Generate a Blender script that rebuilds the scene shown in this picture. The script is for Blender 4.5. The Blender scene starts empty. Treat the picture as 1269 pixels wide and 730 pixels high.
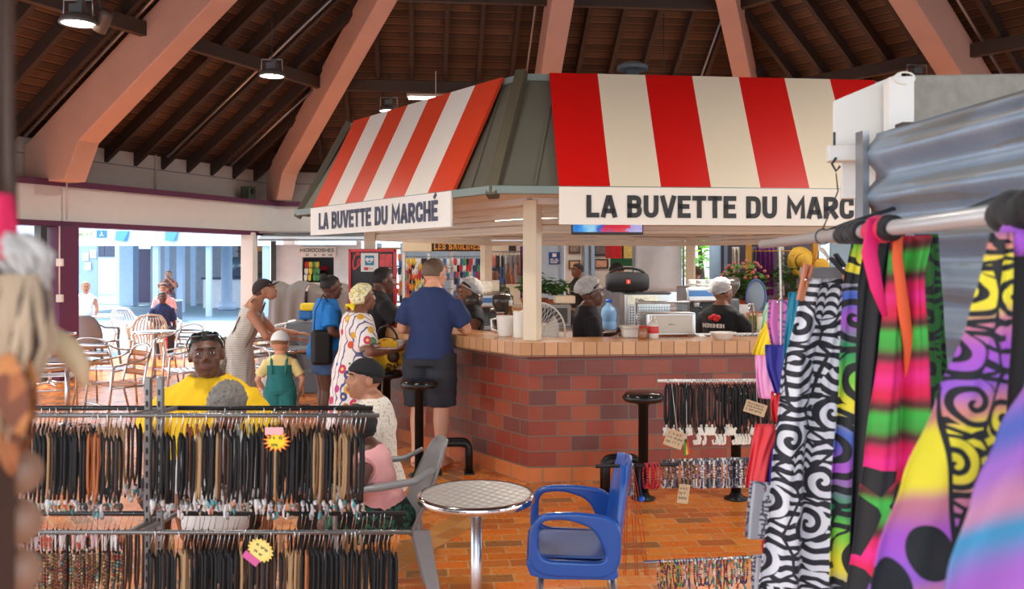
import bpy, math, random
import numpy as np
from mathutils import Vector, Matrix, noise

# ------------------------------------------------------------------ camera, world, sun, exposure
SC = bpy.context.scene
COL = SC.collection
FPX, CX, HY, CAMZ = 1100.0, 634.5, 327.0, 1.7     # focal length in pixels, picture middle, horizon row, eye height

cam_d = bpy.data.cameras.new('camera')
cam_d.sensor_width = 36.0
cam_d.lens = FPX / 1269.0 * 36.0
cam_d.shift_y = -(365.0 - HY) / 1269.0
cam_d.clip_start = 0.05
cam_d.clip_end = 300
cam_d.dof.use_dof = True
cam_d.dof.focus_distance = 7.0
cam_d.dof.aperture_fstop = 5.4
cam = bpy.data.objects.new('camera', cam_d)
COL.objects.link(cam)
cam.location = (0, 0, CAMZ)
cam.rotation_euler = (math.radians(90), 0, 0)
SC.camera = cam

world = bpy.data.worlds.new('world')
SC.world = world
world.use_nodes = True
_wn = world.node_tree
_bg = _wn.nodes['Background']
_sky = _wn.nodes.new('ShaderNodeTexSky')
_sky.sky_type = 'NISHITA'
_sky.sun_disc = False
_sky.sun_elevation = math.radians(52)
_sky.sun_rotation = math.radians(-70)
_sky.air_density = 1.2
_sky.dust_density = 2.5
_mix = _wn.nodes.new('ShaderNodeMix')
_mix.data_type = 'RGBA'
_mix.inputs[0].default_value = 0.5
_wn.links.new(_sky.outputs[0], _mix.inputs[6])
_mix.inputs[7].default_value = (7.5, 7.6, 7.8, 1)
_wn.links.new(_mix.outputs[2], _bg.inputs[0])
_bg.inputs[1].default_value = 0.62

sun_d = bpy.data.lights.new('sun', 'SUN')
sun_d.energy = 9.0
sun_d.color = (1.0, 0.95, 0.87)
sun_d.angle = math.radians(0.6)
sun = bpy.data.objects.new('sun', sun_d)
COL.objects.link(sun)
sun.rotation_euler = (math.radians(35), 0, math.radians(-125))   # high sun from beyond the left

SC.view_settings.view_transform = 'Standard'
SC.view_settings.look = 'None'
SC.view_settings.exposure = -0.1
SC.view_settings.gamma = 1.0
SC.view_settings.use_curve_mapping = False
LAMP_W = 360.0      # each high bay lamp

# ------------------------------------------------------------------ helpers
R = math.radians
RNG = random.Random(7)
PI = math.pi

def at(px, py, Y):
    """world point that stands Y metres into the place, seen at photo pixel px, py"""
    return Vector(((px - CX) / FPX * Y, Y, CAMZ - (py - HY) / FPX * Y))
def gx(px, Y): return (px - CX) / FPX * Y
def gz(py, Y): return CAMZ - (py - HY) / FPX * Y

def lin(c):
    out = []
    for x in c[:3]:
        x = x / 255.0
        out.append(x / 12.92 if x <= 0.04045 else ((x + 0.055) / 1.055) ** 2.4)
    return (out[0], out[1], out[2], 1.0)

class NT:
    def __init__(s, name):
        s.m = bpy.data.materials.new(name); s.m.use_nodes = True
        s.t = s.m.node_tree
        s.b = s.t.nodes['Principled BSDF']; s.o = s.t.nodes['Material Output']
    def n(s, typ, ins=None, **props):
        nd = s.t.nodes.new('ShaderNode' + typ)
        for k, v in props.items(): setattr(nd, k, v)
        for k, v in (ins or {}).items(): s.put(nd, k, v)
        return nd
    def put(s, nd, k, v):
        sock = nd.inputs[k]
        if isinstance(v, bpy.types.NodeSocket): s.t.links.new(v, sock)
        elif isinstance(v, bpy.types.Node): s.t.links.new(v.outputs[0], sock)
        else:
            if sock.type == 'RGBA' and len(v) == 3: v = (*v, 1)
            sock.default_value = v
    def set(s, **kw):
        names = dict(color='Base Color', rough='Roughness', metal='Metallic', normal='Normal', trans='Transmission Weight', alpha='Alpha',
                     emis='Emission Color', emis_s='Emission Strength', coat='Coat Weight', ior='IOR', spec='Specular IOR Level', sheen='Sheen Weight', sss='Subsurface Weight')
        for k, v in kw.items(): s.put(s.b, names[k], v)
    def math(s, op, a, b=0.0, c=0.0):
        nd = s.n('Math', operation=op)
        s.put(nd, 0, a); s.put(nd, 1, b); s.put(nd, 2, c)
        return nd.outputs[0]
    def mix(s, f, a, b, blend='MIX'):
        nd = s.n('Mix', data_type='RGBA', blend_type=blend)
        s.put(nd, 0, f); s.put(nd, 6, a); s.put(nd, 7, b)
        return nd.outputs[2]
    def ramp(s, f, stops, interp='LINEAR'):
        nd = s.n('ValToRGB'); cr = nd.color_ramp; cr.interpolation = interp
        while len(cr.elements) < len(stops): cr.elements.new(0.5)
        for e, (p, c) in zip(cr.elements, stops): e.position = p; e.color = lin(c)
        s.put(nd, 0, f)
        return nd.outputs[0]
    def obj(s): return s.n('TexCoord').outputs['Object']
    def uv(s): return s.n('TexCoord').outputs['UV']
    def noise(s, vec, scale, detail=3.0, rough=0.5):
        nd = s.n('TexNoise', {'Scale': scale, 'Detail': detail, 'Roughness': rough}); s.put(nd, 'Vector', vec)
        return nd
    def bump(s, h, strength=0.3, dist=0.01):
        return s.n('Bump', {'Strength': strength, 'Distance': dist, 'Height': h}).outputs[0]

_MC = {}
def pm(name, rgb, rough=0.5, metal=0.0, var=0.12, vs=6.0, bump=0.0, bs=60.0, **kw):
    """a procedural material: a colour with a soft noise in it"""
    if name in _MC: return _MC[name]
    t = NT(name); c = lin(rgb); co = t.obj()
    nz = t.noise(co, vs, 4.0)
    a = tuple(min(1, x * (1 - var)) for x in c[:3]) + (1,)
    b = tuple(min(1, x * (1 + var)) for x in c[:3]) + (1,)
    col = t.mix(nz.outputs[0], a, b)
    t.set(color=col, rough=rough, metal=metal)
    if bump:
        t.set(normal=t.bump(t.noise(co, bs, 3.0).outputs[0], bump, 0.01))
    t.set(**kw)
    _MC[name] = t.m
    return t.m

def emat(name, rgb, s):
    if name in _MC: return _MC[name]
    t = NT(name); t.set(color=lin(rgb), emis=lin(rgb), emis_s=s, rough=0.6); _MC[name] = t.m
    return t.m

class MB:
    """collects geometry and links it as ONE mesh object"""
    def __init__(s): s.v = []; s.f = []; s.mi = []; s.sm = []; s.uv = []; s.cur = 0; s.has_uv = False
    def add(s, vs, fs, smooth=False, uvs=None, mi=None):
        b = len(s.v); s.v.extend([tuple(p) for p in vs])
        for i, f in enumerate(fs):
            s.f.append(tuple(b + k for k in f)); s.mi.append(s.cur if mi is None else mi); s.sm.append(smooth)
            if uvs is not None: s.uv.append(uvs[i]); s.has_uv = True
            else: s.uv.append([(0, 0)] * len(f))
        return s
    def box(s, c, size, M=None, rz=0.0):
        x, y, z = (d / 2 for d in size)
        P = [Vector((a * x, b * y, d * z)) for d in (-1, 1) for b in (-1, 1) for a in (-1, 1)]
        if rz: P = [Matrix.Rotation(rz, 3, 'Z') @ p for p in P]
        P = [p + Vector(c) for p in P]
        if M is not None: P = [M @ p for p in P]
        return s.add(P, [(0, 2, 3, 1), (4, 5, 7, 6), (0, 1, 5, 4), (2, 6, 7, 3), (0, 4, 6, 2), (1, 3, 7, 5)])
    def bar(s, a, b, w, h, up=(0, 0, 1)):
        """a square bar from a to b, w wide, h high (h along up)"""
        a = Vector(a); b = Vector(b); d = (b - a).normalized(); u = Vector(up)
        sd = d.cross(u).normalized(); u = sd.cross(d).normalized()
        P = [p + sd * (i * w / 2) + u * (j * h / 2) for p in (a, b) for j in (-1, 1) for i in (-1, 1)]
        return s.add(P, [(0, 2, 3, 1), (4, 5, 7, 6), (0, 1, 5, 4), (2, 6, 7, 3), (0, 4, 6, 2), (1, 3, 7, 5)])
    def tube(s, pts, r, n=8, closed=False, flat=1.0, ups=None):
        pts = [Vector(p) for p in pts]; m = len(pts)
        rs = r if isinstance(r, (list, tuple)) else [r] * m
        vs = []; pu = None
        for i, p in enumerate(pts):
            if closed: d = pts[(i + 1) % m] - pts[i - 1]
            else: d = pts[min(i + 1, m - 1)] - pts[max(i - 1, 0)]
            if d.length < 1e-9: d = Vector((0, 0, 1))
            d.normalize()
            if pu is None:
                pu = Vector((0, 0, 1)) if abs(d.z) < 0.9 else Vector((0, 1, 0))
                if ups: pu = Vector(ups)
            sd = d.cross(pu)
            if sd.length < 1e-6: sd = d.orthogonal()
            sd.normalize(); u = sd.cross(d).normalized(); pu = u
            for k in range(n):
                t = 2 * PI * k / n
                vs.append(p + sd * (math.cos(t) * rs[i]) + u * (math.sin(t) * rs[i] * flat))
        fs = []
        for i in range(m if closed else m - 1):
            j = (i + 1) % m
            for k in range(n):
                l = (k + 1) % n
                fs.append((i * n + k, i * n + l, j * n + l, j * n + k))
        if not closed:
            fs.append(tuple(reversed(range(n)))); fs.append(tuple((m - 1) * n + k for k in range(n)))
        return s.add(vs, fs, True)
    def lathe(s, prof, c=(0, 0, 0), n=24, M=None, smooth=True, caps=True):
        vs = []; fs = []; c = Vector(c); m = len(prof)
        for (r, z) in prof:
            for k in range(n):
                t = 2 * PI * k / n
                p = Vector((r * math.cos(t), r * math.sin(t), z))
                if M is not None: p = M @ p
                vs.append(p + c)
        for i in range(m - 1):
            for k in range(n):
                l = (k + 1) % n
                fs.append((i * n + k, i * n + l, (i + 1) * n + l, (i + 1) * n + k))
        if caps and prof[0][0] > 1e-6: fs.append(tuple(reversed(range(n))))
        if caps and prof[-1][0] > 1e-6: fs.append(tuple((m - 1) * n + k for k in range(n)))
        return s.add(vs, fs, smooth)
    def loft(s, rings, smooth=True, caps=True):
        n = len(rings[0]); vs = [p for r in rings for p in r]; fs = []
        for i in range(len(rings) - 1):
            for k in range(n):
                l = (k + 1) % n
                fs.append((i * n + k, i * n + l, (i + 1) * n + l, (i + 1) * n + k))
        if caps:
            fs.append(tuple(reversed(range(n)))); fs.append(tuple((len(rings) - 1) * n + k for k in range(n)))
        return s.add(vs, fs, smooth)
    def ell(s, c, r, M=None, n=16, m=10, fn=None):
        """an ellipsoid; fn(unit direction) scales it"""
        c = Vector(c); vs = []; fs = []
        def P(d):
            k = fn(d) if fn else 1.0
            p = Vector((d.x * r[0] * k, d.y * r[1] * k, d.z * r[2] * k))
            if M is not None: p = M @ p
            return p + c
        vs.append(P(Vector((0, 0, -1))))
        for i in range(1, m):
            a = PI * i / m
            for k in range(n):
                t = 2 * PI * k / n
                vs.append(P(Vector((math.sin(a) * math.cos(t), math.sin(a) * math.sin(t), -math.cos(a)))))
        vs.append(P(Vector((0, 0, 1))))
        for k in range(n): fs.append((0, 1 + (k + 1) % n, 1 + k))
        for i in range(m - 2):
            for k in range(n):
                l = (k + 1) % n
                fs.append((1 + i * n + k, 1 + i * n + l, 1 + (i + 1) * n + l, 1 + (i + 1) * n + k))
        t = len(vs) - 1; b = 1 + (m - 2) * n
        for k in range(n): fs.append((t, b + k, b + (k + 1) % n))
        return s.add(vs, fs, True)
    def prism(s, poly, o, u, v, w, th):
        """a flat outline poly [(a, b)] in plane o + a u + b v, th thick along w"""
        o, u, v, w = (Vector(q) for q in (o, u, v, w)); n = len(poly)
        A = [o + u * a + v * b for a, b in poly]; B = [p + w * th for p in A]
        fs = [tuple(range(n)), tuple(reversed(range(n, 2 * n)))]
        for k in range(n):
            l = (k + 1) % n
            fs.append((k, n + k, n + l, l))
        return s.add(A + B, fs)
    def quad(s, a, b, c, d, uvs=None):
        return s.add([a, b, c, d], [(0, 1, 2, 3)], uvs=[uvs] if uvs else None)
    def grid(s, nu, nv, fn, uvfn=None, smooth=True, wrap=False):
        vs = [fn(i / nu, j / nv) for j in range(nv + 1) for i in range(nu + 1)]
        fs = []; uv = []
        for j in range(nv):
            for i in range(nu):
                q = [(i, j), (i + 1, j), (i + 1, j + 1), (i, j + 1)]
                fs.append(tuple(b * (nu + 1) + a for a, b in q))
                if uvfn: uv.append([uvfn(a / nu, b / nv) for a, b in q])
        return s.add(vs, fs, smooth, uv if uvfn else None)
    def mesh(s, name, mats):
        me = bpy.data.meshes.new(name)
        me.from_pydata(s.v, [], s.f)
        for m in (mats if isinstance(mats, (list, tuple)) else [mats]): me.materials.append(m)
        me.polygons.foreach_set('material_index', s.mi)
        me.polygons.foreach_set('use_smooth', s.sm)
        if s.has_uv:
            l = me.uv_layers.new(name='UVMap')
            l.data.foreach_set('uv', [c for f in s.uv for q in f for c in q])
        me.update()
        return me
    def build(s, name, mats, parent=None, bevel=0.0, seg=2, solid=0.0, sub=0, world=True):
        """world: the geometry is in place coordinates, so take the parent's placing off"""
        me = s.mesh(name, mats)
        o = bpy.data.objects.new(name, me); COL.objects.link(o)
        if parent is not None:
            o.parent = parent
            if world:
                p = parent; M = Matrix.Identity(4)
                while p is not None: M = p.matrix_basis @ M; p = p.parent
                me.transform(M.inverted())
        if solid:
            q = o.modifiers.new('thickness', 'SOLIDIFY'); q.thickness = solid; q.offset = 0
        if sub:
            q = o.modifiers.new('subdivision', 'SUBSURF'); q.levels = sub; q.render_levels = sub
        if bevel:
            q = o.modifiers.new('bevel', 'BEVEL'); q.width = bevel; q.segments = seg; q.limit_method = 'ANGLE'; q.angle_limit = R(40)
            q.use_clamp_overlap = True
        return o

def tag(o, label=None, cat=None, group=None, kind=None):
    if label: o['label'] = label
    if cat: o['category'] = cat
    if group: o['group'] = group
    if kind: o['kind'] = kind
    return o
def thing(name, label, cat, loc=(0, 0, 0), rz=0.0, group=None):
    o = bpy.data.objects.new(name, None); COL.objects.link(o)
    o.empty_display_size = 0.1
    o.location = loc; o.rotation_euler = (0, 0, rz)
    return tag(o, label, cat, group)
def struct(name, mb, mats, **kw):
    return tag(mb.build(name, mats, **kw), kind='structure')
_KIDS = {}
def kids(o): return [c for c in COL.objects if c.parent == o] if o.name not in _KIDS else _KIDS[o.name]
def copy_tree(o, loc=None, rz=None, parent=None, label=None, group=None):
    c = o.copy(); COL.objects.link(c)
    if parent is not None: c.parent = parent
    if loc is not None: c.location = loc
    if rz is not None: c.rotation_euler = (0, 0, rz)
    if label: c['label'] = label
    if group: c['group'] = group
    for k in kids(o): copy_tree(k, parent=c)
    return c
def seal(o):
    """remember a finished thing's children, so that copying it is quick"""
    ch = [c for c in COL.objects if c.parent == o]
    _KIDS[o.name] = ch
    for c in ch: seal(c)
    return o

# ---- lettering built from strokes
def _g(*lines): return [list(l) for l in lines]
GL = {
 'A': (0.56, _g([(0, 0), (.42, 1), (.58, 1), (1, 0)], [(.2, .24), (.8, .24)])),
 'B': (0.52, _g([(0, 0), (0, 1), (.95, 1, .2), (.95, .53, .2), (0, .53)], [(0, .53), (1, .53, .22), (1, 0, .22), (0, 0)])),
 'C': (0.52, _g([(1, .78), (1, 1, .24), (0, 1, .28), (0, 0, .28), (1, 0, .24), (1, .22)])),
 'D': (0.53, _g([(0, 0), (0, 1), (1, 1, .28), (1, 0, .28), (0, 0)])),
 'E': (0.46, _g([(1, 1), (0, 1), (0, 0), (1, 0)], [(0, .52), (.85, .52)])),
 'F': (0.45, _g([(1, 1), (0, 1), (0, 0)], [(0, .5), (.85, .5)])),
 'G': (0.53, _g([(1, .7), (1, 1, .28), (0, 1, .28), (0, 0, .28), (1, 0, .28), (1, .48), (.55, .48)])),
 'H': (0.53, _g([(0, 0), (0, 1)], [(1, 0), (1, 1)], [(0, .5), (1, .5)])),
 'I': (0.2, _g([(.5, 0), (.5, 1)])),
 'J': (0.45, _g([(1, 1), (1, 0, .28), (0, 0, .28), (0, .3)])),
 'K': (0.54, _g([(0, 0), (0, 1)], [(0, .4), (1, 1)], [(.3, .6), (1, 0)])),
 'L': (0.45, _g([(0, 1), (0, 0), (1, 0)])),
 'M': (0.68, _g([(0, 0), (0, 1), (.5, .3), (1, 1), (1, 0)])),
 'N': (0.55, _g([(0, 0), (0, 1), (1, 0), (1, 1)])),
 'O': (0.53, _g([(.5, 1), (0, 1, .28), (0, 0, .28), (1, 0, .28), (1, 1, .28), (.5, 1)])),
 'P': (0.5, _g([(0, 0), (0, 1), (1, 1, .22), (1, .45, .22), (0, .45)])),
 'R': (0.53, _g([(0, 0), (0, 1), (1, 1, .22), (1, .46, .22), (0, .46)], [(.45, .46), (1, 0)])),
 'S': (0.5, _g([(1, .8), (1, 1, .25), (0, 1, .25), (0, .54, .2), (1, .46, .2), (1, 0, .25), (0, 0, .25), (0, .2)])),
 'T': (0.5, _g([(0, 1), (1, 1)], [(.5, 1), (.5, 0)])),
 'U': (0.53, _g([(0, 1), (0, 0, .28), (1, 0, .28), (1, 1)])),
 'V': (0.56, _g([(0, 1), (.42, 0), (.58, 0), (1, 1)])),
 'X': (0.55, _g([(0, 0), (1, 1)], [(0, 1), (1, 0)])),
 'Y': (0.55, _g([(0, 1), (.5, .45), (1, 1)], [(.5, .45), (.5, 0)])),
 '0': (0.5, _g([(.5, 1), (0, 1, .28), (0, 0, .28), (1, 0, .28), (1, 1, .28), (.5, 1)])),
 '1': (0.3, _g([(0, .8), (.6, 1), (.6, 0)])),
 '5': (0.5, _g([(1, 1), (0, 1), (0, .55), (1, .55, .25), (1, 0, .25), (0, 0, .25), (0, .2)])),
 'e': (0.46, _g([(0, .32), (1, .32), (1, .65, .2), (0, .65, .2), (0, 0, .2), (1, 0, .2)])),
 'f': (0.32, _g([(1, 1), (.4, 1, .2), (.4, 0)], [(0, .65), (.9, .65)])),
 'a': (0.46, _g([(1, .65), (0, .65, .2), (0, 0, .2), (1, 0)], [(1, .65), (1, 0)])),
}
def _round(line):
    out = []
    P = [Vector((p[0], p[1])) for p in line]; rr = [p[2] if len(p) > 2 else 0 for p in line]
    for i, p in enumerate(P):
        if rr[i] and 0 < i < len(P) - 1:
            a = P[i - 1] - p; b = P[i + 1] - p
            ra = min(rr[i], a.length * .5); rb = min(rr[i], b.length * .5)
            A = p + a.normalized() * ra; B = p + b.normalized() * rb
            for k in range(6):
                t = k / 5
                out.append(A * (1 - t) ** 2 + p * 2 * t * (1 - t) + B * t * t)
        else: out.append(p)
    return [p for i, p in enumerate(out) if i == 0 or (p - out[i - 1]).length > 1e-5]
def ribbon(mb, pts, wd, o, u, v, w, th):
    n = len(pts); L = []; Rr = []
    for i in range(n):
        d0 = (pts[i] - pts[i - 1]).normalized() if i > 0 else None
        d1 = (pts[i + 1] - pts[i]).normalized() if i < n - 1 else None
        if d0 is None: d0 = d1
        if d1 is None: d1 = d0
        n0 = Vector((-d0.y, d0.x)); n1 = Vector((-d1.y, d1.x)); m = n0 + n1
        if m.length < 1e-6: m = n0
        m.normalize(); k = min(1 / max(m.dot(n0), 0.3), 1.8)
        L.append(pts[i] + m * wd / 2 * k); Rr.append(pts[i] - m * wd / 2 * k)
    o, u, v, w = (Vector(q) for q in (o, u, v, w))
    Q = L + Rr
    vs = [o + u * p.x + v * p.y + w * th for p in Q] + [o + u * p.x + v * p.y for p in Q]
    fs = []
    for i in range(n - 1):
        fs.append((i, n + i, n + i + 1, i + 1)); fs.append((2 * n + i, i, i + 1, 2 * n + i + 1)); fs.append((n + i, 3 * n + i, 3 * n + i + 1, n + i + 1))
    fs.append((0, 2 * n, 3 * n, n)); fs.append((n - 1, 2 * n - 1, 4 * n - 1, 3 * n - 1))
    mb.add(vs, fs)
def textw(txt, weight=.17, gap=.1, cond=1.0):
    x = 0
    for ch in txt:
        if ch == ' ': x += .3 * cond; continue
        w, _ = GL['E' if ch == 'É' else ch]; x += w * cond + gap
    return x - gap
def text(mb, txt, o, u, v, w, size, length=None, weight=.17, gap=.1, th=.003, only=None):
    """write txt from corner o along u with capitals size high; length sets how far it runs"""
    cond = 1.0
    if length:
        t0 = textw(txt, weight, gap, 0); t1 = textw(txt, weight, gap, 1.0)
        cond = (length / size - t0) / (t1 - t0)
    x = 0; wi = 0; o, u, v, w = (Vector(q) for q in (o, u, v, w))
    for ch in txt:
        if ch == ' ': x += .3 * cond; wi += 1; continue
        if only is not None and wi != only: x += GL['E' if ch == 'É' else ch][0] * cond + gap; continue
        base = 'E' if ch == 'É' else ch
        gw, ls = GL[base]; gw *= cond; h = weight / 2
        for l in ls:
            q = [(h + p[0] * max(gw - weight, .01), h + p[1] * (1 - weight), *(p[2:])) for p in l]
            pts = [p * size for p in _round(q)]
            for i, j in ((0, 1), (-1, -2)):        # square ends, so that stems reach the line and bars the full width
                e = pts[i] + (pts[i] - pts[j]).normalized() * (h * size); pts[i] = Vector((e.x, min(max(e.y, 0), size)))
            ribbon(mb, [Vector((p.x + x * size, p.y)) for p in pts], weight * size, o, u, v, w, th)
        if ch == 'É':
            ribbon(mb, [Vector(((x + gw * .4) * size, 1.1 * size)), Vector(((x + gw * .75) * size, 1.3 * size))], weight * size * .85, o, u, v, w, th)
        x += gw + gap
    return mb
def scribble(mb, o, u, v, w, length, size, wd, seed=0, th=.001):
    """a few handwritten strokes, unreadable as in the photo"""
    r = random.Random(seed); x = 0
    while x < length:
        pts = [Vector((x + k * size * .22 + r.uniform(-.1, .1) * size, size * (.5 + .5 * (-1) ** k * r.uniform(.3, 1)))) for k in range(r.choice((3, 4, 5)))]
        ribbon(mb, pts, wd, o, u, v, w, th); x += size * r.uniform(.9, 1.5)
    return mb

# ---- remeshed solids (bodies and garments are each one continuous skin)
def fuse(mb, voxel, smooth=4, fac=0.5):
    me = mb.mesh('fuse', [])
    o = bpy.data.objects.new('fuse', me); COL.objects.link(o)
    q = o.modifiers.new('r', 'REMESH'); q.mode = 'VOXEL'; q.voxel_size = voxel; q.use_smooth_shade = True
    if smooth:
        q = o.modifiers.new('s', 'SMOOTH'); q.factor = fac; q.iterations = smooth
    dg = bpy.context.evaluated_depsgraph_get()
    out = bpy.data.meshes.new_from_object(o.evaluated_get(dg))
    bpy.data.objects.remove(o); bpy.data.meshes.remove(me)
    return out
def link(me, name, mat, parent):
    me.name = name; me.materials.clear(); me.materials.append(mat)
    for p in me.polygons: p.use_smooth = True; p.material_index = 0
    o = bpy.data.objects.new(name, me); COL.objects.link(o); o.parent = parent
    return o
# ------------------------------------------------------------------ the hall: a six-sided market pavilion
KC = Vector((1.29, 9.5, 0))                     # its middle, where the snack bar stands
Z = Vector((0, 0, 1))
def vd(k): return Vector((math.cos(R(246 - 60 * k)), math.sin(R(246 - 60 * k)), 0))     # corners: 0 near, 1 left, 2 far left, 3 far right, 4 right, 5 near right
def md(k): return Vector((math.cos(R(216 - 60 * k)), math.sin(R(216 - 60 * k)), 0))     # outward from side k (corner k to k+1)
def td(k): return (vd(k + 1) - vd(k)).normalized()
AP = 0.8660254
HALL_R, HALL_A = 10.2, 10.2 * AP
SLOPE = 0.68
def zroof(a): return 3.64 + SLOPE * (8.85 - a)          # underside of the rafters
def hp(k, a, w, z=0): return KC + md(k) * a + td(k) * w + Z * z

def tiles(name, cols, w, h, mortar, mcol, rough=.4, stack=False, bump=.35, dirt=.12, spec=.5, coat=0.0):
    """tiles laid in running bond over the UV map (metres); every tile gets a tone of its own"""
    t = NT(name); uv = t.uv()
    sp = t.n('SeparateXYZ'); t.put(sp, 0, uv)
    row = t.math('FLOOR', t.math('DIVIDE', sp.outputs[1], h))
    off = 0.0 if stack else t.math('MULTIPLY', t.math('MODULO', t.math('ABSOLUTE', row), 2.0), 0.5)
    cu = t.math('ADD', t.math('DIVIDE', sp.outputs[0], w), off)
    col = t.math('FLOOR', cu)
    cv = t.n('CombineXYZ'); t.put(cv, 0, col); t.put(cv, 1, row)
    wn = t.n('TexWhiteNoise', noise_dimensions='2D'); t.put(wn, 0, cv)
    base = t.ramp(wn.outputs[0], [(i / len(cols), c) for i, c in enumerate(cols)], 'CONSTANT')
    nz = t.noise(uv, 9.0, 5.0, .6)
    base = t.mix(t.math('MULTIPLY', nz.outputs[0], dirt * 2), base, lin((70, 40, 30)))
    fu = t.math('FRACT', cu); fv = t.math('FRACT', t.math('DIVIDE', sp.outputs[1], h))
    du = t.math('MULTIPLY', t.math('MINIMUM', fu, t.math('SUBTRACT', 1.0, fu)), w)
    dv = t.math('MULTIPLY', t.math('MINIMUM', fv, t.math('SUBTRACT', 1.0, fv)), h)
    d = t.math('MINIMUM', du, dv)
    mr = t.n('MapRange', {1: mortar * .45, 2: mortar * .75}); t.put(mr, 0, d)
    f = mr.outputs[0]
    t.set(color=t.mix(f, lin(mcol), base), rough=t.math('ADD', t.math('MULTIPLY', nz.outputs[0], .22), rough - .1), spec=spec, coat=coat,
          normal=t.bump(t.math('ADD', f, t.math('MULTIPLY', nz.outputs[0], .25)), bump, .004))
    return t.m

M_FLOOR = tiles('terracotta_floor_tile', [(232, 132, 46), (222, 118, 40), (238, 142, 54), (196, 106, 46), (228, 134, 56), (164, 108, 60), (234, 122, 38), (208, 118, 48)], .235, .118, .008, (206, 160, 104), rough=.28, dirt=.1, bump=.12)
M_FLOOR_EDGE = tiles('ochre_floor_tile', [(206, 140, 70), (214, 150, 84), (196, 126, 62)], .235, .118, .008, (180, 140, 96), rough=.36)
M_BRICK = tiles('red_glazed_brick', [(156, 66, 42), (146, 56, 38), (168, 78, 46), (124, 54, 42), (154, 60, 40), (108, 56, 50), (164, 76, 44), (138, 60, 42)], .229, .119, .009, (112, 92, 78), rough=.33, dirt=.14)
M_PLINTH = tiles('orange_plinth_tile', [(206, 110, 58), (198, 98, 50), (214, 120, 64)], .229, .119, .009, (140, 110, 86), rough=.36)
M_EDGE = tiles('tan_edge_tile', [(206, 152, 104), (198, 144, 98), (212, 160, 114)], .101, .5, .007, (120, 84, 60), rough=.36, stack=True)
M_TOP = tiles('tan_counter_tile', [(222, 164, 108), (216, 156, 100), (228, 172, 118)], .202, .202, .006, (190, 140, 96), rough=.22, stack=True, bump=.15)
M_WHITE = pm('white_paint', (232, 228, 222), .55, var=.05, bump=.06)
M_OFFW = pm('off_white_paint', (214, 206, 196), .6, var=.06, bump=.06)
M_CREAM = pm('cream_paint', (222, 206, 180), .55, var=.05)
M_PURPLE = pm('plum_paint', (98, 40, 76), .5, var=.08)
M_PINK = pm('salmon_concrete', (212, 168, 148), .75, var=.1, vs=2.5, bump=.25, bs=45)
M_WOODB = pm('dark_beam_wood', (74, 58, 48), .6, var=.25, vs=5, bump=.2)
M_RAFT = pm('dark_rafter_wood', (58, 44, 37), .65, var=.25, vs=5, bump=.2)
M_PIPE = pm('galvanised_conduit', (168, 168, 170), .35, .8)
M_STEEL = pm('stainless_steel', (190, 190, 190), .28, 1.0, var=.06)
M_ALU = pm('brushed_aluminium', (206, 206, 210), .3, 1.0, var=.05)
M_CHROME = pm('chrome', (220, 220, 222), .12, 1.0, var=.03)
M_BLACK = pm('black_plastic', (22, 22, 24), .35, var=.1)
M_BLACKM = pm('black_painted_metal', (20, 20, 22), .4, .3)
M_DARKG = pm('dark_grey', (58, 60, 62), .5)
M_GREY = pm('mid_grey', (132, 134, 136), .5)
M_BLUEW = pm('pale_blue_paint', (150, 182, 214), .5, var=.06)
M_BLUEF = pm('courtyard_paving', (128, 160, 178), .5, var=.12, vs=.8, bump=.1, bs=20)

# boards of the roof, seen from below: lines every board, tones along them
def board_mat():
    t = NT('roof_boards'); uv = t.uv()
    sp = t.n('SeparateXYZ'); t.put(sp, 0, uv)
    v = t.math('DIVIDE', sp.outputs[1], .16)
    row = t.math('FLOOR', v); fv = t.math('FRACT', v)
    seg = t.math('FLOOR', t.math('ADD', t.math('DIVIDE', sp.outputs[0], 1.9), t.math('MULTIPLY', t.math('MODULO', row, 3.0), .37)))
    cv = t.n('CombineXYZ'); t.put(cv, 0, seg); t.put(cv, 1, row)
    wn = t.n('TexWhiteNoise', noise_dimensions='2D'); t.put(wn, 0, cv)
    c = t.ramp(wn.outputs[0], [(0, (74, 52, 42)), (.25, (90, 63, 48)), (.5, (62, 45, 37)), (.75, (102, 74, 56)), (.9, (86, 64, 53))], 'CONSTANT')
    st = t.n('Mapping'); t.put(st, 0, uv); st.inputs[3].default_value = (1.2, 14, 1)
    nz = t.noise(st, 4.0, 4.0)
    c = t.mix(t.math('MULTIPLY', nz.outputs[0], .6), c, lin((54, 34, 26)))
    gap = t.math('GREATER_THAN', fv, .86)
    lip = t.math('LESS_THAN', fv, .12)
    c = t.mix(t.math('MULTIPLY', lip, .45), c, lin((150, 104, 74)))
    c = t.mix(gap, c, lin((16, 11, 9)))
    t.set(color=c, rough=.6, normal=t.bump(t.math('SUBTRACT', 1.0, gap), .6, .02))
    return t.m
M_BOARD = board_mat()

# --- floors
fl = MB()
for k in range(6):
    a = vd(k); b = vd(k + 1); o = KC
    A = KC + a * 12.2; B = KC + b * 12.2
    def uvq(p):
        d = p - KC; return (d.dot(td(k)), d.dot(md(k)) - 2.85 * AP)
    fl.cur = 0
    fl.add([o, A, B], [(0, 2, 1)], uvs=[[uvq(o), uvq(B), uvq(A)]])
M_FL = [M_FLOOR, M_FLOOR_EDGE]
fl_o = struct('floor', fl, M_FL)
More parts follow.
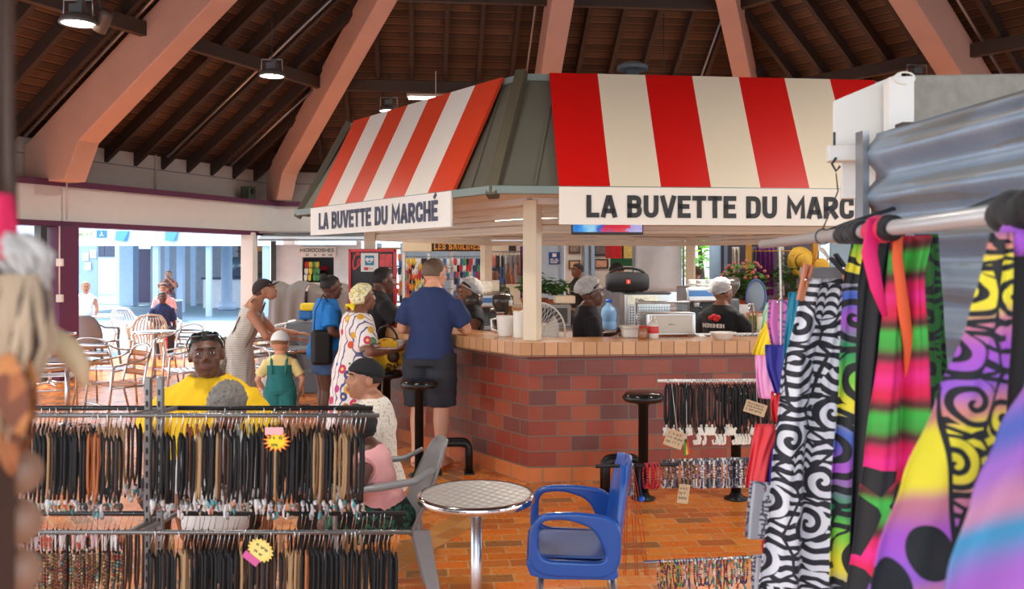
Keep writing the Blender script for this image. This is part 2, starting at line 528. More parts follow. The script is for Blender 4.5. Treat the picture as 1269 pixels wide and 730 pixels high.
# a double row of ochre tiles runs from each corner of the bar to the corner of the hall
st = MB()
for k in range(6):
    d = vd(k); s = d.cross(Z); w = .118
    p = KC + d * 2.95; q = KC + d * 10.6
    st.quad(p - s * w + Z * .0015, p + s * w + Z * .0015, q + s * w + Z * .0015, q - s * w + Z * .0015,
            [(0, 0), (0, .236), (7.65, .236), (7.65, 0)])
struct('floor_inlay', st, M_FLOOR_EDGE)
g = MB()
g.quad((-70, -8, -.012), (60, -8, -.012), (60, 95, -.012), (-70, 95, -.012))
struct('ground', g, M_BLUEF)

# --- roof
ceil = tag(thing('ceiling', None, None, (KC.x, KC.y, zroof(0))), kind='structure')
bd = MB()
for k in range(6):
    A0 = 9.95; rise = .2
    p0 = KC + Z * (zroof(0) + rise); p1 = KC + vd(k) * (A0 / AP) + Z * (zroof(A0) + rise); p2 = KC + vd(k + 1) * (A0 / AP) + Z * (zroof(A0) + rise)
    L = A0 * math.sqrt(1 + SLOPE ** 2); w = A0 / AP / 2
    bd.add([p0, p1, p2, p0 + Z * .12, p1 + Z * .12, p2 + Z * .12], [(0, 1, 2), (3, 5, 4), (1, 4, 5, 2)],
           uvs=[[(0, L), (-w, 0), (w, 0)], [(0, 0)] * 3, [(0, 0)] * 4])
bd.build('roof_boards', M_BOARD, ceil)
def sl(k, a, w, dz=0): return hp(k, a, w, zroof(a) + dz)
for k in (1, 2, 3):
    for i in range(-8, 9):
        w = i * .6 + (.0 if k != 1 else .12)
        a0 = max(abs(w) / math.tan(R(30)) + .15, .6)
        if a0 > 9: continue
        m = MB(); up = (md(k) * SLOPE + Z).normalized()
        m.bar(sl(k, a0, w, .1), sl(k, 9.75, w, .1), .075, .2, up)
        m.build('rafter', M_RAFT, ceil)
    for a in (6.84, 5.16, 3.3):
        half = a * math.tan(R(30))
        for s0, s1 in ((-half + .12, -.16), (.16, half - .12)):
            m = MB()
            m.bar(sl(k, a, s0, -.1), sl(k, a, s1, -.1), .12, .2, Z)
            m.build('purlin', M_WOODB, ceil, bevel=.006)
def beam(d, r_out, r_leg, zknee, zslope, depth, width, zbase, top0):
    """a sloping concrete beam in the upright plane along d with a leg that stands on the ring wall"""
    s = d.cross(Z)
    zt = lambda r: top0 - zslope * r
    rk = r_leg - .28
    poly = [(.4, zt(.4)), (r_out, zt(r_out)), (r_out, zbase), (r_leg, zbase), (rk, zt(rk) - depth), (.4, zt(.4) - depth)]
    m = MB(); m.prism(poly, KC - s * width / 2, d, Z, s, width)
    return m
for k in (0, 1, 2, 3, 4):
    m = beam(md(k), 9.2, 8.36, 3.5, SLOPE * 1.02, .76, .36, 2.9, zroof(0) + .16)
    m.build('concrete_beam', M_PINK, ceil, bevel=.015)
for k in (1, 2, 3, 4):
    m = beam(vd(k), 10.35, 9.8, 3.5, SLOPE * AP * 1.02, .6, .32, 2.95, zroof(0) + .1)
    m.build('concrete_beam', M_PINK, ceil, bevel=.015)
# conduits that run up the slope beside the beams
for k, w in ((1, -.36), (1, 2.35), (2, -.34), (3, .36), (2, 2.9), (1, 3.9)):
    m = MB(); a0 = max(abs(w) / math.tan(R(30)) + .3, 1.5)
    m.tube([sl(k, a0, w, -.03), sl(k, 8.95, w, -.03)], .022, 8)
    m.build('conduit', M_PIPE, ceil)

# --- ring wall over the openings (left and far sides)
def band(name, k, a, z0, z1, th, mat, w0=None, w1=None, **kw):
    h = a * math.tan(R(30)); w0 = -h if w0 is None else w0; w1 = h if w1 is None else w1
    m = MB(); P = [hp(k, a - th / 2, w0), hp(k, a - th / 2, w1), hp(k, a + th / 2, w1), hp(k, a + th / 2, w0)]
    m.add([p + Z * z for z in (z0, z1) for p in P], [(3, 2, 1, 0), (4, 5, 6, 7), (0, 1, 5, 4), (1, 2, 6, 5), (2, 3, 7, 6), (3, 0, 4, 7)])
    return struct(name, m, mat, **kw)
SIDE = {1: 'left', 2: 'back', 3: 'right'}
for k in (1, 2, 3):
    band('wall_' + SIDE[k], k, 9.3, 2.93, 3.69, .12, M_OFFW)
    band('wall_%s_joint' % SIDE[k], k, 9.235, 3.33, 3.345, .01, M_GREY)
    band('trim_%d' % (k * 3), k, 9.0, 2.845, 2.935, .62, M_PURPLE)
    band('wall_%s_fascia' % SIDE[k], k, 8.86, 2.33, 2.845, .22, M_WHITE)
    band('trim_%d' % (k * 3 + 1), k, 8.84, 2.25, 2.33, .3, M_PURPLE)
# right side lower wall stays open like the left; small conduits down the left wall
m = MB()
m.tube([hp(1, 9.22, 2.35, 3.66), hp(1, 9.22, 2.35, 2.93)], .016, 8)
m.tube([hp(1, 8.68, .12, 2.92), hp(1, 8.68, .12, 2.36)], .014, 8)
tag(m.build('wall_conduit', M_OFFW), kind='structure')
bx = thing('junction_box', 'small green electrical box on the white wall beside the salmon beam', 'electrical box', hp(1, 8.9, 4.45, 2.936))
m = MB(); m.box(hp(1, 9.0, 4.45, 3.07), (.2, .2, .26), rz=R(66)); m.build('box_body', pm('green_box', (78, 92, 74), .5), bx, bevel=.01)
m = MB(); m.lathe([(.0, 0), (.05, 0), (.05, .03), (0, .03)], M=Matrix.Rotation(R(90), 3, 'X') , c=hp(1, 8.87, 4.45, 3.1)); m.build('dial', M_DARKG, bx)

# plum columns under the left beams
def column(name, p, sx, sy, z1, mat, rz, **kw):
    m = MB(); m.box((p.x, p.y, z1 / 2), (sx, sy, z1), rz=rz)
    return struct(name, m, mat, **kw)
pc = thing('plum_column', 'plum painted square column with sockets at the left opening', 'column', hp(1, 8.75, 0)); pc['kind'] = 'structure'
p = hp(1, 8.75, .05)
m = MB(); m.box((p.x, p.y, 1.125), (.34, .42, 2.25), rz=R(66)); m.build('shaft', M_PURPLE, pc, bevel=.012)
m = MB(); q = hp(1, 8.75, -.26); m.box((q.x, q.y, 1.125), (.1, .14, 2.25), rz=R(66)); m.build('guide_rail', M_DARKG, pc)
for zz, c in ((1.72, M_WHITE), (1.2, M_OFFW)):
    q = p + Vector((.13, -.24, 0)); m = MB(); m.box((q.x, q.y, zz), (.09, .06, .11)); m.build('socket', c, pc, bevel=.006)
m = MB(); m.tube([(p.x + .13, p.y - .25, 2.25), (p.x + .13, p.y - .25, 1.2)], .012, 6); m.build('cable_conduit', M_OFFW, pc)
for i, (k, w, a) in enumerate(((1, 4.25, 8.8), (2, -4.98, 9.9), (2, 4.75, 8.8), (3, -4.75, 8.8), (3, 0, 8.8))):
    q = hp(k, a, w)
    column('column_%d' % i, q, .24, .24, 2.3, M_WHITE, R(-6), bevel=.01)

# --- high bay lamps
def bay_lamp(p, label, drop, light=True):
    t = thing('high_bay_lamp', label, 'lamp', p, group=None)
    m = MB(); m.lathe([(.0, .1), (.1, .1), (.16, .07), (.19, .02), (.19, 0), (.165, 0), (.165, .012)], c=p, n=32); m.build('reflector', M_DARKG if False else pm('lamp_grey', (120, 122, 120), .4, .4), t)
    m = MB(); m.lathe([(0, .008), (.165, .008), (.165, .014), (0, .014)], c=p, n=32); m.build('lens', emat('lamp_glow', (255, 246, 226), 14), t)
    m = MB(); m.box(p + Vector((0, 0, .15)), (.14, .14, .1)); m.box(p + Vector((.03, 0, .22)), (.07, .09, .06)); m.build('driver_box', pm('lamp_driver', (110, 112, 110), .5, .3), t, bevel=.01)
    m = MB(); m.tube([p + Vector((-.15, 0, .08)), p + Vector((-.15, 0, .25)), p + Vector((.15, 0, .25)), p + Vector((.15, 0, .08))], .012, 6); m.build('yoke', M_PIPE, t)
    m = MB(); m.tube([p + Vector((0, 0, .25)), p + Vector((0, 0, drop))], .006, 6); m.build('hanging_cable', M_DARKG, t)
    if light:
        l = bpy.data.lights.new('lamp_light', 'SPOT'); l.energy = LAMP_W; l.color = (1, .93, .82); l.spot_size = R(150); l.spot_blend = .6; l.shadow_soft_size = .16
        o = bpy.data.objects.new('lamp_light', l); COL.objects.link(o); o.parent = t; o.location = (0, 0, -.02)
    return t
def roof_z(p):
    return min(zroof(max((p - KC).dot(md(k)) for k in range(6))), 99)
for px, py, Y, lab in ((97, 30, 9.2, 'round high bay lamp nearest the left salmon beam with a spotlight beside it'),
                       (337, 95, 12.8, 'round high bay lamp hanging between the two left salmon beams'),
                       (482, 138, 16.0, 'round high bay lamp hanging behind the left striped awning')):
    p = at(px, py, Y); bay_lamp(p, lab, roof_z(p) + .1 - p.z)
for p in (Vector((3.6, 4.4, 4.5)), Vector((-1.6, 4.2, 4.5)), Vector((6.5, 8.5, 4.5)), Vector((2.6, 15.2, 4.5)), Vector((6.2, 13.6, 4.5))):  # extra lamps out of view, added to brighten the hall
    bay_lamp(p, 'added unseen high bay lamp that brightens the hall', roof_z(p) + .1 - p.z)['group'] = 'added unseen high bay lamps that brighten the hall'
# the small spotlight beside the nearest lamp
p = at(128, 26, 9.3); t = thing('spotlight', 'small barrel spotlight clamped beside the nearest high bay lamp', 'lamp', p)
m = MB(); Mx = Matrix.Rotation(R(35), 3, 'Y') @ Matrix.Rotation(R(20), 3, 'X')
m.lathe([(0, .12), (.05, .12), (.07, .08), (.07, -.12), (.055, -.12), (.055, -.1), (0, -.1)], c=p, M=Mx); m.build('barrel', pm('spot_grey', (110, 96, 84), .5, .2), t)
m = MB(); m.tube([p + Vector((-.02, 0, .1)), p + Vector((-.06, 0, .3)), p + Vector((-.06, 0, roof_z(p) - p.z + .1))], .015, 8); m.build('bracket', M_DARKG, t)
# tube light under the far purlin
p = at(540, 122, 16.0); t = thing('tube_light', 'long white tube light under the far purlin above the left awning', 'lamp', p)
m = MB(); m.box(p, (.98, .07, .05), rz=R(6)); m.build('tube', emat('tube_glow', (255, 244, 220), 7), t, bevel=.01)
m = MB(); m.box(p + Z * .05, (1.04, .1, .05), rz=R(6)); m.tube([p + Z * .07, p + Z * (roof_z(p) + .1 - p.z)], .012, 6); m.build('housing', M_OFFW, t, bevel=.005)
# ------------------------------------------------------------------ the snack bar: six-sided brick counter and its roof
CR, EV, TP = 2.85, 3.49, 2.965           # circumradius of the brick wall, of the eave and of the roof's top edge
EZ, TZ = 2.235, 3.115                    # heights of the eave and of the top edge
CA = CR * AP
def kp(k, r, z=0): return KC + vd(k) * r + Z * z
kc = thing('kiosk_counter', 'six-sided red brick bar counter with tan tiled top', 'counter', KC)
def hexring(r0, r1, z0, z1, mats_side, split=False):
    """a six-sided ring wall with UVs in metres on its outside"""
    m = MB()
    for k in range(6):
        s = r1
        a0, b0 = kp(k, r1), kp(k + 1, r1); i0, j0 = kp(k, r0), kp(k + 1, r0)
        L = (b0 - a0).length; Li = (j0 - i0).length
        m.cur = 0
        m.quad(a0 + Z * z0, b0 + Z * z0, b0 + Z * z1, a0 + Z * z1, [(0, z0), (L, z0), (L, z1), (0, z1)])
        m.quad(j0 + Z * z0, i0 + Z * z0, i0 + Z * z1, j0 + Z * z1, [(0, z0), (Li, z0), (Li, z1), (0, z1)])
        m.cur = 1
        d = (r1 - r0) * AP
        m.quad(a0 + Z * z1, b0 + Z * z1, j0 + Z * z1, i0 + Z * z1, [(0, 0), (L, 0), (L - d * .57, d), (d * .57, d)])
        m.quad(b0 + Z * z0, a0 + Z * z0, i0 + Z * z0, j0 + Z * z0, [(0, 0), (L, 0), (L, d), (0, d)])
    return m
hexring(CR - .2, CR, .12, .995, 0).build('brick_wall', [M_BRICK, M_BRICK], kc)
hexring(CR - .2, CR + .012, 0, .119, 0).build('plinth', [M_PLINTH, M_PLINTH], kc)
M_RAIL = pm('dark_red_strip', (120, 44, 36), .4)
hexring(CR - .2, CR + .03, .965, .993, 0).build('red_strip', [M_RAIL, M_RAIL], kc)  # narrow dark red strip just below the worktop
hexring(CR - .38, CR + .165, .993, 1.1, 0).build('worktop', [M_EDGE, M_TOP], kc)

kr = thing('kiosk_roof', 'olive metal mansard roof on white posts with roller shutters', 'kiosk roof', KC)
M_OLIVE = pm('olive_metal', (118, 116, 102), .45, .35, var=.1, vs=2.0)
M_OLIVED = pm('olive_batten', (92, 84, 66), .5, .2, var=.12)
M_EAVE = pm('grey_green_gutter', (128, 140, 134), .45, .3)
M_SHUT = pm('beige_shutter', (216, 200, 178), .5, var=.05)
for k in range(6):
    m = MB(); a, b, c, d = kp(k, EV, EZ), kp(k + 1, EV, EZ), kp(k + 1, TP, TZ), kp(k, TP, TZ); n = md(k) * .8 + Z * .5
    m.add([a, b, c, d] + [q - md(k) * .05 for q in (a, b, c, d)], [(0, 1, 2, 3), (7, 6, 5, 4), (0, 4, 5, 1), (1, 5, 6, 2), (2, 6, 7, 3), (3, 7, 4, 0)])
    # standing seams
    L = (b - a).length
    for i in (1, 6, 11):
        f = i / 12 * L - L / 2
        lo = KC + md(k) * (EV * AP) + td(k) * f + Z * EZ; hi = KC + md(k) * (TP * AP) + td(k) * f * (TP / EV) + Z * TZ
        m.bar(lo, hi, .014, .03, n)
    m.build('roof_slope', M_OLIVE, kr)
    m = MB(); o = vd(k)
    m.bar(kp(k, EV + .03, EZ - .06), kp(k, TP + .02, TZ + .05), .085, .07, o + Z * .5); m.build('hip_batten', M_OLIVED, kr, bevel=.006)
    m = MB(); m.bar(kp(k, EV + .03, EZ - .01), kp(k + 1, EV + .03, EZ - .01), .06, .06); m.build('gutter', M_EAVE, kr, bevel=.006)
    m = MB(); m.bar(kp(k, TP + .005, TZ + .01), kp(k + 1, TP + .005, TZ + .01), .05, .05); m.build('top_rail', M_EAVE, kr)
    # lintel, roller shutter and post
    m = MB(); m.bar(kp(k, CR - .06, 2.2), kp(k + 1, CR - .06, 2.2), .1, .07); m.build('lintel', M_WHITE, kr)
    m = MB(); q0 = kp(k, CR - .12); q1 = kp(k + 1, CR - .12)
    for i in range(4):
        z = 1.985 + i * .05
        m.bar(q0 + Z * z, q1 + Z * z, .025, .044)
    m.bar(q0 + Z * 1.955, q1 + Z * 1.955, .035, .03)
    m.build('roller_shutter', M_SHUT, kr, bevel=.008)
    m = MB(); pq = kp(k, CR - .07)
    m.box((pq.x, pq.y, 1.65), (.115, .115, 1.1), rz=R(246 - 60 * k)); m.build('post', M_CREAM, kr, bevel=.006)
m = MB()
m.loft([[kp(k, EV - .02, EZ - .02) for k in range(6)], [kp(k, EV - .02, EZ + .005) for k in range(6)]], smooth=False); m.build('soffit', M_CREAM, kr)
m = MB(); m.loft([[kp(k, TP - .02, TZ - .04) for k in range(6)], [kp(k, TP - .02, TZ) for k in range(6)]], smooth=False); m.build('top_deck', M_GREY, kr)

# striped banners with the name, hung on two faces of the roof
STR = 2.6
def banner(k, t0, red, cream, ink, label):
    """t0: metres from corner 0 to the near edge of the banner"""
    sgn = 1 if k == 0 else -1
    L = EV
    A = lambda t: kp(0, EV) + (td(0) if k == 0 else -td(5)) * t
    u = td(0) if k == 0 else -td(5); n = md(k)
    base = A(t0) + Z * (EZ + .01) + n * .055
    root = thing('awning_banner', label, 'banner', A(t0 + STR / 2) + Z * 1.98)
    up = (-n * ((EV - TP) * AP) + Z * (TZ + .03 - EZ)); 
    w = STR / 7
    for i in range(7):
        m = MB(); p = base + u * (w * i)
        q = [p, p + u * w, p + u * w + up, p + up]
        if k == 0: q = [q[1], q[0], q[3], q[2]]
        off = n * .03
        m.add(q + [x - off for x in q], [(0, 1, 2, 3), (7, 6, 5, 4), (0, 4, 5, 1), (2, 6, 7, 3), (1, 5, 6, 2), (3, 7, 4, 0)])
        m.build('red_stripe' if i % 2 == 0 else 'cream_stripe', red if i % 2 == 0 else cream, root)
    m = MB(); p = A(t0) + n * .06; q = p + u * STR
    c = (p + q) / 2 + Z * 2.113
    m.box((c.x, c.y, c.z), (STR, .016, .268), rz=math.atan2(u.y, u.x)); m.build('name_board', M_WHITE if k == 0 else pm('warm_white_board', (236, 226, 214), .5, var=.03), root)
    if k == 0: o = A(2.86) + n * .0705 + Z * 2.03; uu = -u
    else: o = A(.655) + n * .0705 + Z * 2.03; uu = u
    for i in range(4):
        m = MB(); text(m, 'LA BUVETTE DU MARCHÉ', o, uu, Z, n, .16, length=2.21 if k == 0 else 2.22, weight=.215, gap=.085, only=i); m.build('word', ink, root)
    return root
banner(0, .467, pm('daylit_red_vinyl', (222, 70, 40), .35, var=.04), pm('cream_vinyl_left', (240, 232, 220), .35, var=.03), pm('navy_lettering', (58, 58, 84), .5),  # left vinyl lightened: daylight is put into its colour
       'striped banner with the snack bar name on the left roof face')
banner(5, .46, pm('red_vinyl', (208, 18, 14), .35, var=.05), pm('cream_vinyl', (230, 214, 188), .35, var=.03), pm('black_lettering', (42, 38, 40), .5),
       'wide red and cream striped banner above the front counter')

# mushroom vent on the roof
t = thing('roof_vent', 'grey mushroom vent pipe on top of the kiosk roof', 'vent', KC + Z * TZ)
m = MB(); m.lathe([(.075, 0), (.075, .66)], c=KC + Z * TZ, n=20); m.build('pipe', M_GREY, t)
m = MB(); m.lathe([(.0, .74), (.1, .735), (.165, .70), (.168, .66), (.16, .66), (0, .67)], c=KC + Z * TZ, n=28); m.build('cap', M_GREY, t)

# light under the kiosk ceiling
for q, lab in ((KC + Vector((-1.1, -.4, 2.17)), 'white tube light under the kiosk ceiling behind the left awning'), (KC + Vector((.9, -.9, 2.17)), 'white tube light under the kiosk ceiling behind the front banner')):
    t = thing('ceiling_tube_light', lab, 'lamp', q)
    m = MB(); m.box(q, (1.2, .06, .035), rz=R(-54 if q.x < 1 else 6)); m.build('tube', emat('tube_glow2', (255, 248, 236), 5), t, bevel=.008)
    m = MB(); m.box(q + Z * .03, (1.24, .09, .03), rz=R(-54 if q.x < 1 else 6)); m.build('housing', M_WHITE, t)
    l = bpy.data.lights.new('tube_lamp', 'AREA'); l.energy = 45; l.shape = 'RECTANGLE'; l.size = 1.1; l.size_y = .08; l.color = (1, .95, .88)
    o = bpy.data.objects.new('tube_lamp', l); COL.objects.link(o); o.parent = t; o.location = (0, 0, -.03); o.rotation_euler = (0, 0, R(-54 if q.x < 1 else 6))
# ------------------------------------------------------------------ inside the snack bar
M_GLASS = NT('clear_glass'); M_GLASS.set(color=lin((235, 242, 244)), rough=.03, trans=1.0, ior=1.45); M_GLASS = M_GLASS.m
def kf(k, t, inn, z=0):
    """point on side k: t metres from its first corner along the brick line, inn metres inwards"""
    return kp(k, CR) + td(k) * t - md(k) * inn + Z * z
def kbox(m, k, t0, t1, i0, i1, z0, z1):
    P = [kf(k, t0, i0), kf(k, t1, i0), kf(k, t1, i1), kf(k, t0, i1)]
    m.add([p + Z * z for z in (z0, z1) for p in P], [(3, 2, 1, 0), (4, 5, 6, 7), (0, 1, 5, 4), (1, 2, 6, 5), (2, 3, 7, 6), (3, 0, 4, 7)]); return m
# low work benches inside the walls
for k, nm, lab in ((5, 'work_bench', 'steel topped work bench inside the front counter'), (0, 'work_bench', 'steel topped work bench inside the left counter'),
                   (2, 'work_bench', 'steel topped work bench along the far counter'), (1, 'work_bench', 'steel topped work bench along the far left counter'), (3, 'work_bench', 'steel topped work bench along the far right counter')):
    t = thing(nm, lab, 'bench', kf(k, 1.4, .4))
    b0, b1, bi = (1.75, 2.5, .5) if k == 5 else (.65, 2.2, .66)
    m = kbox(MB(), k, b0, b1, .22, bi, .86, .9); m.build('bench_top', M_STEEL, t, bevel=.004)
    m = kbox(MB(), k, b0 + .05, b1 - .05, .24, bi - .04, .08, .86); m.build('cabinet', M_OFFW, t, bevel=.004)
# middle work table
tx0, tx1, ty0, ty1 = 1.0, 2.35, 8.85, 9.45
t = thing('work_table', 'steel work table in the middle of the bar carrying the machines', 'table', Vector((1.67, 9.15, 0)))
m = MB(); m.box((1.67, 9.15, 1.02), (1.4, .62, .04)); m.build('table_top', M_STEEL, t, bevel=.004)
m = MB(); m.box((1.67, 9.15, .3), (1.32, .56, .03)); m.build('shelf', M_STEEL, t)
for x in (1.01, 2.33):
    for y in (8.88, 9.42): m = MB(); m.box((x, y, .5), (.04, .04, 1.0)); m.build('leg', M_STEEL, t)

def perf_mat():
    t = NT('perforated_steel'); mp = t.n('Mapping'); t.put(mp, 0, t.obj()); mp.inputs[3].default_value = (38, 38, 38)
    sp = t.n('SeparateXYZ'); t.put(sp, 0, mp)
    a = t.math('SUBTRACT', t.math('FRACT', sp.outputs[0]), .5); b = t.math('SUBTRACT', t.math('FRACT', sp.outputs[2]), .5)
    d = t.math('ADD', t.math('MULTIPLY', a, a), t.math('MULTIPLY', b, b)); h = t.math('LESS_THAN', d, .075)
    t.set(color=t.mix(h, lin((190, 192, 196)), lin((30, 34, 40))), metal=t.math('SUBTRACT', .8, t.math('MULTIPLY', h, .8)), rough=.35); return t.m
c = Vector((1.36, 9.0, 1.04)); t = thing('counter_oven', 'steel oven with perforated sides under the black loudspeaker', 'oven', c)
m = MB(); m.box(c + Vector((0, .1, .19)), (.46, .38, .34)); m.build('oven_body', M_STEEL, t, bevel=.01)
m = MB(); m.box(c + Vector((.02, -.095, .13)), (.42, .008, .2)); m.build('perforated_panel', perf_mat(), t)
m = MB(); m.box(c + Vector((-.05, -.095, .3)), (.3, .008, .09)); m.build('front_poster', pm('pale_poster', (212, 214, 196), .5, 0, .3, 22), t)
m = MB(); text(m, 'Cafe', c + Vector((-.12, -.1, .275)), (1, 0, 0), (0, 0, 1), (0, -1, 0), .04, weight=.14, th=.001); m.build('lettering', M_DARKG, t)
m = MB(); m.box(c + Vector((0, .1, .365)), (.48, .4, .012)); m.build('lid', M_DARKG, t)
for sx in (-.2, .2):
    m = MB(); m.lathe([(.018, 0), (.018, .02)], c=c + Vector((sx, .0, 0))); m.build('foot', M_BLACK, t)
# loudspeaker
c = at(777, 347, 8.95); c.z = 1.411; t = thing('boombox', 'black rounded portable loudspeaker with carrying handle and red badge', 'loudspeaker', c)
Mx = Matrix.Rotation(R(90), 3, 'Y'); M_SPK = pm('black_speaker_cloth', (24, 25, 28), .8, bump=.4, bs=300)
m = MB(); prof = [(0, -.215), (.07, -.215), (.085, -.2), (.098, -.14), (.104, 0), (.098, .14), (.085, .2), (.07, .215), (0, .215)]
m.lathe(prof, c=c + Z * .105, n=32, M=Mx); m.build('speaker_body', M_SPK, t)
for s in (-1, 1): m = MB(); m.lathe([(0, s * .216), (.062, s * .216), (.066, s * .206), (.074, s * .2)], c=c + Z * .105, n=28, M=Mx); m.build('end_cap', M_DARKG, t)
m = MB(); m.tube([c + Vector((.205 * math.cos(a), 0, .12 + .125 * math.sin(a) ** .7 if a not in (0, PI) else .12)) for a in [PI * i / 18 for i in range(19)]], .013, 10, flat=1.6); m.build('handle', M_BLACK, t)
m = MB(); m.box(c + Vector((-.0, -.104, .11)), (.042, .008, .042)); q = m.build('red_badge', pm('badge_red', (232, 60, 40), .4), t, bevel=.003)
m = MB(); m.box(c + Vector((-.0, -.109, .11)), (.012, .002, .022)); m.box(c + Vector((.004, -.109, .106)), (.014, .002, .006)); q2 = m.build('badge_mark', M_WHITE, None); q2.parent = q; q2.data.transform(Matrix.Translation(-t.location))
for s in (-.12, .12): m = MB(); m.box(c + Vector((s, 0, .005)), (.08, .09, .012)); m.build('foot', M_BLACK, t)
# espresso machines and grinders
def espresso(c, rz, label, w=.46):
    t = thing('espresso_machine', label, 'coffee machine', c, rz)
    m = MB(); m.box((0, .06, .35), (w, .34, .16)); m.build('boiler_housing', M_STEEL, t, world=False, bevel=.02)
    m = MB(); m.box((0, .14, .16), (w, .18, .24)); m.build('back_panel', M_DARKG, t, world=False, bevel=.01)
    m = MB(); m.box((0, 0, .035), (w, .42, .05)); m.build('drip_tray', M_STEEL, t, world=False, bevel=.006)
    m = MB(); m.box((0, -.115, .36), (w * .9, .008, .06)); m.build('control_strip', pm('blue_steel_strip', (60, 96, 140), .3, .5), t, world=False)
    for s in (-.11, .11):
        m = MB(); m.lathe([(.034, 0), (.034, .05)], c=(s, -.06, .225), n=18); q = m.build('group_head', M_CHROME, t, world=False)
        m = MB(); m.tube([(s, -.08, .225), (s, -.2, .215)], [.012, .014], 8); m.build('portafilter', M_BLACK, t, world=False)
    for s in (-1, 1): m = MB(); m.tube([(s * w * .45, -.1, .33), (s * w * .47, -.14, .24), (s * w * .47, -.13, .14)], .006, 6); m.build('steam_wand', M_CHROME, t, world=False)
    m = MB(); m.tube([(-w / 2, -.1, .45), (w / 2, -.1, .45)], .006, 6); m.tube([(-w / 2, -.1, .43), (-w / 2, -.1, .45)], .006, 6); m.tube([(w / 2, -.1, .43), (w / 2, -.1, .45)], .006, 6); m.build('cup_rail', M_CHROME, t, world=False)
    return t
espresso(Vector((1.98, 9.12, 1.04)), R(8), 'steel espresso machine with blue strip right of the perforated oven')
espresso(kf(1, 1.95, .42, .9), R(20), 'steel espresso machine on the far counter behind the corner post', .5)
def grinder(c, label, mat):
    t = thing('coffee_grinder', label, 'coffee grinder', c)
    m = MB(); m.box((0, 0, .15), (.15, .19, .3)); m.build('motor_body', mat, t, world=False, bevel=.02)
    m = MB(); m.lathe([(.04, .3), (.045, .33), (.1, .43), (.1, .5), (.07, .52), (0, .52)], n=24); m.build('bean_hopper', pm('smoked_plastic', (70, 62, 58), .2), t, world=False)
    m = MB(); m.box((0, -.1, .17), (.06, .06, .05)); m.build('spout', M_BLACK, t, world=False, bevel=.008)
    return t
grinder(Vector((2.3, 9.35, 1.04)), 'coffee grinder with smoked hopper behind the right espresso machine', M_DARKG)
grinder(kf(0, 1.55, .5, .9), 'dark blue coffee grinder behind the left counter', pm('dark_blue_enamel', (36, 50, 92), .35))
grinder(kf(0, 1.22, .62, .9), 'black coffee grinder next to the dark blue one', M_BLACK)
# things on the work table and counters
def cup(c, label, mat, r=.035, h=.09, name='paper_cup', cat='cup', group=None):
    t = thing(name, label, cat, c, group=group); m = MB(); m.lathe([(0, 0), (r * .78, 0), (r, h), (r * 1.05, h + .003), (r * .95, h), (r * .74, .004), (0, .004)], n=18); m.build('cup_wall', mat, t, world=False); m = MB(); m.lathe([(r, h), (r * 1.06, h + .004), (r, h + .008), (r * .94, h + .004)], n=18, caps=False); m.build('rim', mat, t, world=False); return seal(t)
g0 = cup(Vector((1.84, 9.1, 1.47)), 'glass cup on top of the right espresso machine', pm('pale_china', (222, 222, 216), .2), .032, .06, 'coffee_cup', 'cup', 'coffee cups on the right espresso machine')
for i in range(7): copy_tree(g0, Vector((1.82 + (i % 4) * .09, 9.1 + (.1 if i > 3 else 0), 1.47 if i else 1.47)) + Vector((.045, 0.02, 0)))
# bottle of water, milkshake bottle, tub, steel cabinet, bowl
c = Vector((.98, 8.98, 1.041)); t = thing('water_bottle', 'large pale blue water bottle beside the hairnet worker', 'bottle', c)
M_WB = NT('pale_blue_plastic'); M_WB.set(color=lin((150, 196, 236)), rough=.12, trans=.6, ior=1.3); M_WB = M_WB.m
m = MB(); m.lathe([(0, 0), (.075, 0), (.08, .01), (.08, .07), (.074, .08), (.08, .09), (.08, .17), (.07, .21), (.028, .25), (.028, .28), (0, .28)], n=24); m.build('bottle_wall', M_WB, t, world=False)
m = MB(); m.lathe([(.031, .27), (.031, .3), (0, .3)], n=18); m.build('bottle_cap', pm('blue_cap', (40, 90, 190), .4), t, world=False)
c = kf(5, CR - 1.02, .12, 1.1); t = thing('sauce_bottle', 'clear squeeze bottle with red label on the front counter', 'bottle', c)
m = MB(); m.lathe([(0, 0), (.04, 0), (.044, .01), (.044, .11), (.03, .145), (.016, .15), (.012, .185), (0, .185)], n=20); m.build('bottle_wall', pm('cloudy_plastic', (222, 210, 200), .3), t, world=False)
m = MB(); m.lathe([(.0445, .045), (.0455, .046), (.0455, .1), (.0445, .101)], n=20); m.build('label', pm('red_white_label', (208, 60, 60), .5, 0, .4, 40), t, world=False)
c2 = kf(5, CR - .93, .1, 1.1); t = thing('spice_jar', 'small glass jar of brown sauce beside the squeeze bottle', 'jar', c2)
m = MB(); m.lathe([(0, 0), (.035, 0), (.038, .01), (.038, .07), (.03, .085), (.03, .09), (0, .09)], n=20); m.build('jar_wall', pm('brown_sauce', (150, 96, 60), .2), t, world=False); m = MB(); m.lathe([(.032, .088), (.032, .105), (0, .105)], n=18); m.build('lid', M_RED if False else pm('red_lid', (180, 40, 36), .4), t, world=False)
c = kf(5, CR - 1.26 + .05, .2, 1.1); 
c = Vector((gx(783, 7.25), 7.25, 1.1)); t = thing('plastic_tub', 'white plastic tub with lid on the front counter', 'tub', c, R(6))
m = MB(); m.loft([[Vector((a * .072, b * .052, 0)) for a, b in ((-1, -1), (1, -1), (1, 1), (-1, 1))], [Vector((a * .083, b * .062, .075)) for a, b in ((-1, -1), (1, -1), (1, 1), (-1, 1))]], smooth=False); m.build('tub_body', M_WHITEP if 'M_WHITEP' in globals() else M_WHITE, t, world=False, bevel=.01)
m = MB(); m.box((0, 0, .084), (.185, .142, .02)); m.build('lid', M_OFFW, t, world=False, bevel=.006)
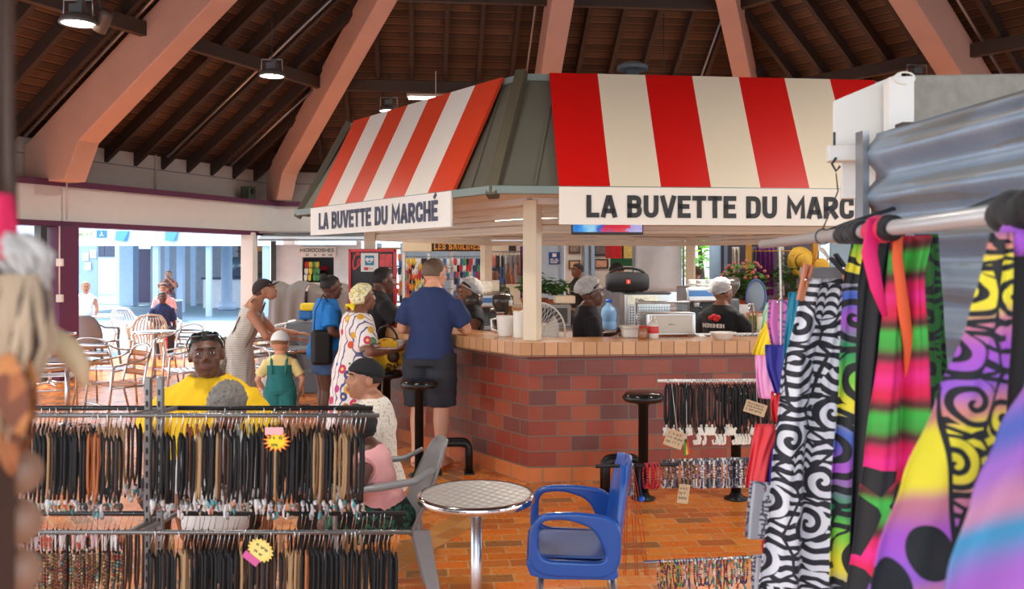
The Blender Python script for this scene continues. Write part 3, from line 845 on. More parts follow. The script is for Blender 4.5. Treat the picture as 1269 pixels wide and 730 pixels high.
c = Vector((gx(831, 7.36), 7.36, 1.1)); t = thing('steel_display_case', 'stainless steel case with glass guard on the front counter', 'display case', c, R(6))
m = MB(); m.box((0, .1, .10), (.42, .24, .19)); m.build('case_body', M_STEEL, t, world=False, bevel=.012)
m = MB(); m.box((0, -.025, .1), (.36, .012, .15)); m.box((0, -.034, .1), (.05, .008, .006)); m.build('front_door', pm('brushed_steel_door', (170, 156, 142), .4, .8), t, world=False, bevel=.004)
for s in (-.23, .23): m = MB(); m.tube([(s, .24, 0), (s, .24, .27)], .008, 8); m.build('guard_post', M_STEEL, t, world=False)
m = MB(); m.tube([(-.24, .24, .27), (.24, .24, .27)], .012, 8); m.build('guard_rail', M_STEEL, t, world=False)
m = MB(); m.box((0, .243, .225), (.44, .006, .08)); m.build('guard_glass', M_GLASS, t, world=False)
c = Vector((gx(896, 7.05), 7.05, 1.1)); t = thing('bowl', 'white shallow bowl on the front counter', 'bowl', c)
m = MB(); m.lathe([(0, 0), (.05, 0), (.055, .004), (.1, .05), (.106, .055), (.1, .054), (.05, .012), (0, .01)], n=8); m.build('bowl_wall', M_WHITE, t, world=False)
m = MB(); m.lathe([(.098, .052), (.108, .054), (.108, .058), (.098, .056)], n=8, caps=False); m.build('rim', M_WHITE, t, world=False)
# sink bench in front of the right worker
c = Vector((gx(902, 7.45), 7.45, 1.0)); t = thing('sink_unit', 'stainless steel sink bench with tap before the worker in the printed T-shirt', 'sink', c, R(6))
m = MB(); m.box((.05, .05, .09), (.66, .3, .03)); m.build('sink_top', M_STEEL, t, world=False, bevel=.005)
m = MB(); m.box((.05, .0, -.45), (.6, .26, 1.06)); m.build('sink_cabinet', M_STEEL, t, world=False)
m = MB(); m.tube([(.25, .08, .1), (.25, .08, .32), (.23, .05, .36), (.19, .0, .36), (.17, -.03, .32)], .009, 8); m.build('tap', M_CHROME, t, world=False)
m = MB(); 
for i in range(12): m.box((-.2 + i * .045, -.06, .107), (.02, .1, .004))
m.build('drain_grooves', M_DARKG, t, world=False)
# wrapped cutlery basket on the sink
# fan
c = Vector((gx(672, 7.55), 7.55, .9)); t = thing('desk_fan', 'white round fan with wire guard behind the corner post', 'fan', c, R(-28))
m = MB(); m.lathe([(0, 0), (.12, 0), (.12, .015), (.03, .03), (.02, .06), (.02, .2), (0, .2)], n=24); m.build('fan_stand', M_WHITE, t, world=False)
Fx = Matrix.Rotation(R(90), 3, 'X'); fc_ = Vector((0, -.05, .235))
m = MB(); m.lathe([(0, -.09), (.05, -.08), (.06, 0), (.05, .09), (0, .1)], c=fc_ + Vector((0, .1, 0)), n=20, M=Fx); m.build('motor', M_WHITE, t, world=False)
for i in range(3):
    a0 = i * 2 * PI / 3
    m = MB(); m.grid(6, 6, lambda u, v: fc_ + Vector(((.04 + .15 * v) * math.cos(a0 + (u - .5) * 1.5), -.02 + .04 * (u - .5), (.04 + .15 * v) * math.sin(a0 + (u - .5) * 1.5)))); m.build('blade', pm('fan_blade', (206, 200, 190), .4), t, world=False, solid=.003)
for k_, (yy, rr_) in enumerate(((-.07, .0), (.05, 0))):
    m = MB()
    for i in range(36):
        a = 2 * PI * i / 36; m.tube([fc_ + Vector((.04 * math.cos(a), yy, .04 * math.sin(a))), fc_ + Vector((.16 * math.cos(a), yy * .9, .16 * math.sin(a))), fc_ + Vector((.235 * math.cos(a), 0, .235 * math.sin(a)))], .0014, 4)
    m.build('wire_guard', M_WHITE, t, world=False)
m = MB(); m.tube([fc_ + Vector((.236 * math.cos(a), 0, .236 * math.sin(a))) for a in [2 * PI * i / 40 for i in range(40)]], .008, 8, closed=True); m.build('guard_ring', M_OFFW, t, world=False)
# left of the corner post
c = Vector((gx(643, 7.2), 7.2, 1.1)); t = thing('paper_roll', 'standing white paper towel roll left of the corner post', 'paper roll', c)
m = MB(); m.lathe([(.02, 0), (.045, 0), (.046, .006), (.046, .21), (.045, .215), (.02, .215)], n=28); m.build('paper', M_WHITE, t, world=False); m = MB(); m.lathe([(.02, .0), (.02, .216), (.016, .216)], n=20); m.build('core', M_CARD if 'M_CARD' in globals() else pm('brown_cardboard', (202, 172, 134), .8), t, world=False)
c = Vector((gx(626, 7.35), 7.35, 1.1)); t = thing('pitcher', 'white plastic jug with handle beside the paper roll', 'jug', c)
m = MB(); m.lathe([(0, 0), (.055, 0), (.06, .01), (.07, .15), (.074, .17), (.068, .168), (.055, .012), (0, .012)], n=24); m.build('jug_body', M_WHITE, t, world=False); m = MB(); m.tube([(-.065, 0, .15), (-.115, 0, .14), (-.11, 0, .06), (-.06, 0, .04)], .009, 8); m.build('handle', M_WHITE, t, world=False)
for i, (px, Y, lab, mt, r_, h_) in enumerate(((613, 7.7, 'tall clear glass on the left counter bench', M_GLASS, .035, .14), (606, 7.75, 'clear glass beside the tall one', M_GLASS, .035, .1))):
    p = Vector((gx(px, Y), Y, 1.1 if i < 0 else .9)); cup(p + Vector((0, .25, 0)), lab, mt, r_, h_, 'drinking_glass', 'glass')
c = kf(0, 1.0, .55, .9); t = thing('syrup_bottle', 'tall bottle with yellow label behind the left counter', 'bottle', c)
m = MB(); m.lathe([(0, 0), (.04, 0), (.042, .02), (.042, .28), (.02, .36), (.016, .44), (0, .44)], n=20); m.build('bottle_wall', pm('amber_bottle', (120, 80, 40), .15), t, world=False); m = MB(); m.lathe([(.0425, .12), (.0435, .122), (.0435, .25), (.0425, .252)], n=20); m.build('label', pm('yellow_label', (240, 214, 30), .5), t, world=False); m = MB(); m.lathe([(.018, .42), (.018, .47), (0, .47)], n=12); m.build('pump_cap', M_WHITE, t, world=False)
c = kf(0, 1.12, .5, .9); 
for i in range(2):
    t = thing('cup_stack', ('tall stack of brown paper cups by the syrup bottle', 'shorter stack of white paper cups by the brown ones')[i], 'cup stack', c + td(0) * (.0 + .1 * i) - md(0) * (.02))
    m = MB(); n_ = (22, 14)[i]
    prof = []
    for j in range(n_): prof += [(.034, j * .016), (.038, j * .016 + .013), (.040, j * .016 + .015)]
    m.lathe(prof, n=18); m.build('nested_cups', (pm('brown_paper_cup', (160, 112, 72), .7), M_WHITE)[i], t, world=False); m = MB(); m.lathe([(.039, n_ * .016), (.04, n_ * .016 + .006), (.036, n_ * .016 + .004)], n=18); m.build('top_rim', M_WHITE, t, world=False)
# white notice, red framed board
c = kf(0, 2.62, .0, 1.1); 
c = at(475, 377, 8.75); c.z = 1.1; n_ = Vector((-.25, -1, 0)).normalized(); u_ = Vector((1, -.25, 0)).normalized()
c = Vector((gx(462, 9.05), 9.05, 1.1)); t = thing('menu_board', 'red framed black menu board standing on the left end of the counter', 'board', c)
W_, H_ = .52, .64; o = c - u_ * W_ / 2 + Z * .11
m = MB(); m.prism([(0, 0), (W_, 0), (W_, H_), (0, H_)], o, u_, Z, n_, .012); m.build('black_panel', pm('slate_black', (48, 48, 52), .6, var=.15), t)
m = MB()
for (a, b, w_, h_) in ((0, 0, W_, .028), (0, H_ - .028, W_, .028), (0, 0, .028, H_), (W_ - .028, 0, .028, H_)): m.prism([(a, b), (a + w_, b), (a + w_, b + h_), (a, b + h_)], o + n_ * .003, u_, Z, n_, .02)
m.build('red_frame', pm('board_red', (214, 24, 36), .4), t, bevel=.002)
def sheet(nm, a, b, w_, h_, mt): m = MB(); m.prism([(a, b), (a + w_, b), (a + w_, b + h_), (a, b + h_)], o + n_ * .0125, u_, Z, n_, .0015); return m.build(nm, mt, t)
sheet('pasted_sheet', .135, .41, .19, .19, M_WHITE); sheet('pasted_sheet', .34, .46, .135, .13, pm('red_poster', (214, 70, 70), .5, 0, .5, 30)); sheet('pasted_sheet', .33, .345, .135, .105, pm('pink_poster', (206, 160, 150), .5, 0, .5, 34)); sheet('pasted_sheet', .385, .19, .08, .15, pm('beige_poster', (206, 150, 130), .5, 0, .4, 40)); sheet('pasted_sheet', .38, .03, .1, .03, pm('orange_strip', (214, 130, 100), .5, 0, .4, 30))
m = MB(); m.prism([(.18, .475), (.28, .475), (.28, .575), (.18, .575)], o + n_ * .0142, u_, Z, n_, .001); m.build('blue_logo', pm('logo_blue', (40, 130, 160), .5), t)
m = MB(); m.cur = 0
for cx in (.208, .252): m.prism([(cx + .022 * math.cos(a), .535 + .018 * math.sin(a)) for a in [2 * PI * i / 12 for i in range(12)]], o + n_ * .0153, u_, Z, n_, .001)
ribbon(m, [Vector((.2, .515)), Vector((.23, .5)), Vector((.26, .515))], .008, o + n_ * .0153, u_, Z, n_, .001); m.build('logo_mark', M_WHITE, t)
m = MB(); m.prism([(.17, .425), (.215, .425), (.215, .455), (.17, .455)], o + n_ * .0142, u_, Z, n_, .001); scribble(m, o + u_ * .225 + Z * .428 + n_ * .0142, u_, Z, n_, .06, .025, .006, 4); m.build('red_caption', pm('caption_red', (214, 50, 60), .5), t)
m = MB()
def cur(pts): ribbon(m, [Vector(p) for p in pts], .014, o + n_ * .0135, u_, Z, n_, .001)
cur([(.105, .575), (.115, .595), (.1, .6), (.07, .575), (.05, .52), (.048, .46), (.06, .435), (.085, .45), (.105, .48)])
cur([(.1, .52), (.118, .54), (.13, .52), (.124, .485), (.108, .47), (.1, .49), (.104, .52), (.12, .545)])
m.build('script_logo', pm('logo_red', (226, 40, 50), .5), t)
m = MB(); text(m, 'S', o + u_ * .275 + Z * .2 + n_ * .013, u_, Z, n_, .12, weight=.07, th=.001); 
for a, b, w_ in ((.25, .15, .04), (.25, .1, .12), (.25, .06, .09)): ribbon(m, [Vector((a, b)), Vector((a + w_ * .4, b + .012)), Vector((a + w_ * .7, b - .004)), Vector((a + w_, b + .008))], .006, o + n_ * .013, u_, Z, n_, .001)
m.build('chalk_writing', pm('chalk', (206, 206, 204), .8), t)
for s in (.06, W_ - .06): m = MB(); m.bar(o + u_ * s - Z * .11 - n_ * .02, o + u_ * s + Z * .3 - n_ * .01, .025, .02, n_); m.build('stand_leg', M_WOODB, t)
c = Vector((gx(489, 8.72), 8.72, 1.1)); t = thing('notice_sheet', 'white printed notice standing on the counter below the menu board', 'notice', c)
o = c - u_ * .09; m = MB(); m.prism([(0, 0), (.19, 0), (.19, .19), (0, .19)], o, u_, Z, n_, .003); m.build('card', M_WHITE, t)
m = MB(); text(m, 'COMMANDE', o + u_ * .035 + Z * .13 + n_ * .0032, u_, Z, n_, .02, length=.13, weight=.2, th=.0006); scribble(m, o + u_ * .035 + Z * .09 + n_ * .0032, u_, Z, n_, .04, .015, .003, 2); scribble(m, o + u_ * .05 + Z * .05 + n_ * .0032, u_, Z, n_, .07, .015, .003, 3); m.build('printed_words', M_DARKG, t)
m = MB(); m.bar(o + u_ * .09 - n_ * .06 + Z * .003, o + u_ * .09 + Z * .15, .03, .004); m.build('prop', M_WHITE, t)
t = thing('red_tray', 'red tray on the left counter beside the arm of the man in black', 'tray', Vector((gx(490, 8.55), 8.55, 1.1)), R(-54))
m = MB(); m.loft([[Vector((a * .13, b * .09, 0)) for a, b in ((-1, -1), (1, -1), (1, 1), (-1, 1))], [Vector((a * .15, b * .11, .02)) for a, b in ((-1, -1), (1, -1), (1, 1), (-1, 1))]], smooth=False); m.build('tray_base', pm('tray_red', (214, 44, 40), .35), t, world=False); m = MB(); m.tube([(a * .15, b * .11, .02) for a, b in ((-1, -1), (1, -1), (1, 1), (-1, 1))], .005, 6, closed=True); m.build('rim', pm('tray_red', (214, 44, 40), .35), t, world=False)
# television
c = at(753, 276, 6.72); t = thing('television', 'flat television screen hanging under the front banner', 'television', c, R(4))
def tv_mat():
    t = NT('tv_picture'); co = t.obj(); sp = t.n('SeparateXYZ'); t.put(sp, 0, co)
    nz = t.noise(co, 7.0, 2); f = t.math('ADD', t.math('MULTIPLY', sp.outputs[0], 1.5), t.math('ADD', .5, t.math('MULTIPLY', t.math('SUBTRACT', nz.outputs[0], .5), .7)))
    cl = t.ramp(f, [(0, (30, 110, 200)), (.18, (40, 150, 230)), (.34, (150, 210, 240)), (.5, (40, 90, 190)), (.58, (210, 30, 60)), (.76, (220, 50, 70)), (.8, (170, 160, 220)), (1, (190, 180, 230))], 'EASE')
    t.set(color=lin((10, 10, 12)), emis=cl, emis_s=1.0, rough=.2); return t.m
m = MB(); m.box((0, .02, .07), (.55, .04, .32)); m.build('casing', M_BLACK, t, world=False, bevel=.005)
m = MB(); m.box((0, -.002, .074), (.53, .004, .29)); m.build('screen', tv_mat(), t, world=False)
m = MB(); m.box((0, .055, .1), (.1, .03, .1)); m.tube([(0, .06, .1), (0, .06, 2.2 - c.z)], .02, 8); m.build('ceiling_bracket', M_DARKG, t, world=False)
# ceiling fan dish at the right and an air lamp
c = Vector((gx(966, 8.4), 8.4, 2.06)); t = thing('ceiling_fan', 'grey round ceiling fan dish under the kiosk ceiling at the right', 'fan', c)
m = MB(); m.lathe([(0, 0), (.06, .0), (.15, .03), (.155, .045), (.05, .06), (.03, .14), (0, .14)], n=28); m.build('dish', M_GREY, t, world=False); m = MB(); m.bar((-.18, 0, -.045), (.2, 0, -.045), .05, .012); m.tube([(0, 0, 0), (0, 0, -.05)], .02, 8); m.build('blade_bar', M_DARKG, t, world=False)
c = Vector((gx(1004, 8.6), 8.6, 2.12)); t = thing('ceiling_panel_light', 'white square light panel under the kiosk ceiling at the right', 'lamp', c); m = MB(); m.box((0, 0, 0), (.3, .3, .03)); m.build('diffuser', emat('panel_glow', (255, 246, 232), 3), t, world=False); m = MB(); m.box((0, 0, .025), (.34, .34, .03)); m.build('frame', M_WHITE, t, world=False)
# boxes, jars and dishes on the far benches
FAR = [('food_box', 'clear box of pastries on the far counter behind the fan', 'box', 1, 2.05, 1.36, (.28, .22, .14), pm('pastry_box', (214, 206, 186), .3, 0, .4, 16)),
       ('microwave_oven', 'grey microwave oven on the far counter left of the hairnet worker', 'microwave', 2, .85, .9, (.46, .34, .28), M_GREY),
       ('steel_container', 'wide steel container on the far counter behind the hairnet worker', 'container', 2, 1.35, .9, (.4, .3, .2), M_STEEL),
       ('cream_box', 'cream cardboard box on the far counter beside the steel container', 'box', 2, 1.02, 1.19, (.26, .2, .1), M_CREAM),
       ('ice_cabinet', 'white ice cabinet on the far right counter', 'cabinet', 3, 1.0, .9, (.4, .34, .3), M_WHITE)]
for nm, lab, cat, k, tt, z, s, mt in FAR:
    c = kf(k, tt, .44, z); rz = math.atan2(td(k).y, td(k).x); t = thing(nm, lab, cat, c, rz)
    m = MB(); m.box((0, 0, s[2] / 2), s); m.build('body', mt, t, world=False, bevel=.012); m = MB(); m.box((0, -s[1] / 2 - .002, s[2] * .5), (s[0] * .8, .01, s[2] * .7)); m.build('door', M_DARKG if nm == 'microwave_oven' else mt, t, world=False, bevel=.004)
jr = [((226, 214, 190), 'cream'), ((150, 96, 60), 'brown'), ((90, 120, 70), 'green'), ((210, 170, 60), 'yellow'), ((200, 90, 70), 'red')]
for i in range(12):
    k = 1 + i % 3; tt = .7 + .11 * (i // 3) + (.85 if k == 2 else .0) + (.6 if k == 3 else 0); col, nm = jr[i % 5]
    t = thing('storage_jar', '%s filled storage jar on the %s bench' % (nm, ('far left', 'far', 'far right')[k - 1]), 'jar', kf(k, tt, .32, 1.1 if False else .9), group='%s storage jars on the %s bench' % (nm, ('far left', 'far', 'far right')[k - 1]))
    m = MB(); m.lathe([(0, 0), (.045, 0), (.048, .01), (.048, .15), (.036, .17), (0, .17)], n=16); m.build('jar_body', pm(nm + '_jar', col, .25), t, world=False); m = MB(); m.lathe([(.038, .168), (.04, .17), (.04, .195), (0, .195)], n=16); m.build('lid', M_OFFW, t, world=False)
# glass and bottle rows on the far counter top, seen between the posts
gl = cup(kf(2, 1.4, .05, 1.1), 'clear drinking glass upside down on the far counter top', M_GLASS, .034, .11, 'drinking_glass', 'glass', 'drinking glasses on the far counter top')
for i in range(9): copy_tree(gl, kf(2, 1.49 + i * .09, .05 + .02 * (i % 2), 1.1))
for i, (px, Y) in enumerate(((640, 10.4), (634, 10.6), (694, 11.3), (702, 11.4))):
    c = Vector((gx(px, Y), Y, 1.1)); 
# ------------------------------------------------------------------ people: each body one continuous remeshed skin, hair and clothes its children
def skin(name, rgb):
    if name in _MC: return _MC[name]
    t = NT(name); co = t.obj(); nz = t.noise(co, 14.0, 4.0)
    c = lin(rgb)
    t.set(color=t.mix(nz.outputs[0], tuple(x * .88 for x in c[:3]) + (1,), tuple(min(1, x * 1.1) for x in c[:3]) + (1,)), rough=.48, sss=.06,
          normal=t.bump(t.noise(co, 160, 2).outputs[0], .08, .004))
    t.b.inputs['Subsurface Radius'].default_value = (.01, .004, .002)
    _MC[name] = t.m
    return t.m
SK_DARK = skin('deep_brown_skin', (98, 62, 48)); SK_BROWN = skin('brown_skin', (132, 86, 64)); SK_TAN = skin('tan_skin', (186, 128, 98)); SK_FAIR = skin('fair_skin', (222, 164, 134))
def cloth(name, rgb, var=.12, rough=.85, vs=7):
    return pm(name, rgb, rough, 0, var, vs, .25, 30)
def hairm(name, rgb):
    if name in _MC: return _MC[name]
    t = NT(name); co = t.obj(); nz = t.noise(co, 90, 4, .7); c = lin(rgb)
    t.set(color=t.mix(nz.outputs[0], tuple(x * .5 for x in c[:3]) + (1,), tuple(min(1, x * 1.5) for x in c[:3]) + (1,)), rough=.6, normal=t.bump(nz.outputs[0], .7, .01))
    _MC[name] = t.m
    return t.m
H_BLACK = hairm('black_hair', (26, 22, 21)); H_GREY = hairm('grey_hair', (132, 126, 120)); H_BROWN = hairm('brown_hair', (84, 64, 50)); H_AUB = hairm('greying_brown_hair', (112, 90, 74)); H_BLOND = hairm('fair_hair', (150, 114, 80))
M_EYEW = pm('eye_white', (232, 228, 222), .25, var=.02); M_EYED = pm('eye_iris', (28, 20, 16), .15); M_LIP = pm('lips', (146, 84, 76), .45); M_LIPD = pm('dark_lips', (112, 64, 58), .45); M_BROW = pm('eyebrow_hair', (28, 22, 20), .8)
def net_mat():
    t = NT('white_hairnet'); co = t.obj(); nz = t.n('TexVoronoi', {'Scale': 60.0}, feature='DISTANCE_TO_EDGE'); t.put(nz, 0, co)
    n2 = t.noise(co, 18, 3)
    a = t.math('ADD', t.math('MULTIPLY', t.math('LESS_THAN', nz.outputs[0], .06), .12), t.math('ADD', .22, t.math('MULTIPLY', n2.outputs[0], .5)))
    t.set(color=lin((226, 224, 222)), rough=.7, alpha=t.math('MINIMUM', a, 1.0), normal=t.bump(n2.outputs[0], .25, .01)); return t.m
M_NET = net_mat()

def V3(*a): return Vector(a)
class Body:
    pass
def ring(c, ax, side, fwd, a, b, n=18):
    return [c + side * (a * math.cos(2 * PI * i / n)) + fwd * (b * math.sin(2 * PI * i / n)) for i in range(n)]
TORSO = [(-.17, .078, .062, -.004), (-.05, .098, .073, -.006), (.12, .096, .066, 0), (.32, .082, .057, .004), (.52, .088, .062, .004), (.7, .1, .066, .002), (.84, .104, .06, -.002), (.92, .090, .050, -.006), (.98, .062, .044, -.006), (1.04, .042, .038, -.004), (1.1, .03, .03, -.002)]
def human(label, loc, yaw, H, lean=0, side=0, arms=None, legs=None, sit=None, w=1.0, hs=1.0, skin=SK_DARK, hyaw=0, hpit=0, hroll=0, hair=('short', H_BLACK), outfit=(), female=False, curl=(35, 35), voxel=.008, cat='person', belly=0.0, smile=False, grp=None):
    root = thing('person', label, cat, loc, R(yaw), grp)
    b = Body(); b.H = H; b.w = w; b.root = root
    hipz = .52 * H if sit is None else sit + .06 * H
    b.P = V3(0, 0, hipz)
    up = Matrix.Rotation(R(side), 3, 'Y') @ Matrix.Rotation(R(-lean), 3, 'X') @ V3(0, 0, 1)
    b.up = up; b.sd = V3(1, 0, 0); b.sd = (b.sd - up * b.sd.dot(up)).normalized(); b.fw = up.cross(b.sd).normalized()
    b.SL = .31 * H; b.N = b.P + up * b.SL
    def tring(t, a, d, off, infl=0.0):
        k = H * w
        dd = d + (belly * math.exp(-((t - .25) / .25) ** 2))
        return ring(b.P + up * (t * b.SL) + b.fw * (off + belly * .5 * math.exp(-((t - .25) / .25) ** 2)) * H, up, b.sd, b.fw, a * k + infl, dd * k + infl)
    b.tring = tring
    b.sh = {s: b.N + up * (-.078 * H) + b.sd * (s * (.102 if female else .112) * H * (.5 + .5 * w)) for s in (-1, 1)}
    arms = arms or {}
    b.arm = {}
    for s, key in ((-1, 'L'), (1, 'R')):
        if key in arms: e, wr = (Vector(q) for q in arms[key][:2])
        else:
            e = b.sh[s] + V3(s * .035 * H, -.01 * H, -.17 * H); wr = e + V3(s * .0, .045 * H, -.14 * H)
        b.arm[s] = (e, wr)
    legs = legs or {}
    b.leg = {}
    for s, key in ((-1, 'L'), (1, 'R')):
        hip = b.P + b.sd * (s * .052 * H * w) + V3(0, 0, -.01 * H)
        if key in legs: kn, an = (Vector(q) for q in legs[key])
        elif sit is not None: kn = V3(s * .07 * H, .245 * H, hipz - .01 * H); an = V3(s * .07 * H, .23 * H, .05 * H)
        else: kn = V3(s * .056 * H, .012 * H, .285 * H); an = V3(s * .06 * H, -.012 * H, .048 * H)
        b.leg[s] = (hip, kn, an)
    m = MB()
    m.loft([tring(*q) for q in TORSO])
    nb = b.N + up * (-.01 * H)
    hs *= 1.07; hc = b.N + up * (.074 * H * (.4 + .6 * hs)) + b.fw * (.016 * H); b.hc = hc
    m.tube([b.sh[-1] + up * .012 * H, b.N - up * .004 * H - b.fw * .008 * H, b.sh[1] + up * .012 * H], [.018 * H, .034 * H * w, .018 * H], 10)
    m.tube([nb - up * .02 * H, b.N + up * .02 * H, hc], [.036 * H * w, .031 * H * (.6 + .4 * w), .031 * H], 12)
    HM = Matrix.Rotation(R(hyaw), 3, 'Z') @ Matrix.Rotation(R(-hpit), 3, 'X') @ Matrix.Rotation(R(hroll), 3, 'Y'); b.HM = HM
    k = H * hs; b.k = k
    def hpnt(x, y, z): return hc + HM @ (V3(x, y, z) * k)
    b.hpnt = hpnt
    fat = .9 + .1 * w
    m.ell(hpnt(0, -.005, .012), (.0455 * k * fat, .057 * k, .054 * k), HM, 20, 14)
    m.ell(hpnt(0, .017, -.022), (.0375 * k * fat, .038 * k, .046 * k), HM, 16, 12)
    m.ell(hpnt(0, .030, -.052), (.020 * k * fat, .019 * k, .014 * k), HM, 12, 8)     # chin
    m.ell(hpnt(0, .046, .021), (.030 * k, .010 * k, .008 * k), HM, 12, 8)           # brow ridge
    m.tube([hpnt(0, .049, .012), hpnt(0, .060, -.012)], [.0055 * k, .0085 * k], 8)   # nose
    for s in (-1, 1):
        m.ell(hpnt(s * .0085, .053, -.0135), (.0075 * k, .008 * k, .006 * k), HM, 8, 6)
        m.ell(hpnt(s * .024, .038, -.012), (.014 * k, .012 * k, .014 * k), HM, 10, 8)   # cheeks
        m.ell(hpnt(s * .0465 * fat, -.006, -.003), (.006 * k, .012 * k, .0185 * k), HM, 10, 8)  # ears
    m.ell(hpnt(0, .048, -.033), (.0155 * k, .009 * k, .0085 * k), HM, 10, 8)          # mouth mound
    for s in (-1, 1):
        e, wr = b.arm[s]; S = b.sh[s]; aw = (.55 + .45 * w)
        m.tube([S + b.sd * (-s * .03 * H), S, S.lerp(e, .35), S.lerp(e, .75), e], [.034 * H * aw, .034 * H * aw, .0305 * H * aw, .026 * H * aw, .0235 * H * aw], 12)
        m.tube([e, e.lerp(wr, .25), e.lerp(wr, .7), wr], [.0235 * H * aw, .025 * H * aw, .019 * H * aw, .0155 * H * aw], 12)
        m.ell(e, (.0235 * H * aw,) * 3, None, 10, 8)
        hand(m, wr, (wr - e).normalized(), s, H * (.9 + .1 * hs), curl[0 if s < 0 else 1], arms.get('nL' if s < 0 else 'nR'))
        hip, kn, an = b.leg[s]
        m.tube([hip, hip.lerp(kn, .3), hip.lerp(kn, .75), kn], [.06 * H * w, .055 * H * w, .042 * H * w, .036 * H * aw], 14)
        ca = kn.lerp(an, .3)
        m.tube([kn, ca, kn.lerp(an, .7), an], [.036 * H * aw, .037 * H * aw, .026 * H * aw, .022 * H], 12)
        m.ell(kn, (.036 * H * aw,) * 3, None, 10, 8)
        # foot
        f = V3(0, 1, 0); f = Matrix.Rotation(R(-s * 8), 3, 'Z') @ f
        hz = an.z - .026 * H
        m.tube([an + V3(0, 0, -.0 * H) - f * .01 * H, V3(an.x, an.y, hz) - f * .02 * H], [.022 * H, .024 * H], 10)
        m.tube([V3(an.x, an.y, an.z - .024 * H) - f * .028 * H, V3(an.x, an.y, an.z - .022 * H) + f * .03 * H, V3(an.x, an.y, an.z - .032 * H) + f * .09 * H, V3(an.x, an.y, an.z - .035 * H) + f * .115 * H], [.022 * H, .024 * H, .0145 * H, .011 * H], 10)
    me = fuse(m, voxel, 3)
    body = link(me, 'body', skin, root); b.body = body
    # face
    dark = skin in (SK_DARK, SK_BROWN)
    for s in (-1, 1):
        ew = MB(); ei = MB(); br = MB()
        ew.ell(hpnt(s * .0175, .0475, .0065), (.0068 * k, .0045 * k, .0031 * k), HM, 10, 8)
        ei.ell(hpnt(s * .0175, .0510, .0065), (.0036 * k, .0020 * k, .0032 * k), HM, 8, 6)
        br.tube([hpnt(s * .008, .0555, .0185), hpnt(s * .018, .0545, .0215), hpnt(s * .029, .047, .0185)], [.0022 * k, .003 * k, .0015 * k], 6)
        q = ew.build('eye', M_EYEW, root, world=False); q2 = ei.build('iris', M_EYED, None); q2.parent = q; br.build('eyebrow', M_BROW, root, world=False)
    lp = MB()
    yy = .0575
    sm = .004 if smile else .0008
    lp.tube([hpnt(-.0165, yy - .011, -.031 + sm), hpnt(-.007, yy - .001, -.0305), hpnt(0, yy, -.0312), hpnt(.007, yy - .001, -.0305), hpnt(.0165, yy - .011, -.031 + sm)], [.0008 * k, .0026 * k, .0024 * k, .0026 * k, .0008 * k], 8)
    lp.tube([hpnt(-.015, yy - .011, -.0335 + sm), hpnt(-.006, yy - .001, -.0362), hpnt(.006, yy - .001, -.0362), hpnt(.015, yy - .011, -.0335 + sm)], [.0008 * k, .003 * k, .003 * k, .0008 * k], 8)
    lp.build('lips', M_LIPD if dark else M_LIP, root, world=False)
    if smile:
        tm = MB(); tm.ell(hpnt(0, yy - .0025, -.0335), (.011 * k, .003 * k, .0022 * k), HM, 10, 6); tm.build('teeth', M_EYEW, root, world=False)
    head_hair(b, *hair)
    for g in outfit: garment(b, **g)
    return b
def hand(m, wr, d, s, H, curl, nrm=None):
    """palm, four bent fingers of unequal length and a thumb off the palm's side"""
    n = Vector(nrm) if nrm else V3(-s, 0, 0)          # the way the palm faces
    n = (n - d * n.dot(d))
    if n.length < .05: n = V3(0, 0, -1) - d * d.z * -1
    n.normalize(); t = n.cross(d).normalized()
    if s > 0: t = -t
    # thumb side: forwards when the arm hangs
    th = t if t.y >= 0 or abs(t.y) < .2 else -t
    Mx = Matrix((th, d, n)).transposed()
    pc = wr + d * (.03 * H)
    m.ell(pc, (.024 * H, .034 * H, .0105 * H), Mx, 12, 8)
    L = (.040, .046, .043, .034)
    for i in range(4):
        x = (.0165 - i * .0112) * H
        base = wr + d * ((.056 - abs(i - 1.2) * .003) * H) + th * x
        a = R(curl); p1 = base + (d * math.cos(a * .5) + n * math.sin(a * .5)) * (L[i] * .45 * H)
        p2 = p1 + (d * math.cos(a * 1.2) + n * math.sin(a * 1.2)) * (L[i] * .32 * H)
        p3 = p2 + (d * math.cos(a * 1.8) + n * math.sin(a * 1.8)) * (L[i] * .23 * H)
        m.tube([base - d * .012 * H, base, p1, p2, p3], [.0052 * H, .0053 * H, .0050 * H, .0046 * H, .0036 * H], 8)
    tb = wr + d * (.016 * H) + th * (.016 * H)
    q1 = tb + (d * .6 + th * .75 + n * .25).normalized() * (.028 * H); q2 = q1 + (d * .9 + th * .25 + n * .4).normalized() * (.024 * H)
    m.tube([tb, q1, q2], [.0075 * H, .0062 * H, .0044 * H], 8)

def head_shell(b, name, mat, grow, keep, nz=0.0, seed=0, fr=9.0, n=40, mm=28, c=(0, -.005, .012), rad=(.0455, .057, .054)):
    """a cap over the skull: where keep(direction) is 0 it sinks under the skin"""
    k = b.k; m = MB()
    def fn(d):
        q = max(0.0, min(1.0, keep(d)))
        r = .86 + (grow - .86) * q
        if nz: r += q * nz * noise.noise(Vector((d.x * fr, d.y * fr, d.z * fr + seed)))
        return r
    m.ell(b.hpnt(*c), (rad[0] * k, rad[1] * k, rad[2] * k), b.HM, n, mm, fn)
    return m.build(name, mat, b.root, world=False)
def hairline(front=.35, low=-.55):
    """1 on the crown and the back of the head, 0 on the face and below the hair"""
    def f(d):
        face = (d.z - (front if d.y > 0 else 0) * min(1, max(0, d.y) * 2.2)) * 6
        back = (d.z - low) * 6 if d.y < .05 else 9
        side = 9 if d.y < -.05 else (d.z + .15 - max(0, d.y) * .9) * 8
        return min(face if d.y > .3 else 9, back, side, 1) if True else 0
    return f
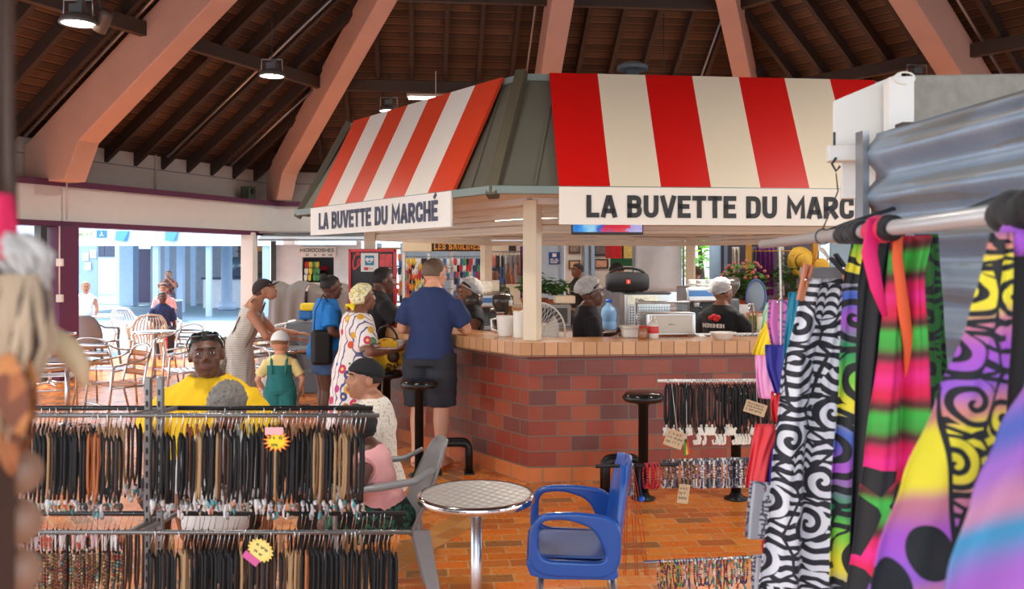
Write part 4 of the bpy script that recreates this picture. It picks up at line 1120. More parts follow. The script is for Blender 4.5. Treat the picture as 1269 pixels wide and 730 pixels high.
def head_hair(b, kind, mat, extra=None):
    k = b.k; hp_ = b.hpnt
    if kind == 'none': return
    if kind in ('short', 'buzz'):
        head_shell(b, 'hair', mat, 1.1 if kind == 'short' else 1.05, hairline(.42, -.5), .06, 3)
    elif kind == 'curly':
        head_shell(b, 'hair', mat, 1.2, hairline(.4, -.55), .14, 5, 7)
    elif kind == 'fuzzy':
        head_shell(b, 'hair', mat, 1.16, hairline(.4, -.6), .16, 5, 13, n=64, mm=44)
    elif kind == 'bun':
        head_shell(b, 'hair', mat, 1.08, hairline(.4, -.45), .03, 3)
        m = MB(); m.ell(hp_(0, -.05, .055), (.024 * k, .024 * k, .022 * k), b.HM, 14, 10, lambda d: 1 + .12 * noise.noise(d * 5)); m.build('hair_bun', mat, b.root, world=False)
    elif kind == 'braids':
        head_shell(b, 'hair', mat, 1.09, hairline(.36, -.5), .12, 3, 12)
        m = MB()
        for i in range(9):
            a = R(-150 + i * 15); x = math.sin(a) * .04; y = -abs(math.cos(a)) * .05
            p = [hp_(x, y - .008, -.01), hp_(x * 1.1, y - .018, -.04), hp_(x * 1.05, y - .016, -.075), hp_(x, y - .012, -.1)]
            m.tube(p, [.007 * k, .0075 * k, .0065 * k, .004 * k], 7)
        m.build('braids', mat, b.root, world=False)
    elif kind == 'ponytail':
        head_shell(b, 'hair', mat, 1.08, hairline(.36, -.5), .05, 3, 14)
        m = MB(); m.tube([hp_(0, -.055, .03), hp_(0, -.085, .015), hp_(0, -.09, -.03), hp_(0, -.08, -.06)], [.012 * k, .016 * k, .013 * k, .005 * k], 10); m.build('ponytail', mat, b.root, world=False)
    elif kind == 'net':
        head_shell(b, 'hair', mat, 1.06, hairline(.4, -.4), .03, 2)
        o = head_shell(b, 'hairnet', M_NET, 1.34, hairline(.36, -.34), .12, 8, 5, c=(0, -.017, .02))
        m = MB(); pts = []
        for i in range(24):
            t = 2 * PI * i / 24; pts.append(hp_(.049 * math.cos(t), .055 * math.sin(t) - .008, .018 + .02 * math.sin(t)))
        m.tube(pts, .003 * k, 6, closed=True); m.build('net_band', M_NET, b.root, world=False)
    elif kind in ('cap', 'capback'):
        head_shell(b, 'hair', mat, 1.06, hairline(.45, -.5), .04, 2)
        cm = extra
        head_shell(b, 'cap', cm, 1.14, lambda d: (d.z + .02 - .12 * d.y) * 9, 0, 0)
        s = 1 if kind == 'cap' else -1
        m = MB()
        def fn(u, v):
            a = R(-62 + 124 * u); r0 = .05; ext = .045 * v * math.cos(a * 1.1)
            return hp_(math.sin(a) * .047, s * (math.cos(a) * .056 + ext) - .004, .016 - .012 * v * (1 if s > 0 else .6))
        m.grid(12, 3, fn); m.build('cap_brim', cm, b.root, world=False, solid=.003)
        m = MB(); m.ell(hp_(0, -.005, .075), (.004 * k, .004 * k, .003 * k), b.HM, 8, 6); m.build('cap_button', cm, b.root, world=False)
    elif kind == 'headband':
        head_shell(b, 'hair', mat, 1.08, hairline(.42, -.5), .05, 3)
        head_shell(b, 'head_wrap', extra, 1.17, lambda d: min((d.z - .12 - .2 * d.y + .1) * 9, 1), .05, 4, 6)
    elif kind == 'scarf':
        head_shell(b, 'head_scarf', extra[0], 1.22, hairline(.3, -.75), .10, 4, 6)
        m = MB(); m.ell(hp_(0, -.062, -.03), (.02 * k, .016 * k, .015 * k), b.HM, 12, 8)
        for s in (-1, 1):
            m.tube([hp_(0, -.06, -.03), hp_(s * .03, -.078, -.028), hp_(s * .058, -.082, -.05)], [.009 * k, .017 * k, .004 * k], 10, flat=.5)
        m.tube([hp_(0, -.06, -.035), hp_(.008, -.075, -.07), hp_(.015, -.07, -.11)], [.009 * k, .018 * k, .008 * k], 10, flat=.4)
        m.build('scarf_knot', extra[1], b.root, world=False)

def garment(b, kind, mat, name=None, sleeve=.6, t0=-.1, t1=1.03, infl=.012, leg=.8, hem=None, flare=0.0, voxel=.012):
    """a garment a little outside the body, ending flat at neck, cuffs and hem"""
    H, w = b.H, b.w; m = MB(); infl *= H / 1.7
    def trs(lo, hi):
        ts = [q for q in TORSO if lo < q[0] < hi]
        def interp(t):
            for a, c in zip(TORSO, TORSO[1:]):
                if a[0] <= t <= c[0]:
                    f = (t - a[0]) / (c[0] - a[0]); return (t,) + tuple(x + (y - x) * f for x, y in zip(a[1:], c[1:]))
            return TORSO[0] if t < TORSO[0][0] else TORSO[-1]
        return [interp(lo)] + ts + [interp(hi)]
    if kind in ('top', 'dress'):
        q = trs(t0, t1)
        m.loft([b.tring(*r, infl=infl * (1.0 if r[0] < .8 else .85) + (.006 if r[0] < .5 else 0)) for r in q])
        if sleeve > 0:
            for s in (-1, 1):
                S = b.sh[s]; e, wr = b.arm[s]; aw = .55 + .45 * w
                end = S.lerp(e, min(sleeve, 1)); pts = [S + b.sd * (-s * .05 * H), S, S.lerp(end, .5), end]; rr = [.035 * H * aw + infl, .0355 * H * aw + infl, .034 * H * aw + infl * 1.15, .030 * H * aw + infl * 1.5]
                if sleeve > 1:
                    pts.append(e.lerp(wr, sleeve - 1)); rr.append(.022 * H * aw + infl)
                m.tube(pts, rr, 14)
    if kind == 'dress' or kind == 'skirt':
        # skirt from the hips down to the hem
        hz = hem; top = b.P + b.up * (.05 * b.SL); n = 22; rings = []
        for i in range(7):
            f = i / 6; z = top.z + (hz - top.z) * f
            a = (.1 * H * w + infl) * (1 + flare * f); d = (.076 * H * w + infl) * (1 + flare * 1.1 * f)
            c = top.lerp(V3(0, 0, hz), f); c.z = z
            rings.append([c + V3(a * math.cos(2 * PI * j / n) * (1 + .05 * f * math.sin(j * 4.0)), d * math.sin(2 * PI * j / n) * (1 + .05 * f * math.sin(j * 4.0)), 0) for j in range(n)])
        m.loft(list(reversed(rings)))
    if kind in ('shorts', 'trousers'):
        q = trs(-.17, .2)
        m.loft([b.tring(*r, infl=infl) for r in q])
        for s in (-1, 1):
            hip, kn, an = b.leg[s]; aw = .55 + .45 * w
            if kind == 'shorts':
                end = hip.lerp(kn, leg) if leg <= 1 else kn.lerp(an, leg - 1)
                pts = [hip + V3(0, 0, .02 * H), hip.lerp(end, .35), end]; rr = [.06 * H * w + infl, .057 * H * w + infl * 1.3, .048 * H * w + infl * 1.8]
                if leg > 1: pts.insert(2, kn); rr.insert(2, .044 * H * w + infl * 1.7)
                m.tube(pts, rr, 16)
            else:
                m.tube([hip + V3(0, 0, .02 * H), hip.lerp(kn, .4), kn, kn.lerp(an, .5), an + V3(0, 0, -.005)], [.06 * H * w + infl, .055 * H * w + infl, .040 * H * aw + infl * 1.2, .034 * H * aw + infl * 1.4, .028 * H + infl * 1.2], 16)
                m.ell(kn, (.04 * H * aw + infl * 1.2,) * 3, None, 12, 8)
    me = fuse(m, voxel * max(.7, H / 1.7), 3)
    # soft cloth folds
    nv = len(me.vertices); co = np.empty(nv * 3); no = np.empty(nv * 3)
    me.vertices.foreach_get('co', co); me.vertices.foreach_get('normal', no)
    co = co.reshape(-1, 3); no = no.reshape(-1, 3)
    h = np.sin(co[:, 2] * 41 + co[:, 0] * 33 + np.sin(co[:, 1] * 27) * 2) * np.sin(co[:, 0] * 29 - co[:, 2] * 17 + 1.3)
    co += no * (h * .0042)[:, None]
    me.vertices.foreach_set('co', co.ravel())
    return link(me, name or {'top': 'shirt', 'dress': 'dress', 'shorts': 'shorts', 'trousers': 'trousers', 'skirt': 'skirt'}[kind], mat, b.root)
# ------------------------------------------------------------------ the people of the photo
def face_to(dx, dy): return math.degrees(math.atan2(-dx, dy))     # yaw that turns local +Y to that direction
LF = td(0); LN = md(0)                       # along the left counter face (away from the near corner) and out of it
YIN = face_to(*(-LN)[:2])                    # looking at the left counter
YR = face_to(*(-md(5))[:2])

# pattern materials
def floral_mat():
    t = NT('floral_cotton'); co = t.obj()
    v = t.n('TexVoronoi', {'Scale': 9.5, 'Randomness': .9}); t.put(v, 0, co)
    base = lin((236, 226, 220))
    hue = t.ramp(t.n('SeparateColor', {0: v.outputs['Color']}).outputs[0], [(0, (206, 60, 96)), (.3, (214, 84, 60)), (.5, (70, 84, 150)), (.66, (224, 170, 60)), (.82, (190, 60, 130)), (.92, (90, 130, 90))], 'CONSTANT')
    d = v.outputs['Distance']
    flower = t.math('LESS_THAN', d, .36); eye = t.math('LESS_THAN', d, .14)
    w = t.n('TexWave', {'Scale': 5.0, 'Distortion': 9.0, 'Detail': 2.0}); t.put(w, 0, co)
    c = t.mix(t.math('GREATER_THAN', w.outputs[1], .9), base, lin((92, 96, 140)))
    c = t.mix(flower, c, hue); c = t.mix(eye, c, lin((244, 206, 120)))
    t.set(color=c, rough=.85); return t.m
def stripe_mat(name, a, b, scale, rot=(0, 0, 0), duty=.5):
    t = NT(name); mp = t.n('Mapping'); t.put(mp, 0, t.obj()); mp.inputs[2].default_value = rot
    w = t.n('TexWave', {'Scale': scale, 'Distortion': 1.2, 'Detail': 1.0}); t.put(w, 0, mp)
    t.set(color=t.mix(t.math('GREATER_THAN', w.outputs[1], duty), lin(a), lin(b)), rough=.85); return t.m
def print_mat(name, base, stops, scale):
    t = NT(name); nz = t.noise(t.obj(), scale, 3.0, .6)
    t.set(color=t.ramp(nz.outputs[0], stops, 'CONSTANT'), rough=.85); return t.m
C_FLORAL = floral_mat()
C_STRIPE = stripe_mat('white_grey_striped_cotton', (226, 220, 210), (150, 144, 140), 22, (0, R(90), 0), .62)
C_DOTS = print_mat('cream_dotted_knit', None, [(0, (196, 176, 150)), (.42, (232, 224, 212)), (.62, (214, 200, 180))], 60)
C_SCARF = print_mat('yellow_print_cotton', None, [(0, (236, 222, 150)), (.4, (242, 236, 206)), (.52, (90, 82, 60)), (.56, (240, 220, 120)), (.7, (232, 140, 130))], 40)
C_YEL = cloth('yellow_cotton', (236, 190, 22)); C_NAVY = cloth('navy_pique', (38, 54, 98)); C_BLACK = cloth('black_cotton', (24, 24, 27)); C_BLUE = cloth('bright_blue_cotton', (30, 124, 206))
C_PINK = cloth('pink_cotton', (236, 170, 168)); C_TEAL = cloth('teal_corduroy', (40, 122, 122)); C_DENIM = cloth('denim', (70, 98, 140)); C_CHAR = cloth('charcoal_sports_cloth', (44, 46, 54)); C_WHITE = cloth('white_cotton', (238, 236, 232))
C_RUST = cloth('rust_cotton', (128, 62, 46)); C_GREEN = print_mat('green_leaf_print', None, [(0, (22, 24, 26)), (.5, (28, 92, 74)), (.6, (24, 30, 34))], 22); C_BRIGHTY = cloth('bright_yellow_silk', (240, 214, 40)); C_CREAMY = cloth('cream_cotton', (238, 226, 200)); C_PALE = cloth('pale_yellow_cotton', (240, 220, 150)); C_RED = cloth('red_cotton', (196, 30, 50))

# 1 man in a navy polo at the left counter
P = at(532, 420, 7.42); P.z = 0
b = human('man with short hair in navy polo and dark shorts leaning on left counter', P, -14, 1.79, lean=9, skin=SK_FAIR, hair=('short', H_AUB), hyaw=-26, hpit=4, w=1.08,
    arms={'L': ((-.27, .06, 1.15), (-.16, .33, 1.13)), 'R': ((.29, .12, 1.15), (.12, .36, 1.17)), 'nL': (0, 0, -1), 'nR': (-.6, 0, -.6)},
    outfit=[dict(kind='shorts', mat=C_CHAR, leg=.98, infl=.018), dict(kind='top', mat=C_NAVY, sleeve=.78, t0=-.08, infl=.017, name='polo_shirt')])
m = MB(); m.tube([b.N + b.up * .0 + Vector((.058 * math.cos(t), .054 * math.sin(t) - .008, .012 * math.sin(t))) for t in [2 * PI * i / 20 for i in range(20)]], .013, 8, closed=True); m.build('collar', C_NAVY, b.root, world=False)
hip, kn, an = b.leg[1]; m = MB()
for (f0, f1, ma) in ((.2, .62, 0), (.62, .98, 1)):
    m.cur = ma
    pts = [hip.lerp(kn, f0) + Vector((.118 - .012 * f0, -.005, 0)), hip.lerp(kn, f1) + Vector((.118 - .012 * f1, -.005, 0))]
    m.bar(pts[0], pts[1], .012, .06, (0, 1, 0))
m.build('side_stripe', [C_WHITE, cloth('sky_blue_stripe', (110, 160, 200))], b.root, bevel=.004, world=False)

# 2 woman in a flowered dress and a yellow head scarf
P = at(437, 420, 7.55); P.z = 0
b = human('woman in white flowered dress and yellow head scarf holding a paper cup', P, -62, 1.56, lean=7, skin=SK_BROWN, female=True, w=1.16, hair=('scarf', H_BLACK, (C_SCARF, C_BRIGHTY)), hyaw=0, hpit=-6,
    arms={'L': ((-.27, .1, .98), (-.08, .36, .97)), 'R': ((.27, .06, .97), (.1, .35, .96)), 'nL': (.3, 0, .9), 'nR': (-.5, 0, .8)}, curl=(55, 55),
    outfit=[dict(kind='dress', mat=C_FLORAL, sleeve=.8, hem=.3, flare=.28, infl=.03, t1=.98)])
wr = b.arm[1][1]; c = b.root.matrix_basis @ (wr + Vector((-.06, .07, .03)))
t = thing('paper_cup', 'small white paper cup held by the woman in the flowered dress', 'cup', c)
m = MB(); m.lathe([(.0, -.04), (.028, -.04), (.036, .045), (.039, .048), (.034, .045), (.026, -.036), (0, -.036)], c=c, n=20); m.build('cup_wall', M_WHITE, t)
m = MB(); m.lathe([(0, .03), (.032, .03)], c=c, n=20); m.build('drink', pm('coffee', (70, 44, 30), .2), t)

# 3 woman in a bright blue T-shirt with a bag
P = at(402, 420, 8.75); P.z = 0
b = human('woman in bright blue T-shirt and denim shorts carrying a black shoulder bag', P, -68, 1.62, lean=4, skin=SK_DARK, female=True, w=1.12, hair=('bun', H_BLACK), hyaw=6, hpit=2, belly=.012,
    arms={'L': ((-.24, .06, 1.06), (-.1, .26, 1.02)), 'R': ((.26, .02, 1.05), (.2, .2, .98))},
    outfit=[dict(kind='shorts', mat=C_DENIM, leg=.55, infl=.02), dict(kind='top', mat=C_BLUE, sleeve=.8, t0=-.26, infl=.026)])
bm = pm('black_bag_leather', (26, 25, 27), .5, bump=.15)
m = MB(); m.box((.23, -.07, .9), (.1, .2, .34)); t = thing('shoulder_bag', 'black shoulder bag hanging at the side of the woman in blue', 'bag', b.root.matrix_basis @ Vector((.25, .02, .66)), R(-68))
o = m.build('bag_body', bm, t, world=False, bevel=.04, seg=4); o.location = (-.25, -.02, -.66)
m = MB(); m.tube([(.22, -.14, 1.04), (.19, -.12, 1.25), (.1, -.03, 1.4), (.16, .04, 1.28), (.23, -.02, 1.04)], .012, 8, flat=.5); o = m.build('strap', bm, t, world=False); o.location = (-.25, -.02, -.66)

# 4 man in black
P = at(452, 420, 8.5); P.z = 0
human('young man in black T-shirt leaning on the far end of the left counter', P, YIN + 2, 1.73, lean=16, skin=SK_DARK, hair=('short', H_BLACK), hyaw=-20, hpit=2, w=1.1,
    arms={'L': ((-.32, .16, 1.15), (-.16, .36, 1.135)), 'R': ((.3, .2, 1.14), (.1, .4, 1.135)), 'nL': (0, 0, -1), 'nR': (0, 0, -1)},
    outfit=[dict(kind='trousers', mat=C_CHAR, infl=.015), dict(kind='top', mat=C_BLACK, sleeve=.85, t0=-.12, infl=.02)])

# 5 mother in a striped dress, 6 her child
P = at(294, 420, 9.0); P.z = 0
b = human('woman in pale striped sundress and dark cap bending over a child', P, -78, 1.64, lean=23, skin=SK_TAN, female=True, hair=('cap', H_BROWN, cloth('dark_brown_cap', (52, 44, 44))), hpit=-30, hyaw=-4, w=1.0,
    arms={'L': ((-.24, .34, 1.0), (-.1, .6, .98)), 'R': ((.25, .3, .98), (.1, .58, .94)), 'nL': (0, 0, -1), 'nR': (0, 0, -1)},
    outfit=[dict(kind='dress', mat=C_STRIPE, sleeve=0, t1=.82, hem=.42, flare=.32, infl=.02)])
m = MB()
for s in (-1, 1):
    p = b.P + b.up * (.74 * b.SL)
    m.tube([p + b.sd * (s * .09) + b.fw * .115, b.N + b.sd * (s * .075) + b.up * .0 + b.fw * .02, p + b.sd * (s * .09) - b.fw * .105], .008, 6)
m.build('dress_straps', C_STRIPE, b.root, world=False)
t = thing('backpack', 'grey cloth backpack on the back of the woman in the striped dress', 'bag', b.root.matrix_basis @ Vector((.0, -.13, .5)), R(-78))
m = MB(); m.ell((0, 0, .2), (.17, .1, .26), None, 20, 14, lambda d: 1 + .14 * noise.noise(d * 3) + .1 * abs(d.x) ** 4); m.build('bag_body', print_mat('beige_camouflage', None, [(0, (120, 112, 100)), (.45, (176, 166, 150)), (.6, (206, 198, 184))], 9), t, world=False)
m = MB(); m.ell((0, -.085, .14), (.1, .035, .1), None, 14, 10); m.build('front_pocket', cloth('grey_pocket', (150, 142, 130)), t, world=False)
m = MB()
for s in (-1, 1): m.tube([(s * .09, .05, .4), (s * .1, .16, .66), (s * .1, .3, .85), (s * .1, .40, .8), (s * .14, .30, .5), (s * .13, .08, .12)], .014, 8, flat=.4)
m.build('shoulder_straps', cloth('brown_strap', (98, 84, 74)), t, world=False)
P = at(347, 420, 8.45); P.z = 0
b = human('small child in teal dungarees and white cap standing before the woman', P, 8, 1.0, hs=1.62, skin=SK_FAIR, hair=('capback', H_BLOND, C_WHITE), hpit=12, hyaw=-6, voxel=.007,
    arms={'L': ((-.21, .0, .6), (-.15, .09, .48)), 'R': ((.21, .0, .6), (.17, .06, .47))}, w=1.15,
    outfit=[dict(kind='top', mat=C_PALE, sleeve=.75, t0=.2, infl=.02), dict(kind='top', mat=C_TEAL, name='dungaree_bib', sleeve=0, t0=-.1, t1=.72, infl=.035), dict(kind='shorts', mat=C_TEAL, leg=.9, infl=.04)])
m = MB()
for s in (-1, 1): m.tube([(s * .06, -.105, .66), (s * .07, -.085, .78), (s * .07, .0, .85), (s * .06, .09, .7)], .012, 6, flat=.5)
m.build('dungaree_straps', C_TEAL, b.root, world=False)

# 7 seated man in yellow
P = at(262, 500, 5.0); P.z = 0
b = human('seated man in yellow T-shirt with dark sunglasses pushed up on his head', P, 178, 1.74, sit=.42, lean=4, skin=SK_DARK, hair=('short', H_BLACK), w=1.2, hyaw=20, hpit=-4, hroll=4, voxel=.007, belly=.02, 
    arms={'L': ((-.34, .06, .74), (-.22, .3, .7)), 'R': ((.34, .06, .74), (.22, .3, .7))},
    outfit=[dict(kind='shorts', mat=C_CHAR, leg=.98), dict(kind='top', mat=C_YEL, sleeve=.9, t0=-.1, infl=.026)])
t = thing('sunglasses', 'dark sunglasses on the head of the man in yellow', 'sunglasses', b.root.matrix_basis @ b.hpnt(0, .03, .06), R(178))
m = MB(); MI = b.root.matrix_basis
for s in (-1, 1):
    m.ell(b.hpnt(s * .022, .036, .058), (.034, .012, .02), b.HM, 14, 10)
m.tube([b.hpnt(-.008, .043, .056), b.hpnt(.008, .043, .056)], .004, 6)
for s in (-1, 1): m.tube([b.hpnt(s * .042, .03, .055), b.hpnt(s * .054, -.01, .035), b.hpnt(s * .052, -.035, .012)], .004, 6)
m.v = [tuple(MI @ Vector(v)) for v in m.v]; m.build('frame', pm('dark_lens', (24, 26, 32), .08, coat=.5), t)

# 8 grey-haired person in front of him, seen from behind
P = at(268, 500, 4.25); P.z = 0
human('grey-haired seated person seen from behind in front of the man in yellow', P, -4, 1.38, sit=.38, lean=14, skin=SK_BROWN, hair=('fuzzy', H_GREY), hs=1.22, w=1.1, hpit=-6,
    outfit=[dict(kind='trousers', mat=C_CHAR), dict(kind='top', mat=cloth('pale_grey_cotton', (196, 192, 190)), sleeve=.8)])

# 9 laughing woman with the black head wrap, 10 the girl in pink
P = at(470, 500, 4.95); P.z = 0
b = human('laughing woman in black head wrap and cream knit top seated by the rack', P, 88, 1.52, sit=.38, lean=6, skin=SK_TAN, female=True, hair=('headband', H_BLACK, cloth('black_wrap', (22, 21, 24))), w=1.14, hyaw=28, hpit=-4, smile=True, voxel=.007,
    arms={'R': ((.27, .02, .74), (.06, .16, .86)), 'L': ((-.26, .05, .72), (-.12, .3, .72))},
    outfit=[dict(kind='trousers', mat=C_CHAR), dict(kind='top', mat=C_DOTS, sleeve=.75, infl=.02)])
P = at(484, 560, 4.3); P.z = 0
b = human('girl in sleeveless pink top with braided hair bending over the necklaces', P, 84, 1.2, sit=.40, lean=20, hs=1.2, skin=SK_DARK, hair=('braids', H_BLACK), hpit=-30, hyaw=4, voxel=.007, w=1.1,
    arms={'L': ((-.18, .12, .62), (-.08, .3, .58)), 'R': ((.19, .1, .62), (.14, .3, .54))},
    outfit=[dict(kind='top', mat=C_PINK, sleeve=0, t0=-.14, t1=.95, infl=.016), dict(kind='shorts', mat=C_GREEN, leg=.95, infl=.025)])
for s in (-1, 1):
    m = MB(); m.tube([b.sh[s] + Vector((-s * .012 + .03 * s * math.cos(t) * .2, .056 * math.cos(t), .06 * math.sin(t) - .005)) for t in [2 * PI * i / 16 for i in range(16)]], .011, 8, closed=True)
    m.build('armhole_frill', C_PINK, b.root, world=False)
m = MB(); m.ell(b.hpnt(.03, -.05, -.06), (.012, .012, .012)); m.ell(b.hpnt(-.03, -.05, -.07), (.012, .012, .012)); m.build('hair_beads', pm('lime_bead', (170, 200, 60), .4), b.root, world=False)

# 11-13 staff in hairnets behind the counter
P = at(588, 420, 8.45); P.z = 0
human('worker in hairnet and black sleeveless top behind the left counter', P, face_to(-.9, -.35), 1.58, skin=SK_BROWN, female=True, hair=('net', H_BLACK), lean=5, hpit=-12, voxel=.008,
    arms={'L': ((-.22, .12, 1.02), (-.1, .32, 1.0)), 'R': ((.22, .1, 1.02), (.1, .32, 1.02))},
    outfit=[dict(kind='trousers', mat=C_CHAR), dict(kind='top', mat=C_BLACK, sleeve=.12, infl=.016)])
P = at(724, 420, 7.75); P.z = 0
human('worker in hairnet and black T-shirt standing beside the white fan', P, -80, 1.59, skin=SK_DARK, female=True, hair=('net', H_BLACK), lean=4, hpit=-2, w=1.08,
    arms={'L': ((-.22, .1, 1.04), (-.06, .3, 1.08)), 'R': ((.24, .04, 1.0), (.12, .26, 1.06))},
    outfit=[dict(kind='trousers', mat=C_CHAR), dict(kind='top', mat=C_BLACK, sleeve=.85, infl=.02)])
P = at(893, 420, 8.3); P.z = 0
b = human('worker in hairnet seen from behind with a red print on a black T-shirt', P, -38, 1.57, skin=SK_BROWN, female=True, hair=('net', H_BLACK), lean=2, hyaw=-24, w=1.12,
    arms={'L': ((-.24, .1, 1.02), (-.1, .32, 1.0)), 'R': ((.26, .08, 1.0), (.14, .3, .96))},
    outfit=[dict(kind='trousers', mat=C_CHAR), dict(kind='top', mat=C_BLACK, sleeve=.85, infl=.022)])
m = MB()
zb = b.P.z + b.SL * .72; yb = -.142
for dx, dz, r in ((-.03, .035, .03), (.0, .05, .03), (.035, .04, .032), (.02, .02, .028)): m.ell((dx, yb + .002, zb + dz), (r, .016, r * .7), None, 12, 8)
m.build('red_print', pm('red_print', (214, 36, 44), .6), b.root, world=False)
m = MB(); text(m, 'HEINEKEN', (.105, yb - .006, zb - .055), (-1, 0, 0), (0, 0, 1), (0, -1, 0), .036, length=.21, weight=.16, th=.012); m.build('white_print', M_WHITE, b.root, world=False)

# 14 man in a dark cap behind the loudspeaker
P = at(764, 420, 11.2); P.z = 0
human('man in black knit cap standing behind the black loudspeaker', P, 176, 1.74, skin=SK_BROWN, hair=('headband', H_BLACK, cloth('black_knit', (26, 26, 30))), outfit=[dict(kind='trousers', mat=C_CHAR), dict(kind='top', mat=cloth('grey_cotton', (110, 112, 118)), sleeve=.8)])
# beyond the bar
def passer(label, px, Y, yaw, H, sk, hair, top, bottom, **kw):
    P = at(px, 400, Y); P.z = 0
    out = kw.pop('outfit', None) or [dict(kind=kw.pop('bk', 'trousers'), mat=bottom, leg=.8), dict(kind='top', mat=top, sleeve=kw.pop('slv', .8), infl=.018)]
    return human(label, P, yaw, H, skin=sk, hair=hair, outfit=out, voxel=.014, **kw)
passer('shopper in dark sleeveless top walking past the shops behind the bar', 717, 15.5, 120, 1.74, SK_BROWN, ('short', H_BLACK), C_BLACK, C_CHAR, slv=.1)
passer('shopper in pale shirt looking at goods past the far right post', 862, 14.5, 70, 1.7, SK_TAN, ('short', H_BROWN), cloth('pale_shirt', (226, 214, 206)), C_DENIM, arms={'L': ((-.24, .1, 1.1), (-.1, .34, 1.02)), 'R': ((.24, .1, 1.1), (.1, .36, 1.0))})
passer('stallkeeper in green printed shirt standing behind the potted plants', 614, 15.2, 160, 1.66, SK_BROWN, ('short', H_BLACK), print_mat('olive_print', None, [(0, (60, 66, 48)), (.5, (120, 120, 90)), (.62, (50, 50, 40))], 16), C_CHAR)
passer('shopper in red cap at the window of the white stall', 402, 18.2, -60, 1.7, SK_BROWN, ('cap', H_BLACK, C_RED), C_NAVY, C_CHAR)
passer('shopkeeper in yellow cap inside the window of the white stall', 384, 18.6, 190, 1.62, SK_BROWN, ('cap', H_BLACK, C_BRIGHTY), cloth('moss_green', (96, 112, 60)), C_CHAR)
# courtyard
passer('girl with fair hair bun in white sleeveless top standing by the courtyard table', 106, 17.0, -150, 1.36, SK_TAN, ('bun', H_BLOND), C_WHITE, cloth('pale_pink_shorts', (222, 170, 160)), slv=.05, bk='shorts', hs=1.14, arms={'L': ((-.2, .06, .84), (-.16, .16, .7)), 'R': ((.2, .06, .84), (.14, .16, .7))})
passer('person in rust coloured shirt seated at the courtyard table beside the plum column', 84, 15.6, -60, 1.66, SK_BROWN, ('curly', H_BLACK), C_RUST, C_CHAR, sit=.45)
passer('boy in dark blue top seated on a white chair with his back turned', 201, 16.2, -150, 1.42, SK_DARK, ('buzz', H_BLACK), C_NAVY, C_CHAR, sit=.44, hs=1.1)
passer('small child with fair curls standing behind the seated boy', 203, 17.2, 190, 1.32, SK_TAN, ('curly', H_BROWN), C_PINK, C_RED, hs=1.18)
passer('person in patterned top seated far across the courtyard eating', 209, 26.5, 185, 1.7, SK_BROWN, ('short', H_BLACK), print_mat('dark_print', None, [(0, (40, 30, 34)), (.5, (150, 70, 60)), (.6, (50, 40, 44))], 14), C_CHAR, sit=.62, arms={'L': ((-.24, .12, 1.0), (-.08, .2, 1.2)), 'R': ((.24, .12, 1.0), (.08, .2, 1.2))})
# ------------------------------------------------------------------ stools, tables, chairs
M_VINYL = pm('black_vinyl', (20, 20, 22), .22, var=.1, coat=.3)
def bar_stool(p, label, group=None):
    t = thing('bar_stool', label, 'stool', p, group=group)
    m = MB(); m.lathe([(0, .775), (.09, .775), (.125, .77), (.142, .755), (.147, .735), (.142, .715), (.13, .705), (0, .705)], n=32); m.build('seat', M_VINYL, t, world=False)
    m = MB(); m.lathe([(.149, .725), (.152, .73), (.152, .74), (.149, .745)], n=32, caps=False); m.build('seat_piping', M_BLACK, t, world=False)
    m = MB(); m.lathe([(.036, .015), (.036, .68), (.06, .69), (.06, .705)], n=20); m.build('pedestal', M_BLACKM, t, world=False)
    m = MB(); m.lathe([(.0, 0), (.085, 0), (.085, .012), (.05, .025), (.036, .05)], n=28); m.build('base_plate', M_BLACKM, t, world=False)
    return t
for x, Y, lab in ((-.745, 7.12, 'black round bar stool behind the man in the navy polo'), (-1.1, 7.78, 'black round bar stool with a yellow bag on its seat'),
                  (.95, 6.42, 'black round bar stool in front of the brick wall right of the blue chair'), (1.62, 6.42, 'black round bar stool partly hidden behind the hanging black cord necklaces')):
    bar_stool(Vector((x, Y, 0)), lab)
def foot_rail(p, rz, label):
    t = thing('foot_rail', label, 'foot rail', p, rz)
    for dy in (-.05, .05):
        m = MB(); pts = [Vector((-.13, dy, 0))] + [Vector((-.13 + .06 * (1 - math.cos(a)), dy, .19 + .06 * math.sin(a))) for a in [PI / 2 * i / 5 for i in range(6)]] + [Vector((.07 + .06 * math.sin(a), dy, .19 + .06 * math.cos(a))) for a in [PI / 2 * i / 5 for i in range(6)]] + [Vector((.13, dy, 0))]
        m.tube(pts, .028, 12); m.build('bent_tube', M_BLACKM, t, world=False)
    m = MB(); m.box((-.13, 0, .006), (.08, .18, .012)); m.box((.13, 0, .006), (.08, .18, .012)); m.build('floor_plate', M_BLACKM, t, world=False, bevel=.003)
foot_rail(Vector((-.48, 7.22, 0)), R(-54 + 60), 'bent black foot rail on the floor by the left brick face')
foot_rail(Vector((.82, 6.6, 0)), R(6), 'bent black foot rail on the floor by the front brick face')
